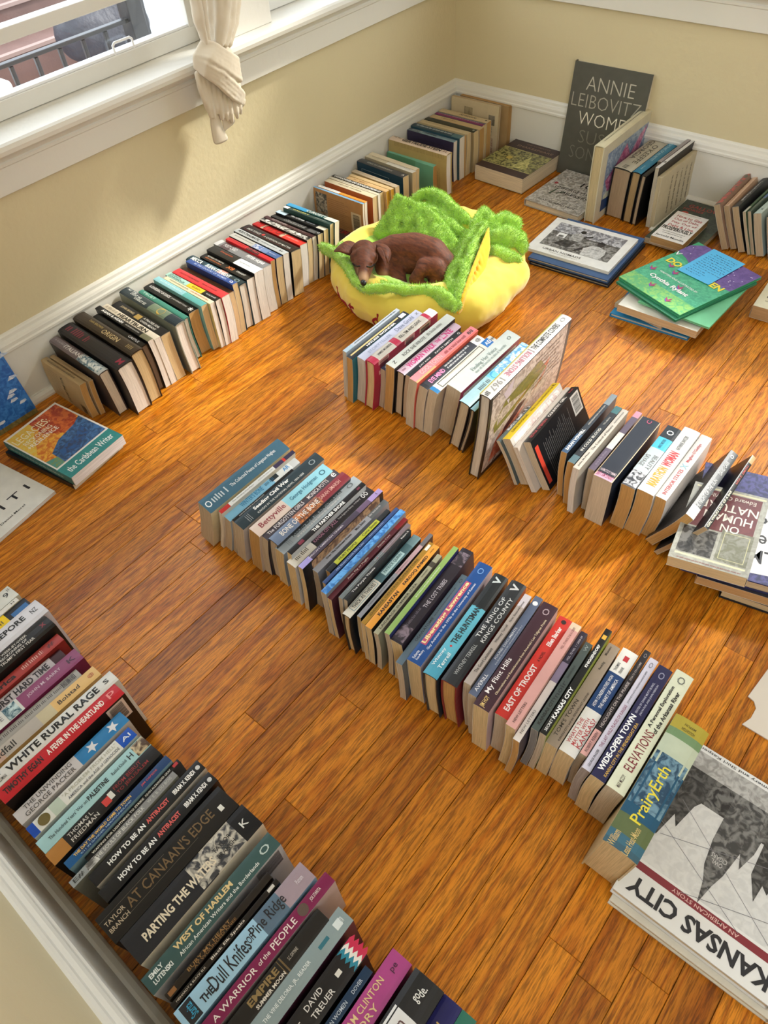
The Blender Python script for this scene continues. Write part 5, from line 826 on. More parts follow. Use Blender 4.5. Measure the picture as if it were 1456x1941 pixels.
('D',6,0.8571,-2.5972,0,91.2,0.0,0.2263,0.0254,0.135,0.001, ('p', 'b8b0b4', '6a2430', 'efe8dd', 'mauve grey paperback with black hand drawn capitals, sitting low', [(0.9, 1, '3a1418')], [('THE WORST HARD TIME', 0.2, 0.86, 0.7, 0, '241c20')], [])),
('D',7,0.8832,-2.5964,0,90.9,0.0,0.2425,0.03,0.142,0.001, ('p', '8c4a70', '6c1c44', 'efe8dd', 'plum paperback with pale capitals and a white photo panel', [(0.0, 0.5, 'd8dad8')], [('JOHN M. BARRY', 0.56, 0.84, 0.34, 0, 'd0b8c8'), ('RISING TIDE', 0.08, 0.36, 0.4, 0, '8f8c90'), ('K', 0.9, 0.96, 0.4, 0, '3c1c34')], [('pic', 'T', 0.38, 0.48, '1e5468', 'c8dce0')])),
('D',8,0.9137,-2.5952,0,90.5,0.0,0.2192,0.0198,0.135,0.001, ('p', 'a8a6a2', '9c9a96', 'efe8dd', 'low grey paperback printed with a fine map', [], [('~', 0.2, 0.95, 0.5, 0, '5a5654')], [('bar', 'T', 0.84, 0.96, '333333')])),
('D',9,0.9385,-2.589,0,90.5,0.0,0.2348,0.0258,0.142,0.001, ('p', 'e0b878', 'cca060', 'efe8dd', 'paperback with an apricot to grey spine and a thin black river line', [(0.0, 0.2, 'c8a898'), (0.2, 0.5, 'b8b0a8'), (0.5, 0.62, 'c8bc9c')], [('Windfall', 0.04, 0.3, 0.62, 0, '2c2826'), ('Bolstad', 0.66, 0.84, 0.4, 0, '2c2622'), ('@', 0.92, 0.97, 0.4, 0, 'b8603c')], [])),
('D',10,0.9821,-2.5807,0,90.7,0.0,0.238,0.0266,0.158,0.001, ('h', 'dcdcda', 'd4d2cc', 'efe8dd', 'white hardback with huge black capitals', [], [('WHITE RURAL RAGE', 0.12, 0.86, 0.64, 0, '161616'), ('PAUL', 0.02, 0.08, 0.3, 0.2, '3a3a3a'), ('WALDMAN', 0.02, 0.1, 0.3, -0.2, '3a3a3a'), ('S', 0.9, 0.96, 0.4, 0, '2a2a2a')], [])),
('D',11,1.0093,-2.5836,0,91.1,0.0,0.2312,0.0297,0.158,0.001, ('h', 'c0242e', '1c1412', 'efe8dd', 'red hardback with black covers and a barcode on the back', [], [('TIMOTHY EGAN', 0.04, 0.34, 0.5, 0, '2c0c0e'), ('A FEVER IN THE HEARTLAND', 0.38, 0.86, 0.46, 0, 'f2e4dc'), ('p', 0.9, 0.96, 0.5, 0, 'e88c88')], [('rect', 'R', 0.82, 0.97, 0.6, 0.95, 'dcc8c0'), ('bar', 'R', 0.84, 0.95, 0.64, 0.92, '2c2420')])),
('D',12,1.0527,-2.5863,0,91.9,0.0,0.2097,0.026,0.142,0.001, ('p', 'cac5c6', 'c0bab8', 'd9bf90', 'pale grey paperback with a blue flag and white stars', [(0.55, 1, '2f7cb4')], [('THE UNWINDING', 0.08, 0.5, 0.38, 0.22, '5a5656'), ('GEORGE PACKER', 0.06, 0.5, 0.38, -0.22, '5a5656')], [('star', 'T', 0.68, 0.03, 'dcdce0'), ('star', 'T', 0.88, 0.03, 'dcdce0')])),
('D',13,1.088,-2.585,0,92.3,0.0,0.2005,0.0231,0.142,0.001, ('p', 'dcdcd6', 'd0d0c8', 'd9bf90', 'white paperback with a bronze seal and blue ends', [(0.0, 0.06, '1c4cae'), (0.86, 1, '1650b4'), (0.2, 0.3, 'bccabc')], [('"A PROBLEM FROM HELL"', 0.32, 0.84, 0.34, 0.2, 'b0b0a0'), ('AMERICA and the AGE of GENOCIDE', 0.34, 0.84, 0.28, -0.22, '5a5e68'), ('AI', 0.89, 0.97, 0.4, 0, 'e4ecf4')], [('disc', 'T', 0.13, 0.011, '6a5c2c')])),
('D',14,1.1184,-2.5872,0,92.6,0.0,0.2066,0.0254,0.142,0.001, ('p', 'a3ccd0', '94bcc0', 'd9bf90', 'ice blue paperback with a torn photo at the far end', [], [("The Hundred Years' War on", 0.08, 0.42, 0.3, 0, '2c3c44'), ('PALESTINE', 0.43, 0.62, 0.42, 0, '1a2226'), ('Rashid Khalidi', 0.66, 0.8, 0.28, 0, '2c3c44'), ('H', 0.82, 0.86, 0.5, 0, '1a2226')], [('pic', 'T', 0.88, 1, '4c3420', 'c8b490')])),
('D',15,1.1444,-2.5875,0,92.6,0.0,0.2078,0.025,0.142,0.001, ('p', '1f1d1e', '1b191a', 'd9bf90', 'black paperback with dark red title and a tan near end', [(0.0, 0.15, 'b07a3c')], [('THOMAS L.', 0.18, 0.4, 0.34, 0.2, 'c8c4be'), ('FRIEDMAN', 0.18, 0.42, 0.34, -0.2, 'c8c4be'), ('FROM BEIRUT', 0.6, 0.86, 0.34, 0.2, '8a2428'), ('TO JERUSALEM', 0.6, 0.9, 0.34, -0.2, '8a2428')], [('rect', 'T', 0.48, 0.54, -0.3, 0.2, 'c83a34'), ('rect', 'T', 0.54, 0.58, -0.2, 0.3, 'd8d8d0')])),
('D',16,1.1764,-2.5761,0,92.6,0.0,0.1999,0.0146,0.142,0.001, ('p', '24426e', '7fa2b4', 'e6dccb', 'navy paperback with yellow capitals', [(0.0, 0.12, '205a90')], [('THE DAY THE WORLD CAME TO TOWN', 0.08, 0.62, 0.4, 0.15, 'e0b85c'), ('9/11 IN GANDER, NEWFOUNDLAND', 0.12, 0.6, 0.26, -0.28, 'a8c8e4'), ('JIM DEFEDE', 0.72, 0.88, 0.34, 0, 'c84a4c')], [])),
('D',17,1.1916,-2.5524,0,92.5,0.0,0.1846,0.0091,0.135,0.001, ('p', '1a1a1c', '1a1a1c', 'e6dccb', 'thin black paperback with white capitals, half hidden', [], [('WAITING FOR LIGHTNING TO STRIKE', 0.06, 0.6, 0.5, 0, 'd8d4cc'), ('KEVIN ALEXANDER GRAY', 0.62, 0.9, 0.5, 0, 'e4e2dc')], [('rect', 'T', 0.93, 0.98, -0.3, 0.3, 'b83034')])),
('D',18,1.2013,-2.5875,0,92.4,0.0,0.2023,0.0126,0.135,0.001, ('p', '8a8a8a', '7c7d74', 'e6dccb', 'thin mid grey paperback standing close to the wall', [(0.0, 0.14, '9aa0a2')], [('THE SOULS OF BLACK FOLK', 0.22, 0.68, 0.55, 0, 'dcdcd8'), ('W. E. B. DU BOIS', 0.72, 0.96, 0.45, 0, 'b8b8b4'), ('E#', 0.02, 0.12, 0.7, 0, '3a3c3e')], [('pic', 'T', 0.14, 0.24, '5c5a58', 'e0e0de')])),
('D',19,1.2177,-2.5654,0,92.1,0.0,0.2161,0.0212,0.135,0.001, ('p', '1e1e20', 'd8d2c4', 'efe8dd', 'black paperback with a red boxed word, nearer the grey spine', [], [('HOW TO BE AN', 0.14, 0.46, 0.46, 0, 'eeeeec'), ('ANTIRACIST', 0.48, 0.68, 0.46, 0, 'd8605c'), ('IBRAM X. KENDI', 0.73, 0.93, 0.46, 0, 'eeeeec')], [('disc', 'T', 0.965, 0.0038, 'c8c8c8')])),
('D',20,1.2464,-2.5682,0,91.9,0.0,0.2181,0.022,0.135,0.001, ('p', '1d1d1f', '1d1d1f', 'efe8dd', 'black paperback with a red boxed word, nearer the worn thick spine', [], [('HOW TO BE AN', 0.14, 0.46, 0.46, 0, 'eeeeec'), ('ANTIRACIST', 0.48, 0.68, 0.46, 0, 'd8605c'), ('IBRAM X. KENDI', 0.73, 0.93, 0.46, 0, 'eeeeec')], [('disc', 'T', 0.965, 0.0038, 'c8c8c8')])),
('D',21,1.2755,-2.5915,0,91.0,0.0,0.2352,0.048,0.142,0.001, ('p', '1c1a19', '1c1a19', 'efe8dd', 'very thick creased black paperback with bronze capitals', [], [("AT CANAAN'S EDGE", 0.18, 0.86, 0.42, 0.05, '6f5838'), ('TAYLOR', 0.02, 0.16, 0.18, 0.1, 'b8a890'), ('BRANCH', 0.02, 0.16, 0.18, -0.14, 'b8a890')], [('rect', 'T', 0.9, 0.93, -0.2, 0.0, 'dcdcd4'), ('rect', 'T', 0.0, 0.5, 0.28, 0.285, '8a8070'), ('rect', 'T', 0.1, 0.7, -0.2, -0.195, '8a8070')])),
('D',22,1.3241,-2.5846,0,90.8,0.0,0.2326,0.0463,0.142,0.001, ('p', '25262b', 'd8cfb8', 'efe8dd', 'very thick paperback with a dark spine and misty white photo', [(0.62, 0.86, 'b0a898'), (0.86, 1, '161618')], [('PARTING THE WATERS', 0.1, 0.66, 0.36, -0.05, 'e0d4bc'), ('TAYLOR', 0.68, 0.82, 0.2, 0.1, '1c1c1e'), ('BRANCH', 0.68, 0.82, 0.2, -0.14, '1c1c1e'), ('K', 0.9, 0.95, 0.3, 0, 'd8d8d4')], [('pic', 'T', 0.5, 0.86, '34363c', 'c8c2b4')])),
('D',23,1.3842,-2.5949,0,90.6,0.0,0.2393,0.0275,0.142,0.001, ('p', '3a5655', 'c8c8cc', 'efe8dd', 'dark green paperback with gold capitals', [], [('EMILY', 0.04, 0.13, 0.3, 0.2, 'dce4e2'), ('LUTENSKI', 0.04, 0.17, 0.3, -0.15, 'dce4e2'), ('WEST OF HARLEM', 0.22, 0.66, 0.4, 0.2, 'dcc48c'), ('African American Writers and the Borderlands', 0.22, 0.84, 0.24, -0.22, 'e0e6e2'), ('O', 0.88, 0.95, 0.5, 0, 'b8c8c4')], [('bar', 'R', 0.78, 0.97, 0.6, 0.95, '55565a')])),
('D',24,1.4221,-2.5851,0,90.4,0.0,0.1903,0.0108,0.142,0.001, ('p', '231c16', '201a14', 'c59a5f', 'dark brown paperback with gold capitals', [], [('BURY MY HEART', 0.2, 0.6, 0.55, 0.15, '9a7240'), ('AT WOUNDED KNEE', 0.24, 0.64, 0.4, -0.25, '8a6438')], [('rect', 'T', 0.02, 0.08, -0.3, 0.3, '8a5c30')])),
('D',25,1.4368,-2.5873,0,90.1,0.0,0.1946,0.008,0.142,0.001, ('p', '1d1814', '1d1814', 'c59a5f', 'thin black brown paperback with small white lettering', [], [('NEIHARDT & BLACK ELK', 0.04, 0.3, 0.4, 0, 'c8beb0'), ('Black Elk Speaks', 0.34, 0.68, 0.7, 0, 'e0d8cc')], [('rect', 'T', 0.9, 0.96, -0.3, 0.3, 'c8c4bc')])),
('D',26,1.4472,-2.5905,0,89.8,0.0,0.2355,0.0316,0.142,0.001, ('p', '9cc4dc', '8ab0c8', 'efe8dd', 'sky blue paperback with tall thin black title', [(0.6, 0.78, '5a7084'), (0.78, 1, 'a08e98')], [('THE', 0.14, 0.22, 0.4, -0.1, '1c1c24'), ('Dull Knifes', 0.22, 0.5, 0.8, 0, '1c1c24'), ('OF', 0.5, 0.54, 0.4, 0, '1c1c24'), ('Pine Ridge', 0.54, 0.8, 0.8, 0, '1c1c24'), ('Starita', 0.03, 0.12, 0.6, 0, '3aa0c8', 90), ('Putnam', 0.9, 0.95, 0.4, 0, 'd8d0d8')], [('rect', 'T', 0.03, 0.11, -0.45, 0.45, '151820')])),
('D',27,1.4842,-2.5924,0,89.7,0.0,0.2507,0.0195,0.142,0.001, ('p', '7c1f4c', 'c8bcbc', 'efe8dd', 'burgundy paperback with cream lettering and an oval portrait', [], [('A WARRIOR', 0.12, 0.42, 0.5, 0, 'e8dcd8'), ('of the', 0.44, 0.52, 0.4, 0, 'e8dcd8'), ('PEOPLE', 0.54, 0.72, 0.6, 0, 'e8dcd8'), ('JOE STARITA', 0.84, 0.92, 0.4, 0, 'e8dcd8')], [('disc', 'T', 0.78, 0.013, 'd8c8bc'), ('disc', 'T', 0.78, 0.009, '5a4840')])),
('D',28,1.5101,-2.5999,0,90.3,0.0,0.2168,0.0232,0.142,0.001, ('p', '211e1c', '1e1b19', 'efe8dd', 'black paperback with bronze and white capitals', [], [('EMPIRE', 0.36, 0.6, 0.5, 0.15, '8c7448'), ('SUMMER MOON', 0.38, 0.62, 0.26, -0.3, 'd8d0c4'), ('S.C. GWYNNE', 0.68, 0.76, 0.4, 0, 'b8b0a4')], [('rect', 'T', 0.64, 0.65, -0.5, 0.5, '6a5430'), ('rect', 'T', 0.62, 0.625, -0.5, 0.5, '6a5430')])),
('D',29,1.534,-2.5908,0,90.9,0.0,0.228,0.0276,0.142,0.001, ('p', '8a9a9c', '5c2c48', 'efe8dd', 'blue grey paperback with a feather mark', [], [('THE VINE DELORIA, JR., READER', 0.3, 0.68, 0.3, 0, 'e4eaea'), ('FULCRUM', 0.92, 0.98, 0.3, 0, 'e4eaea', 90)], [('rect', 'T', 0.76, 0.84, -0.1, 0.1, '2a6c7c'), ('rect', 'T', 0.9, 0.95, -0.2, 0.2, 'd8e0e0')])),
('D',30,1.5711,-2.6027,0,91.3,0.0,0.2205,0.0332,0.142,0.001, ('p', '201e1f', '1c1a1b', 'efe8dd', 'black paperback with a red, white and teal zigzag far end', [], [('DAVID', 0.56, 0.7, 0.28, 0.2, 'd8d4d0'), ('TREUER', 0.56, 0.74, 0.28, -0.2, 'd8d4d0'), ('OF', 0.44, 0.5, 0.34, 0, 'd8d4d0')], [('rect', 'T', 0.8, 0.84, -0.1, 0.1, 'd8d4cc'), ('zig', 'T', 0.9, 0.95, '208098', 'c4204a')])),
('D',31,1.6097,-2.584,0,91.4,0.0,0.1918,0.0129,0.142,0.001, ('p', '1c3550', '1a2c44', 'efe8dd', 'thin navy paperback with small pale capitals', [], [('ESSAYS BY AMERICAN WOMEN', 0.3, 0.76, 0.5, 0, 'b8c4d0'), ('DOVER', 0.82, 0.92, 0.45, 0, 'b8c4d0')], [])),
('D',32,1.6265,-2.5783,0,91.5,0.0,0.2247,0.0321,0.142,0.001, ('p', 'ab4684', '94386c', 'efe8dd', 'magenta pink paperback with gold capitals', [], [('GRAHAM CLINTON', 0.4, 0.84, 0.34, 0.2, 'dcc08c'), ('HISTORY', 0.4, 0.72, 0.34, -0.2, 'dcc08c'), ('pe', 0.9, 0.95, 0.3, 0, '4a1c3c')], [])),
('D',33,1.6662,-2.5712,0,91.8,0.0,0.2179,0.0454,0.158,0.001, ('h', '242425', '202021', 'efe8dd', 'thick black hardback with a white label signed in brown script', [], [('Clinton', 0.5, 0.74, 0.4, 0.05, '5a3c3c'), ('go', 0.86, 0.9, 0.3, 0.0, 'e4e4e0'), ('de.', 0.9, 0.95, 0.3, 0.0, 'e4e4e0')], [('rectb', 'T', 0.1, 0.78, -0.42, 0.42, 'dcdcdc')])),
('D',34,1.7122,-2.5675,0,92.0,0.0,0.2164,0.0273,0.142,0.001, ('p', '20205a', '1c1c4c', 'efe8dd', 'navy blue paperback with gold capitals and a curled corner', [], [('CLINTON', 0.5, 0.86, 0.4, 0, 'c8a860')], [])),
('D',35,1.7401,-2.5601,0,92.1,0.0,0.2099,0.0211,0.142,0.001, ('p', '2f6e5c', '286050', 'efe8dd', 'green paperback at the lower end of the row by the south wall', [], [('~', 0.5, 0.8, 0.4, 0, '88a898')], [])),
('E',0,0.7597,-0.3192,0,90.9,-0.2,0.3639,0.0339,0.2465,0.001, ('h', 'cfc5a4', 'cdc6ae', 'c8b48c', 'very tall cream art hardback with a flower painting on its cover', [], [('~', 0.1, 0.9, 0.2, 0.1, '6a6458')], [('flower', 'R')])),
('E',1,0.7983,-0.2482,0.0016,88.8,1.5,0.2516,0.0597,0.1631,0.001, ('h', 'bbb4a2', '16181a', 'b0967a', 'very thick white hardback with rows of spaced black capitals', [], [('GEORGIA', 0.3, 0.9, 0.34, 0.22, '4a463e', 180), ("O'KEEFFE", 0.2, 0.8, 0.34, -0.18, '4a463e', 180), ('~', 0.03, 0.12, 0.5, 0, '4a463e')], [])),
('E',2,0.8635,-0.254,0.0008,88.8,1.5,0.2653,0.0289,0.1661,0.001, ('h', '2a7896', '16181a', 'a88c64', 'teal blue hardback with pale capitals', [], [('PORTRAIT OF AN ARTIST', 0.35, 0.9, 0.4, 0.1, 'a8ccd4', 180), ('~', 0.1, 0.2, 0.3, 0, 'a8ccd4')], [])),
('E',3,0.8961,-0.2559,0.0004,88.8,1.5,0.1959,0.0158,0.1625,0.001, ('h', '1c1c1e', '151516', 'b0987c', 'low black hardback with pale page edges', [], [], [])),
('E',4,0.9279,-0.2011,0,87.7,-2.3,0.24,0.0127,0.19,0.001, ('p', '8c8484', '7c7474', '6a5c50', 'thin grey magazine with a dark sleeve', [], [('~', 0.1, 0.4, 0.5, 0, '444444')], [])),
('E',5,0.9411,-0.2425,0,87.7,-2.3,0.2433,0.0112,0.1896,0.001, ('p', 'c8c4c0', '2a2828', 'b8ac98', 'white and black spined catalogue', [], [('a', 0.16, 0.22, 0.8, 0, '333333')], [])),
('E',6,0.9529,-0.2434,0,87.7,-2.3,0.2423,0.0147,0.1639,0.001, ('p', 'c2b494', 'c8bc9e', 'b8a888', 'cream catalogue with columns of spaced black capitals on its cover', [], [], [('caps', 'R')])),
('F',0,1.1967,-0.2461,0,90.4,-25.5,0.2391,0.0181,0.1404,0.001, ('p', 'a0524c', '8a7060', 'b09878', 'paperback with a red and green floral spine, leaning left', [], [], [('flor', 'T', 0.0, 1, '3c4a34', 'c03a34')])),
('F',1,1.2177,-0.2294,0,90.3,-25.1,0.2203,0.0162,0.1358,0.001, ('p', 'c9a688', 'bf9c80', 'b49a78', 'pinkish tan paperback leaning on the floral one', [], [('~', 0.04, 0.4, 0.35, 0, 'a07058')], [])),
('F',2,1.2437,-0.2334,0,89.1,-24.3,0.2247,0.0188,0.1407,0.001, ('p', '1e1e20', '1c1c1e', 'b49a78', 'black paperback with white lettering by the far wall', [], [('Farewell', 0.2, 0.45, 0.5, 0.0, 'd0ccc8', 180), ('Traveling Mercies', 0.45, 0.85, 0.4, 0, 'c8c4c0', 180)], [])),
('F',3,1.2706,-0.2314,0,88.2,-23.3,0.2,0.0083,0.1318,0.001, ('p', '5c7056', '4c6048', 'b8a488', 'green and white paperback leaning by the black one', [(0.0, 0.2, 'c8c4b4')], [], [])),
('F',4,1.2797,-0.2252,0,87.8,-22.0,0.2,0.0096,0.1326,0.001, ('p', '4c5a4c', '445044', 'b8a488', 'thin moss green paperback', [(0.5, 1, '55688c')], [('~', 0.1, 0.5, 0.4, 0, 'a8a894')], [])),
('F',5,1.2948,-0.227,0,87.0,-20.9,0.2,0.0222,0.1311,0.001, ('p', 'b4c4bc', 'a8b8b0', 'bca88c', 'pale aqua paperback with a small black triangle', [], [('A', 0.12, 0.2, 0.4, 0, '2a3c3c')], [])),
('F',6,1.3335,-0.2318,0,86.1,-20.2,0.2,0.0191,0.1333,0.001, ('p', '1f2022', '1f2022', 'bca88c', 'black paperback cut by the right edge near the far wall', [], [], [])),
]
strings = set()
for r in BOOKS:
    for t in r[-1][6]:
        strings.add(t[0])
    for e in r[-1][7]:
        if e[0] == 'text': strings.add(e[2])
strings |= {'+RESILIENCE', '100', '@', 'AN AMERICAN STORY', 'Bread', 'CIGARS', 'Caro', 'Cynthia Rylant', 'DOG HEAVEN', 'DRESSES', 'Daniel Morel', 'Debt & Live', 'Edward O. Wilson', 'GALLOWAY', 'H A I T I', 'HAL RUBENSTEIN', 'HORSES', 'HUMAN', 'How to Get', 'Jerrold Mundis', 'KANSAS CITY', 'LEGACIES:', 'NATURE', 'ON', 'OWL', 'Out of Debt,', 'PROSPEROUSLY', 'PSALM', 'RECKONING', 'Rick Montgomery and Shirl Kasper', 'SHAKESPEARE', 'ST LIMITS', 'Stay Out of', 'THE COMPLETE', 'UNFORGETTABLE', 'URBAN NOMADS', 'V', 'WRITTEN AND ILLUSTRATED BY', '^ANNIE', '^LEIBOVITZ', '^SONTAG', '^SUSAN', '^WOMEN', 'd', 'g', 'h', 'o', 'some', 't', 'the Caribbean Writer', '~'}
BOLD.update('''WHITE RURAL RAGE|A FEVER IN THE HEARTLAND|TIMOTHY EGAN|LEPORE|JILL|America|THE WORST HARD TIME|HOW TO BE AN|ANTIRACIST|IBRAM X. KENDI|PARTING THE WATERS|WEST OF HARLEM|THE DAY THE WORLD CAME TO TOWN|PALESTINE|EMPIRE|SUMMER MOON|KANSASTAN|FAROOQ AHMED|Liberating Lawrence|WIDE-OPEN TOWN|KANSAS CITY|KNIGGENDORF|EAST OF TROOST|Ellen Barker|Seeding Civil War|HEARTBURN|GERTRUDE STEIN|POST-TRAUMATIC|WOMAN WALK|THE|LINE|COUNTRY GIRL|MARATHON|WOMAN|SARAH VOWELL|THE HUNTSMAN|A Personal Exploration|of the Arkansas River|EYE MIND|EMILY|LUTENSKI|WAITING FOR LIGHTNING TO STRIKE|SUSAN STRAIGHT|MECCA|PETER HUJAR|AGAIN & AGAIN|UNDERACHIEVERS AND BOUNDLESS DREAM CO|THE FARTHER SHORE|Drag The Darkness Down|DOG HEAVEN|Cynthia Rylant|PROSPEROUSLY|HITLESS WONDER|POLICING SEX IN THE SUNFLOWER STATE'''.split('|'))
text_meshes([s for s in strings if s.strip('~')])
CNT = {k: sum(1 for r in BOOKS if r[0] == k) for k in 'ABCDEF'}
for (row, k, bx, by, bz, ang, lean, l, t, w, bend, lk) in BOOKS:
    kind, spine, side, page, look, bands, texts, extras = lk
    Book.revrow = row == 'A'
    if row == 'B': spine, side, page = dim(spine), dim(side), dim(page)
    n = CNT[row]; pos = k + 1
    place = ROWN[row][0]
    which = ('%s from the near end' % ordinal(pos) if pos <= n - pos + 1 else '%s from the far end' % ordinal(n - pos + 1)) if row == 'A' else \
            ('%s from the left' % ordinal(pos) if pos <= n - pos + 1 else '%s from the right' % ordinal(n - pos + 1))
    words = (look.split() + [',']); lab = look
    full = '%s, %s %s' % (look, which, place)
    if len(full.split()) > 16: full = '%s, %s' % (look, which + (' ' + {'A': 'by window wall', 'B': 'before dog bed', 'C': 'in middle row', 'D': 'bottom left row', 'E': 'art cluster', 'F': 'right edge'}[row]))
    if len(full.split()) > 16:
        lw = look.split(); full = ' '.join(lw[:16 - (len(full.split()) - len(lw))]) + ', ' + which + ' ' + {'A': 'by window wall', 'B': 'before dog bed', 'C': 'in middle row', 'D': 'bottom left row', 'E': 'art cluster', 'F': 'right edge'}[row]
    mw = Matrix.Translation((bx, by, bz)) @ Matrix.Rotation(rad(ang), 4, 'Z') @ Matrix.Rotation(rad(lean), 4, 'X')
    b = Book(l, t, w, kind, spine, side, page, bands, bend, mw, full, ROWN[row][1], seed=k*7+ord(row))
    for e in extras:
        ty = e[0]
        if ty in ('rect', 'rectb'):
            sd = e[1]; a0, a1, c0, c1 = e[2:6]
            if sd == 'T': b.rect('T', a0*l, a1*l, c0*t, c1*t, e[6])
            else: b.rect(sd, a0*l, a1*l, c0*w, c1*w, e[6])
        elif ty in ('pic', 'tiles', 'swirl', 'blots', 'scales', 'flor'):
            sd = e[1]
            if sd == 'T': b.rect('T', e[2]*l, e[3]*l, -.46*t, .46*t, e[4], e[5])
            else: b.rect(sd, e[2]*l, e[3]*l, e[4]*w, e[5]*w, e[6], e[7])
        elif ty == 'disc': b.disc(e[1], e[2]*l, 0, min(e[3], .42*t), e[4])
        elif ty == 'star': b.disc(e[1], e[2]*l, 0, min(e[3], .42*t), e[4], star=True)
        elif ty == 'bar':
            if e[1] == 'T': b.bars('T', e[2]*l, e[3]*l, -.3*t, .3*t, e[4])
            else: b.bars(e[1], e[2]*l, e[3]*l, e[4]*w, e[5]*w, e[6], vert=False)
        elif ty.startswith('lines'):
            if e[1] == 'T': b.lines('T', e[2]*l, e[3]*l, e[4]*t, e[5]*t, e[6], along=False)
            else: b.lines(e[1], e[2]*l, e[3]*l, e[4]*w, e[5]*w, e[6], step=.0065, ht=.0026, along=(ty == 'lines2') ^ True)
        elif ty.startswith('frame'):
            if e[1] == 'T': b.frame('T', e[2]*l, e[3]*l, -.36*t, .36*t, e[4], .0009 if ty != 'frame2' else .002)
            else: b.frame(e[1], e[2]*l, e[3]*l, .2*w, .85*w, e[4], .0012)
        elif ty == 'text': b.text(e[1], e[2], (e[3]+e[4])/2*l, (e[5]+e[6])/2*w, (e[6]-e[5])*w, max(.008, (e[4]-e[3])*l), e[7], 90)
        elif ty == 'zig':
            for q, cc in ((0, e[4]), (1, 'e4e0d8'), (2, e[5])):
                for j in range(4):
                    v0 = -t*.46 + t*.92*j/4; v1 = v0 + t*.92/4; vm = (v0+v1)/2; u = (.88+.035*q)*l; d = .012
                    b.poly('T', [(u, v0), (u+.007, vm), (u+.007+d, vm), (u+d, v0)], cc); b.poly('T', [(u+.007, vm), (u, v1), (u+d, v1), (u+.007+d, vm)], cc)
        elif ty == 'art':
            b.rect('R', .02*l, .97*l, .02*w, .985*w, '1a1714'); b.rect('R', .03*l, .96*l, .03*w, .975*w, 'cdbfb4', '9a8a80')
            b.poly('R', [(.03*l, .03*w), (.16*l, .03*w), (.4*l, .5*w), (.1*l, .97*w), (.03*l, .97*w)], '17140f')
            b.poly('R', [(.08*l, .60*w), (.2*l, .8*w), (.62*l, .86*w), (.72*l, .7*w), (.3*l, .55*w), (.1*l, .5*w)], '6c6a2c', col2='857c34')
            b.poly('R', [(.10*l, .12*w), (.26*l, .12*w), (.44*l, .40*w), (.70*l, .62*w), (.76*l, .78*w), (.62*l, .74*w), (.36*l, .6*w), (.14*l, .36*w)], 'b4553e', col2='d98a6a')
            b.poly('R', [(.22*l, .34*w), (.40*l, .44*w), (.5*l, .54*w), (.4*l, .56*w), (.24*l, .44*w)], '40181a')
            b.poly('R', [(.16*l, .9*w), (.28*l, .96*w), (.24*l, .72*w)], 'cbbcc4')
            b.poly('R', [(.3*l, .18*w), (.5*l, .30*w), (.62*l, .26*w), (.45*l, .12*w)], 'cfcfca')
            b.lines('R', .55*l, .93*l, .55*w, .95*w, '5c4c46', step=.012, ht=.006)
            b.rect('S', .0*l, l, 0, w, 'c8b820')
        elif ty == 'flower':
            b.rect('R', .10*l, .86*l, .10*w, .86*w, '6f84a8', 'a8b8c8')
            b.poly('R', [(.12*l, .5*w), (.3*l, .62*w), (.46*l, .8*w), (.56*l, .6*w), (.72*l, .78*w), (.84*l, .84*w), (.7*l, .5*w), (.4*l, .36*w), (.2*l, .3*w)], 'a84c7c', col2='d898b8')
            b.poly('R', [(.12*l, .3*w), (.34*l, .42*w), (.5*l, .34*w), (.36*l, .2*w), (.14*l, .2*w)], 'c8d0b8', col2='e0e4d4')
            b.poly('R', [(.1*l, .1*w), (.42*l, .1*w), (.36*l, .22*w), (.1*l, .26*w)], '2c4878')
            b.text('R', '~', .93*l, .5*w, .7*w, .016, '4a4238', 90)
        elif ty == 'caps':
            for j in range(5): b.text('R', '~', (.32+.13*j)*l, .5*w, .74*w, .012, '3c362c', 90)
    for tx in texts:
        st, a, b_, h, c, col = tx[:6]; rot = tx[6] if len(tx) > 6 else 0
        if rot == 90: b.text('T', st, (a+b_)/2*l, c*t, h*t*.95, max(.003, (b_-a)*l*.55), col, 90)
        else:
            wd = (b_-a)*l; ht = h*t*.82
            if st in FONT_CACHE: ht = min(ht, wd/FONT_CACHE[st][2]*2.4); wd = min(wd, ht*FONT_CACHE[st][2]*1.9)
            b.text('T', st, (a+b_)/2*l, c*t, wd, ht, col, rot)
    b.finish()
Book.revrow = False
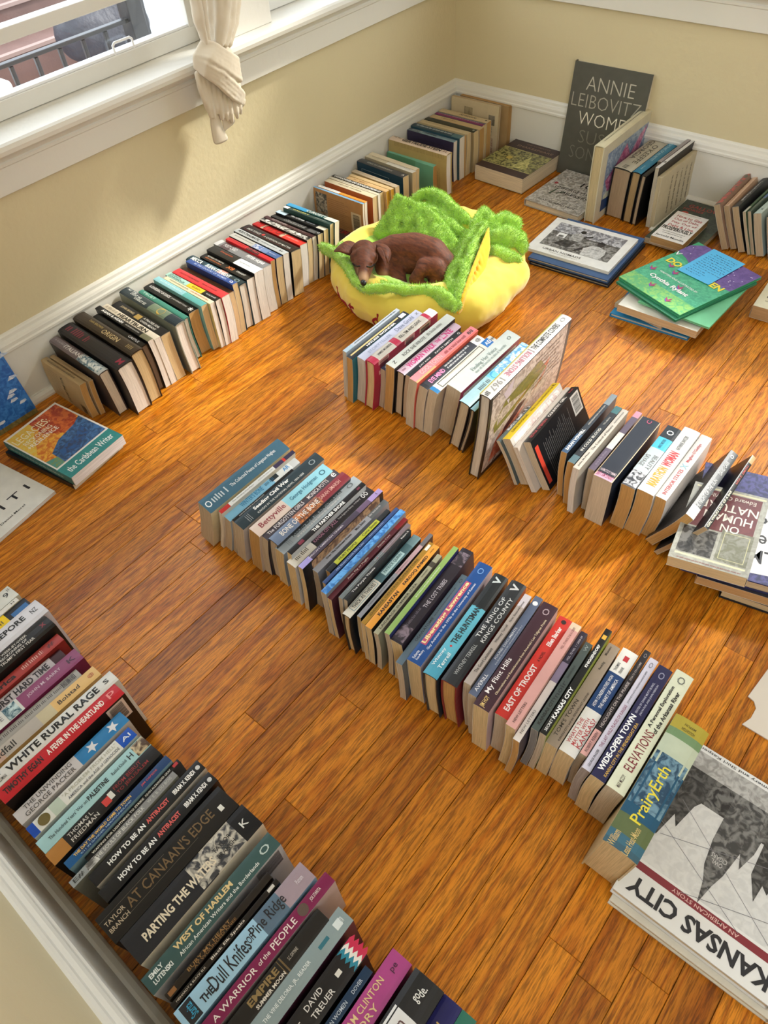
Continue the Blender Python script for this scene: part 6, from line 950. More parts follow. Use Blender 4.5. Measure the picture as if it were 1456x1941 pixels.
# ------------------------------------------------------------------ flat and leaning single books
UP = Vector((0, 0, 1))
def laid(O, ang, w, l, t, kind, spine, side, page, label, z1=None, qv=None, pv=None, group=None, seed=0, bend=0, back=None):
    """book whose front cover lies in the plane of p (reading direction) and q (page up); O = lower left corner of the cover as read"""
    p = Vector(pv) if pv else Vector((math.cos(rad(ang)), math.sin(rad(ang)), 0)); p.normalize()
    q = Vector(qv).normalized() if qv else UP.cross(p)
    nrm = p.cross(q)
    O = Vector(O); org = O + p*w + q*l
    m = Matrix((-q, nrm, -p)).transposed().to_4x4(); m.translation = org
    b = Book(l, t, w, kind, spine, side, page, (), bend, m, label, group, seed)
    # page coordinates -> side S coordinates: u = l - x = q ; v = z = w - p
    def pt(P_, Q_): return (Q_, w - P_)
    b.prect = lambda p0, p1, q0, q1, c, c2=None, nm='printed_mark': b.rect('S', q0*l, q1*l, (1-p1)*w, (1-p0)*w, c, c2, nm)
    b.ppoly = lambda pts, c, c2=None: b.poly('S', [pt(x*w, y*l) for x, y in pts], c, col2=c2)
    b.ptext = lambda s_, pc, qc, wd, ht, c, rot=0: b.text('S', s_, qc*l, (1-pc)*w, wd*w, ht*l, c, rot-90)
    b.pdisc = lambda pc, qc, r, c, c2=None: b.disc('S', qc*l, (1-pc)*w, r, c, col2=c2)
    return b
# monograph leaning on the far wall
b = laid((.500, -.066, .001), 0, .275, .352, .030, 'h', '4b4a45', '56554e', 'e4ddcc', 'tall grey hardback with thin capital lettering, leaning upright against the far wall', pv=(1, .03, 0), qv=(0, .13, .99))
for s_, q_, c_, w_, p_ in (('^ANNIE', .84, 'bdb7a8', .62, .52), ('^LEIBOVITZ', .69, 'a8a294', .9, .5), ('^WOMEN', .54, 'e8e2d0', .76, .56), ('^SUSAN', .38, '7b786d', .66, .56), ('^SONTAG', .23, '75726a', .72, .5)):
    b.ptext(s_, p_, q_, w_, .115, c_)
b.finish()
# Shakespeare
b = laid((.285, -.268, .055), -2, .205, .250, .052, 'p', '3a2b2a', '3d2c2c', 'e0cfae', 'very thick dark brown paperback with a green gold woodcut band, flat by the far wall')
b.prect(0, 1, .17, .73, 'a09a5c', '3c3a22'); b.ppoly([(.56, .22), (.62, .5), (.66, .62), (.72, .52), (.86, .24)], 'c8c078', '8d8a4a'); b.pdisc(.34, .45, .012, 'b8a24c')
b.ptext('THE COMPLETE', .55, .93, .5, .035, '7c6050'); b.ptext('SHAKESPEARE', .55, .84, .74, .055, '8a6c58'); b.prect(0, 1, .165, .172, 'c8bc80'); b.prect(0, 1, .728, .735, 'c8bc80'); b.finish()
# dresses book
b = laid((.538, -.335, .024), -2, .212, .262, .022, 'h', '8d877c', 'a39c90', 'd6c8ac', 'silver grey fabric photograph hardback lying flat in front of the tall grey one')
b.prect(0, 1, 0, 1, '8d867c', 'bdb6ac'); b.ptext('100', .66, .72, .3, .12, '26221f'); b.ptext('UNFORGETTABLE', .56, .52, .78, .06, '302c28'); b.ptext('DRESSES', .6, .41, .5, .06, '302c28')
b.ptext('HAL RUBENSTEIN', .5, .12, .66, .04, '44403a'); b.pdisc(.12, .60, .007, 'a03a40'); b.ppoly([(.2, .3), (.24, .48), (.26, .48), (.24, .3)], '3f4a38'); b.ppoly([(.3, .36), (.42, .46), (.43, .44), (.32, .34)], '3f4a38'); b.finish()
# photographs book and the two below it
laid((.752, -.636, .010), 3.5, .262, .268, .010, 'h', '1f232b', '20242c', 'b8a88c', 'black hardback, the lowest of the three under the boy photograph').finish()
laid((.744, -.634, .021), 4, .264, .270, .0105, 'h', '3f5a80', '44608a', 'd0c4ac', 'slate blue hardback between the boy photograph book and the floor pile below').finish()
b = laid((.716, -.606, .031), 3.5, .278, .212, .0095, 'p', 'e4e2dd', 'e9e7e2', 'f0ece2', 'white book with a black and white photograph of a boy, topmost by the dog bed')
b.prect(.09, .91, .20, .90, '55524e', '9c9a96'); b.prect(.09, .91, .62, .90, '77767a', 'c6c5c8'); b.prect(.09, .91, .60, .64, '4a4846', '6d6a66')
b.ppoly([(.58, .205), (.56, .38), (.62, .50), (.70, .52), (.80, .47), (.82, .36), (.80, .205)], 'cfcdca', 'b4b2ae')
b.pdisc(.70, .60, .0125, '1d1a19'); b.ppoly([(.66, .60), (.74, .60), (.73, .53), (.67, .53)], '3a3432'); b.ppoly([(.56, .34), (.50, .24), (.48, .28), (.55, .42)], '2f2a28'); b.ptext('~', .70, .42, .12, .03, '3a3a3a')
b.ppoly([(.34, .50), (.33, .66), (.40, .74), (.47, .66), (.46, .50)], 'b9b7b3', '8e8c88'); b.pdisc(.42, .78, .009, '1d1a19'); b.ppoly([(.46, .66), (.55, .74), (.56, .71), (.48, .62)], '262220')
b.ppoly([(.18, .50), (.18, .62), (.28, .62), (.28, .50), (.26, .50), (.26, .56), (.20, .56), (.20, .50)], 'e6e5e2'); b.ppoly([(.22, .30), (.30, .48), (.44, .46), (.40, .28)], '262422', '4c4946')
b.ptext('URBAN NOMADS', .40, .115, .46, .05, '57524e'); b.ptext('~', .44, .055, .34, .02, '8a8682'); b.finish()
# picture book pile
laid((1.085, -.742, .012), 4, .225, .300, .012, 'h', '1f74a0', '2480b0', 'c8c0b0', 'bright blue thin hardback at the bottom of the dog picture book pile').finish()
laid((1.082, -.712, .028), -9, .155, .215, .015, 'p', 'b0a08c', 'b8a890', 'c8b494', 'small tan paperback sandwiched low in the dog picture book pile').finish()
laid((1.105, -.748, .050), 1, .228, .205, .0215, 'p', 'd8d2c4', 'ddd8ca', 'c8ac84', 'cream covered thick book under the green picture books').finish()
laid((1.050, -.640, .0565), -24, .205, .235, .006, 'h', '4c6484', '5a7090', 'c8c0b0', 'slate blue thin book poking out left of the dog picture books').finish()
laid((1.150, -.722, .0630), -2, .205, .255, .006, 'h', '5fa878', '6ab486', 'd8d4c8', 'pale green thin book poking out right under the dog picture books').finish()
laid((1.060, -.680, .0705), -20, .228, .300, .007, 'h', '6c2438', '2f7a58', 'b84858', 'second green and purple picture book with maroon page edges, directly under the top one').finish()
b = laid((1.060, -.667, .079), -19.5, .230, .305, .008, 'h', '2c7a58', '3f9c70', 'e8e4dc', 'top green and purple picture book about dogs with a blue note stuck on it')
b.prect(0, 1, 0, .66, '3a9c78', '52b488'); b.prect(0, 1, .0, .18, '5ab070', '8cc468'); b.ppoly([(0, .74), (.18, .70), (.42, .60), (.66, .56), (1, .60), (1, 1), (.12, 1), (0, .9)], '5a4484', '6c5494')
for k in range(34):
    x_, y_ = b.rng.uniform(.05, .97), b.rng.uniform(.64, .98)
    if x_*.4 + y_ > .74: b.pdisc(x_, y_, .0016, 'e8e4f0')
for x_, y_ in ((.10, .34), (.36, .14), (.60, .30), (.20, .10+.4), (.70, .08), (.34, .44)):
    b.ppoly([(x_-.05, y_+.03), (x_, y_), (x_+.02, y_+.05), (x_+.03, y_), (x_+.06, y_+.01), (x_+.01, y_-.03), (x_-.02, y_-.02)], 'a8386c'); b.ppoly([(x_-.04, y_-.01), (x_, y_-.03), (x_+.03, y_-.05), (x_-.01, y_-.01)], '6a4cc0')
b.ptext('DOG HEAVEN', .50, .56, .86, .085, 'ecd83c'); b.ptext('WRITTEN AND ILLUSTRATED BY', .5, .36, .6, .025, 'e8f0e8'); b.ptext('Cynthia Rylant', .48, .25, .6, .07, 'f4f4f0'); b.ptext('V', .05, .70, .08, .06, 'f0ecf0'); b.finish()
nt_ = MB(); q_ = [(1.2153, -0.3959, 0.0815), (1.1771, -0.5517, 0.0815), (1.279, -0.5756, 0.0815), (1.319, -0.4248, 0.0815)]
n_ = Vector((0, 0, .0004)); nt_.v = [Vector(p) for p in q_] + [Vector(p)+n_ for p in q_]; nt_.f = [(4, 5, 6, 7), (3, 2, 1, 0), (0, 1, 5, 4), (1, 2, 6, 5), (2, 3, 7, 6), (3, 0, 4, 7)]; nt_.c = ['4fb4e4']*6
note = tag(nt_.build('sticky_note', M_INK), 'light blue handwritten note stuck on the green and purple picture book', 'note')
wr = MB(); c0 = Vector(q_[0]); ex = Vector(q_[3])-Vector(q_[0]); ey = Vector(q_[1])-Vector(q_[0]); rr_ = random.Random(5)
for k in range(12):
    v_ = .12+.068*k; u_ = .12 + (.1 if k in (0,) else 0); e_ = .9 if k < 9 else .6
    while u_ < e_:
        L_ = rr_.uniform(.03, .09)
        a_ = c0+ex*u_+ey*(v_+rr_.uniform(-.008, .008)); d_ = ex*L_; h_ = ey*.012
        wr.quad(*[tuple(x + Vector((0, 0, .0007))) for x in (a_, a_+h_, a_+d_+h_+ey*rr_.uniform(-.01, .01), a_+d_)], '22507c'); u_ += L_+.03
wo = wr.build('handwriting', M_INK, note)
# pamphlet pile by the far wall
b = laid((.962, -.262, .0065), 1, .175, .240, .0065, 'p', 'd8d4cc', 'dcd8cc', 'd8ccb0', 'white magazine with a yellow strip, lowest of the pile by the far wall')
b.prect(.45, 1, .84, .96, 'e0c828'); b.ptext('~', .72, .90, .4, .03, '3a3520'); b.ptext('@', .25, .9, .12, .06, '333333'); b.finish()
b = laid((.985, -.342, .024), -1, .165, .288, .0165, 'p', '24302a', '2c352e', 'c0aa88', 'dark green paperback with red capitals, under the white debt advice paperback')
b.prect(0, 1, 0, 1, '27302a', '3c4a3a'); b.ptext('GALLOWAY', .56, .88, .82, .07, 'a83430'); b.ptext('HORSES', .3, .80, .4, .045, 'a83430'); b.pdisc(.2, .70, .012, 'b84030'); b.finish()
b = laid((1.010, -.362, .047), -.5, .104, .180, .0225, 'p', 'd8d4cc', 'dedad4', 'b08c5c', 'white paperback with red italic and black lettering on the dark green book')
for i, s_ in enumerate(('How to Get', 'Out of Debt,', 'Stay Out of', 'Debt & Live')): b.ptext(s_, .52, .84-.115*i, .78, .085, 'ab2f38')
b.ptext('PROSPEROUSLY', .5, .385, .92, .12, '1c1a1a'); b.ptext('~', .5, .26, .7, .03, '4a4644'); b.ptext('~', .5, .20, .6, .03, '4a4644'); b.ptext('Jerrold Mundis', .5, .09, .86, .075, '26221f'); b.ptext('~', .5, .95, .6, .02, '6a6664'); b.finish()
# thick book at the right edge
b = laid((1.398, -.535, .040), 4, .150, .215, .038, 'p', 'd4ccae', 'd8d0b4', 'b89468', 'thick cream paperback lying flat at the right edge of the floor'); b.ptext('Bread', .34, .3, .4, .12, '3a342a'); b.ptext('~', .4, .16, .5, .03, '5a5446'); b.finish()
# pile with the inverted grey book at the right edge
laid((1.886, -1.128, .026), 192, .235, .290, .024, 'h', '16181c', '1b1d22', 'c8b088', 'black hardback at the bottom of the pile at the right edge').finish()
laid((1.800, -1.202, .050), 194, .195, .235, .0225, 'p', '2a2a30', '30303a', 'bc9464', 'second lowest book of the right edge pile, with tan page edges').finish()
b = laid((1.801, -1.135, .077), 196, .255, .290, .0255, 'h', '24264a', '2a2c54', 'c8b08c', 'navy and violet hardback with a torn white panel, under the grey inverted book')
b.prect(0, 1, 0, 1, '2a2c54', '4c4a84'); b.ppoly([(.08, .28), (.14, .9), (.62, .94), (.66, .3), (.4, .24)], 'dcdad8'); b.ptext('PSALM', .36, .78, .4, .12, '1c1c20'); b.ptext('some', .36, .62, .3, .08, '1c1c20'); b.ptext('Caro', .36, .46, .4, .1, '1c1c20'); b.finish()
b = laid((1.708, -1.272, .118), 0, .143, .215, .027, 'p', '8a8478', '9a988c', 'cdb48a', 'grey paperback with inverted title lettering on top of the pile at the right', pv=(-.975, -.19, -.09), qv=(.19, -.98, 0))
b.prect(0, 1, 0, 1, '8f8e84', 'a3a298'); b.prect(.06, .94, .915, .935, 'c8c2a0'); b.prect(.08, .92, .06, .56, '6c3f40', '643a3c'); b.prect(.04, .96, .03, .05, 'c8c2a0')
b.ptext('Edward O. Wilson', .5, .12, .7, .05, 'c8beb4'); b.ptext('NATURE', .46, .245, .74, .10, 'd8cfc4'); b.ptext('HUMAN', .44, .375, .62, .10, 'd8cfc4'); b.ptext('ON', .38, .50, .24, .09, 'd8cfc4')
b.prect(.06, .46, .52, .90, '6e6e5c', '85857a'); b.frame('S', .55*.215, .87*.215, (1-.42)*.143, (1-.10)*.143, 'b8b48c', .0012); b.prect(.50, .94, .58, .90, '343230', '6c6a66'); b.ptext('~', .5, .975, .8, .018, '8a4a4a'); b.finish()
# city history book at the right bottom
laid((2.056, -1.792, .020), 180.6, .243, .292, .019, 'h', 'cfc8b4', 'd2ccbc', 'd8c8a4', 'pale hardback underneath the big inverted city history book').finish()
b = laid((2.049, -1.786, .042), 180, .238, .290, .021, 'h', '15161a', 'd6d4d0', 'd4c09c', 'large white city history hardback with an inverted street photograph, bottom right corner')
b.prect(0, 1, 0, 1, 'd9d8d4'); b.prect(.02, .98, .04, .78, 'c4c3c0', 'cfceca')
b.prect(.02, .98, .04, .15, '8c8a86', 'b0aeaa'); b.prect(.02, .98, .15, .32, '1f1f20', '6c6b68')
b.ppoly([(.98, .15), (.98, .58), (.94, .62), (.90, .46), (.86, .52), (.82, .36), (.78, .30), (.78, .15)], '242424', '555452')
b.ppoly([(.64, .15), (.64, .46), (.62, .60), (.585, .68), (.56, .80), (.53, .68), (.50, .60), (.47, .44), (.44, .52), (.40, .40), (.38, .15)], '3a3a3a', '7a7976')
b.ppoly([(.38, .15), (.37, .50), (.30, .62), (.29, .52), (.25, .55), (.22, .44), (.16, .48), (.12, .36), (.02, .40), (.02, .15)], '2c2c2c', '62615e')
for x0, y0, x1, y1 in ((.1, .78, .9, .36), (.3, .80, .98, .52), (.02, .62, .66, .80), (.3, .42, .92, .60)):
    b.ppoly([(x0, y0), (x1, y1), (x1, y1+.003), (x0, y0+.003)], '77757a')
b.ptext('OWL', .56, .56, .07, .025, 'b8b6b2'); b.ptext('CIGARS', .56, .53, .1, .025, 'b8b6b2')
b.prect(.05, .96, .795, .835, '7c2630'); b.ptext('AN AMERICAN STORY', .5, .815, .42, .02, 'd8b0a8'); b.ptext('KANSAS CITY', .50, .915, .88, .092, '1f2126')
b.ptext('Rick Montgomery and Shirl Kasper', .60, .02, .72, .022, '2c2c2c'); b.finish()
# torn card at the right edge
ps = [(1.853, -1.552), (1.846, -1.631), (1.858, -1.634), (1.866, -1.645), (1.866, -1.668), (1.859, -1.688), (2.06, -1.690), (2.06, -1.55)]
mb = MB(); n_ = len(ps); mb.v = [(x, y, .0005) for x, y in ps] + [(x, y, .003) for x, y in ps]; mb.f = [tuple(range(n_))[::-1], tuple(range(n_, 2*n_))] + [(i, (i+1) % n_, n_+(i+1) % n_, n_+i) for i in range(n_)]; mb.c = ['cfc4b4']*len(mb.f)
tag(mb.build('torn_card', M_INK), 'torn beige card lying on the floor at the right edge', 'card')
# left edge
b = laid((.392, -2.080, .0175), 99, .165, .245, .0165, 'p', '1d1d20', '202024', 'e2d6bc', 'black spined cream paged paperback under the orange and teal one'); b.finish()
b = laid((.402, -2.078, .047), 97, .168, .255, .0285, 'p', '2c7478', 'ded9d2', 'f0eef0', 'paperback with a fiery orange and blue painting and teal band by the baseboard')
b.prect(.0, 1, .0, .2, '2c8484', '2a7c7e'); b.prect(.03, .97, .22, .97, 'c86a24', 'e2a83c'); b.ppoly([(.03, .97), (.03, .5), (.25, .7), (.5, .97)], 'e0b038', 'd8c060')
b.ppoly([(.45, .97), (.42, .72), (.6, .55), (.9, .55), (.97, .7), (.97, .97)], '9c3018', 'c8642c'); b.ppoly([(.18, .22), (.2, .42), (.45, .52), (.8, .56), (.97, .62), (.97, .22)], '24446c', '3c6ca4'); b.ppoly([(.03, .22), (.03, .38), (.2, .34), (.18, .22)], '4c8c84', '7c8c4c')
b.ppoly([(.25, .3), (.3, .42), (.6, .4), (.85, .5), (.8, .34), (.5, .26)], '1f5490', '2c3c5c')
b.ptext('LEGACIES:', .36, .86, .62, .10, 'e8dcb8'); b.ptext('RECKONING', .36, .755, .5, .06, 'e8e0c8'); b.ptext('+RESILIENCE', .36, .68, .55, .06, 'f0ece0'); b.ptext('the Caribbean Writer', .5, .10, .84, .085, 'e8f0f0')
b.prect(0, 1, .198, .206, 'e0e4e0'); b.text('T', '~', .12, 0, .2, .010, 'b8d4d4'); b.finish()
b = laid((.408, -2.412, .010), 98.5, .300, .225, .009, 'p', 'd8d8d4', 'dedeDA'.lower(), 'e8e6e2', 'white booklet with widely spaced black capitals at the left edge')
b.ptext('H A I T I', .62, .33, .62, .10, '26262a'); b.ptext('Daniel Morel', .66, .14, .24, .03, '3c3c40'); b.text('S', '@', .74*.225, .22*.300, .02, .03, '2c2c30', -60); b.ppoly([(.68, .66), (.74, .74), (.78, .70), (.84, .73), (.79, .66), (.74, .68)], '2c2c30'); b.finish()
b = laid((.062, -2.252, .001), 0, .280, .225, .008, 'p', '3c74b4', '3a6cb0', 'd8d8d8', 'blue sky photograph calendar leaning on the baseboard at the left edge', pv=(0, 1, 0), qv=(-.17, 0, .985))
b.prect(0, 1, .05, 1, '1f5ca8', '3c7cc4'); b.prect(0, 1, 0, .06, '6c6438', '8c7c4c')
for k in range(30):
    x_, y_ = b.rng.random(), b.rng.uniform(.12, .95); r_ = .004 + .012*y_
    b.ppoly([(x_-.05*y_-.03, y_-.01), (x_-.02, y_+.02+.02*y_), (x_+.03, y_+.018), (x_+.07*y_+.02, y_-.005), (x_, y_-.015)], 'd8dce4', 'a8bcd8')
b.finish()
# dark book lying in the gap of the window wall row
b = laid((.050, -.965, .022), 1, .180, .200, .021, 'p', '3c3430', '4a403a', 'c8b48c', 'dark brown book lying flat in the gap of the window wall row'); b.ptext('ST LIMITS', .6, .62, .5, .12, 'a83030'); b.ptext('~', .6, .3, .6, .07, '8a7c70'); b.finish()
# two tall books in the far corner
b = laid((.034, -.078, .001), 0, .210, .172, .014, 'p', 'c4b090', 'cdbb98', 'c8b08a', 'cream paperback standing with its printed back cover outward in the far corner', pv=(1, .02, 0), qv=(0, .05, 1))
b.prect(.28, .46, .62, .86, 'a89878', '8c7c60'); b.prect(.80, .93, .60, .80, '8c8474', '6c6454'); b.text('S', '~', .4*.172, .13*.21, .06, .008, '6a5c44', 0); b.text('S', '~', .2*.172, .10*.21, .05, .010, '8c4434', 0); b.finish()
laid((.050, -.046, .001), 0, .218, .168, .026, 'p', '9c7c50', 'a88a60', 'b8905c', 'thick worn tan paperback behind the cream one in the far corner', pv=(1, .0, 0), qv=(0, .05, 1)).finish()

# ------------------------------------------------------------------ curtain
cur = thing('curtain', 'beige linen curtain knotted above the window sill', 'curtain', (0.085, -1.1405, 0.6278))
CL = Vector((0.085, -1.1405, 0.6278))
def K(p): return (p[0]-CL.x, p[1]-CL.y, p[2]-CL.z)
def cchain(bm, *pts): chain(bm, [(*K(p[:3]), p[3]) for p in pts])
CURT_STRANDS = [(((0.082, -1.1818, 0.7518), (0.088, -1.1884, 0.7082), (0.094, -1.1857, 0.6606)), 0.000, 0.010, 0.006), (((0.09, -1.1755, 0.7512), (0.096, -1.1819, 0.7076), (0.102, -1.1853, 0.6617)), 0.008, 0.010, 0.006), (((0.078, -1.1507, 0.7438), (0.084, -1.1602, 0.7004), (0.09, -1.1682, 0.6552)), -0.006, 0.009, 0.006), (((0.064, -1.1241, 0.7357), (0.07, -1.135, 0.6921), (0.076, -1.1461, 0.6471)), -0.010, 0.008, 0.006), (((0.07, -1.1127, 0.7337), (0.076, -1.1266, 0.6907), (0.082, -1.1441, 0.6474)), -0.006, 0.010, 0.007), (((0.088, -1.1074, 0.7345), (0.094, -1.126, 0.6929), (0.1, -1.1499, 0.6516)), 0.006, 0.013, 0.008), (((0.094, -1.0927, 0.7316), (0.1, -1.1144, 0.6906), (0.106, -1.1447, 0.651)), 0.010, 0.014, 0.009), (((0.088, -1.0679, 0.7249), (0.094, -1.0896, 0.6834), (0.1, -1.1251, 0.6447)), 0.004, 0.013, 0.008), (((0.078, -1.0428, 0.7177), (0.084, -1.0663, 0.6761), (0.09, -1.1054, 0.6378)), -0.002, 0.010, 0.007)]
FOLDS = [((0.088, -1.224, 0.6045), (0.094, -1.2293, 0.5729), (0.096, -1.2269, 0.5425), (0.092, -1.2228, 0.5224), 0.0075), ((0.088, -1.2135, 0.5989), (0.094, -1.2178, 0.5644), (0.096, -1.2201, 0.53), (0.092, -1.2157, 0.4992), 0.0085), ((0.088, -1.1984, 0.5907), (0.094, -1.207, 0.5534), (0.096, -1.2105, 0.5204), (0.092, -1.2057, 0.4958), 0.0090), ((0.088, -1.1823, 0.5796), (0.094, -1.1912, 0.5458), (0.096, -1.1969, 0.5224), (0.092, -1.1942, 0.5024), 0.0080), ((0.088, -1.1678, 0.5677), (0.094, -1.1776, 0.5363), (0.096, -1.1823, 0.5097), (0.092, -1.1809, 0.4847), 0.0100), ((0.088, -1.1548, 0.5561), (0.094, -1.1629, 0.5238), (0.096, -1.1674, 0.4969), (0.092, -1.1644, 0.4764), 0.0085), ((0.088, -1.1399, 0.5438), (0.094, -1.1492, 0.5129), (0.096, -1.1525, 0.4892), (0.092, -1.1501, 0.4661), 0.0095), ((0.088, -1.1241, 0.5336), (0.094, -1.1304, 0.5054), (0.096, -1.1325, 0.4851), (0.092, -1.1295, 0.4698), 0.0085), ((0.088, -1.1104, 0.5215), (0.094, -1.1149, 0.5056), (0.096, -1.1179, 0.4883), (0.092, -1.1158, 0.4761), 0.0080), ((0.088, -1.1001, 0.5103), (0.094, -1.0999, 0.5034), (0.096, -1.1036, 0.497), (0.092, -1.1058, 0.4902), 0.0070)]
bm = bmesh.new()
for (px_, dx_, r0_, r1_) in CURT_STRANDS:
    cchain(bm, (.045+dx_, px_[0][1]-.01, 1.95, r0_*1.3), (.05+dx_, px_[0][1], 1.1, r0_*1.1), (*px_[0], r0_), (*px_[1], r0_*.9), (*px_[2], r1_))
blob('drape', bm, M_CURT, .0042, 3, cur, disp=(30, .002))
def band(bm, rows, r, k=4):
    """wide wrapped band: parallel tubes between two edge curves"""
    A, B = rows
    for q in range(k):
        f = q/(k-1); P_ = [tuple(a*(1-f)+b*f for a, b in zip(x, y)) for x, y in zip(A, B)]
        cchain(bm, *[(*p, r) for p in P_])
bm = bmesh.new()
ellipsoid(bm, K((0.078, -1.1445, 0.6012)), (.030, .050, .058)); ellipsoid(bm, K((0.078, -1.1294, 0.5426)), (.026, .040, .045))
band(bm, ([(0.092, -1.1859, 0.665), (0.112, -1.1654, 0.653), (0.118, -1.1327, 0.6258), (0.108, -1.1071, 0.6072)], [(0.09, -1.216, 0.643), (0.118, -1.1977, 0.635), (0.124, -1.157, 0.6001), (0.108, -1.1096, 0.5608)]), .0085, 5)
band(bm, ([(0.088, -1.2199, 0.6367), (0.116, -1.2093, 0.6262), (0.126, -1.1713, 0.5949), (0.112, -1.1246, 0.5483), (0.096, -1.0973, 0.5187)], [(0.086, -1.2228, 0.6183), (0.108, -1.217, 0.6033), (0.12, -1.1903, 0.5752), (0.112, -1.1489, 0.5304), (0.094, -1.1074, 0.4978)]), .0065, 4)
blob('knot', bm, M_CURT, .003, 2, cur, disp=(35, .0015))
bm = bmesh.new()
for A_, B_, C_, D_, r_ in FOLDS: cchain(bm, (*A_, r_), (*B_, r_), (*C_, r_*.85), (*D_, r_*.6))
blob('gathered_folds', bm, M_CURT, .0026, 2, cur)
def sheet(pts, name, th=.0016):
    mb = MB(); n = len(pts[0])
    for row in pts: mb.v += [K(p) for p in row]
    for i in range(len(pts)-1):
        for j in range(n-1): a = i*n+j; mb.f.append((a, a+1, a+n+1, a+n)); mb.c.append(None)
    o = mb.build(name, M_CURT, cur, smooth=True); s = o.modifiers.new('sub', 'SUBSURF'); s.levels = 2; s.render_levels = 2
    m = o.modifiers.new('sol', 'SOLIDIFY'); m.thickness = th; m.offset = 0
sheet([[(0.086, -1.2124, 0.51), (0.094, -1.2041, 0.5062), (0.088, -1.1827, 0.4978)], [(0.084, -1.2186, 0.4747), (0.092, -1.2051, 0.4743), (0.086, -1.1827, 0.468)], [(0.082, -1.2191, 0.4445), (0.09, -1.2011, 0.4453), (0.084, -1.1743, 0.4399)], [(0.08, -1.2182, 0.4244), (0.086, -1.1968, 0.4234), (0.082, -1.1643, 0.4219)]], 'tail')
sheet([[(0.088, -1.1789, 0.4859), (0.092, -1.1604, 0.4831), (0.088, -1.1332, 0.4649)], [(0.086, -1.1785, 0.4692), (0.088, -1.1584, 0.4654), (0.086, -1.1399, 0.4558)], [(0.084, -1.1787, 0.4443), (0.084, -1.1712, 0.4499), (0.084, -1.1591, 0.4511)]], 'hem_end')

# ------------------------------------------------------------------ outside the window
stt = MB().box(-16, -3.3, -9, 12, -1.45, -1.4).build('street', M_CONC); stt['kind'] = 'structure'
pg = MB().box(-3.3, -.2, -9, 9, -1.4, -.7).build('ground', M_CONC); pg['kind'] = 'structure'
rl = thing('railing', 'black iron railing outside the window', 'railing', (-1.2, -1.1, -.7))
def rb(name, x0, x1, y0, y1, z0, z1, m=M_IRON, par=None, off=(1.2, 1.1, .7)):
    return MB().box(x0+off[0], x1+off[0], y0+off[1], y1+off[1], z0+off[2], z1+off[2]).build(name, m, par or rl, bevel=.003)
rb('top_rail', -1.218, -1.188, -2.2, -.56, .379, .393)
y = -2.15
while y < -.6: rb('baluster', -1.212, -1.196, y, y+.016, -.6, .376); y += .105
rb('bottom_rail', -1.22, -1.19, -2.2, -.56, -.62, -.60)
rb('post', -1.24, -1.17, -.565, -.495, -.7, .50); rb('post', -1.62, -1.55, -.30, -.23, -.7, .52)
rl2 = thing('railing', 'black iron gate section beyond the two railing posts outside', 'railing', (-1.75, .42, -.7))
for k in range(7): MB().box(-.25+.09*k, -.238+.09*k, .0, .012, 0, 1.0).build('baluster', M_IRON, rl2)
MB().box(-.3, .35, -.006, .018, 1.0, 1.02).build('top_rail', M_IRON, rl2)
st = thing('brick_steps', 'pinkish brick steps outside the window', 'steps', (-2.65, -1, -.7))
for k in range(9):
    MB().box(-.3*k-.3, -.3*k, -2.6, 1.6, 0, .45+.15*k).build('step', M_BRICK, st); MB().box(-.3*k-.03, -.3*k+.012, -2.6, 1.6, .45+.15*k, .468+.15*k).build('nosing', M_MORTAR, st)
bm = bmesh.new()
capsule(bm, (0, -.10, .0), (0, .10, .0), .13, .13); capsule(bm, (0, -.12, -.70), (0, .12, -.70), .18, .18); capsule(bm, (0, -.11, -.3), (0, .11, -.3), .15, .15); capsule(bm, (0, -.11, -.5), (0, .11, -.5), .165, .165); capsule(bm, (0, .1, .06), (.02, .2, -.02), .10, .09)
gr = blob('barbecue_grill', bm, M_GRILL, .015, 6, None, disp=(7, .012)); gr.location = (-2.15, -.14, .12); tag(gr, 'barbecue grill under a dark grey cover outside the window', 'grill')
wb = thing('plastic_chest', 'white chest standing behind the railing outside the window', 'chest', (-1.65, -1.17, -.7))
MB().box(-.25, .25, -.75, .12, 0, .93).build('body', M_WHITE, wb, bevel=.03); MB().box(-.27, .27, -.77, .14, .93, .98).build('lid', M_WHITE, wb, bevel=.015)
car = thing('car', 'grey parked car in the street outside the window', 'car', (-4.6, 2.9, -1.4))
bm = bmesh.new(); pr = [(-2.1, .35), (-2.05, .75), (-1.2, .9), (-.5, 1.35), (.8, 1.38), (1.5, .95), (2.1, .85), (2.15, .35)]
v0 = [bm.verts.new((-.85, y, z)) for y, z in pr]; v1 = [bm.verts.new((.85, y, z)) for y, z in pr]
for i in range(len(pr)): j = (i+1) % len(pr); bm.faces.new((v0[i], v0[j], v1[j], v1[i]))
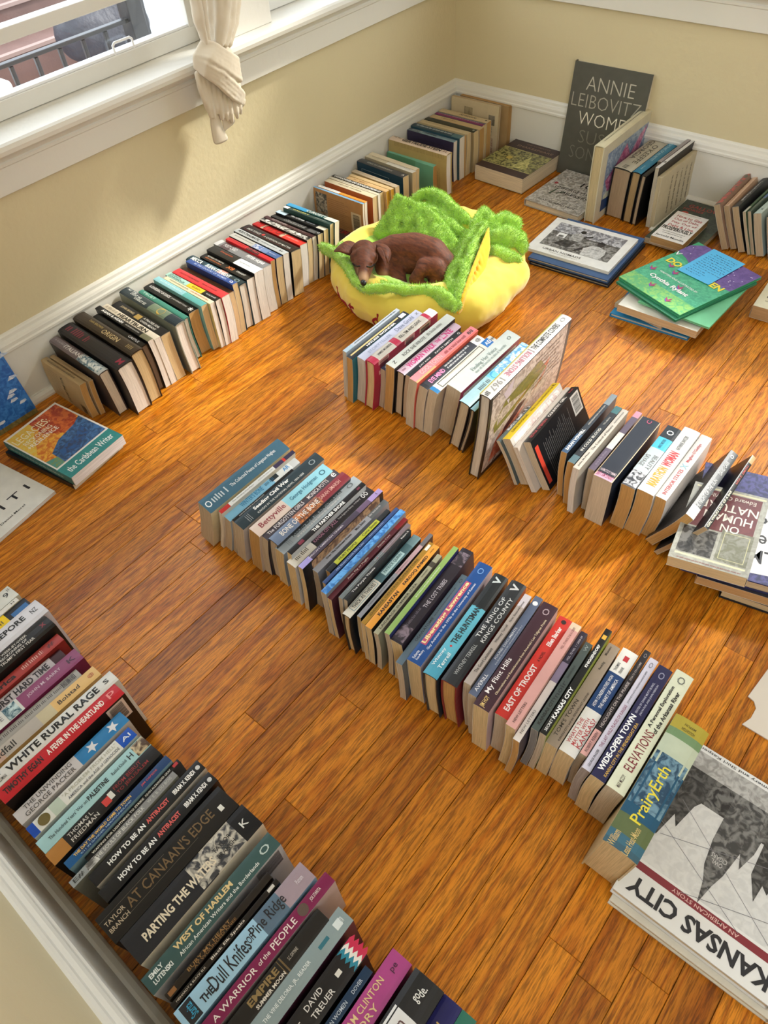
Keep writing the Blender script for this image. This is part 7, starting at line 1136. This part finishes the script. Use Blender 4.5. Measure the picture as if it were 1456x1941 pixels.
bm.faces.new(v0[::-1]); bm.faces.new(v1); me = bpy.data.meshes.new('body'); bm.to_mesh(me); bm.free(); me.materials.append(M_CAR)
o = bpy.data.objects.new('body', me); COL.objects.link(o); o.parent = car; bv = o.modifiers.new('b', 'BEVEL'); bv.width = .07; bv.segments = 3
M_CGL = mat('car_glass', '2a3a3c', .08, .8)
MB().quad((.86, -.95, .95), (.86, 1.3, .97), (.86, .75, 1.3), (.86, -.4, 1.28)); mbx = MB(); mbx.box(.845, .862, -.55, .95, .95, 1.26); mbx.build('side_window', M_CGL, car)
for yy in (-1.35, 1.35):
    bm = bmesh.new(); bmesh.ops.create_cone(bm, cap_ends=True, segments=28, radius1=.33, radius2=.33, depth=.2, matrix=Matrix.Translation((.8, yy, .33)) @ Matrix.Rotation(PI/2, 4, 'Y')); me = bpy.data.meshes.new('wheel'); bm.to_mesh(me); bm.free(); me.materials.append(M_TYRE)
    o = bpy.data.objects.new('wheel', me); COL.objects.link(o); o.parent = car
gp = thing('grass_plant', 'tall pale grass plant just outside the window at left', 'plant', (-.62, -1.50, -.7))
r_ = random.Random(9)
for k in range(46):
    a_ = r_.uniform(-.6, 2.6); ln = r_.uniform(.75, 1.05); dr = r_.uniform(.15, .5); mb = MB(); pr = []
    for i in range(8):
        s_ = i/7; rr2 = dr*s_**1.8; pr.append(Vector((rr2*math.cos(a_)*.4, rr2*math.sin(a_)+r_.uniform(-.002, .002), .25+ln*s_*(1-.22*s_))))
    for i, p in enumerate(pr): wv = .004*(1-i/7.5); mb.v += [p+Vector((0, -wv, 0)), p+Vector((0, wv, .001))]
    for i in range(7): mb.f.append((2*i, 2*i+1, 2*i+3, 2*i+2)); mb.c.append(None)
    mb.build('blade', M_LEAF, gp)
mb = MB().box(-.15, .15, -.15, .15, 0, .3); mb.build('pot', M_WHITE, gp, bevel=.02)

for ch, a_, b_ in LETTERS:
    c_ = [(x+y)/2 for x, y in zip(a_, b_)]; felt(ch, c_, Vector(b_)-Vector(a_), (0, 0, 1), .026)
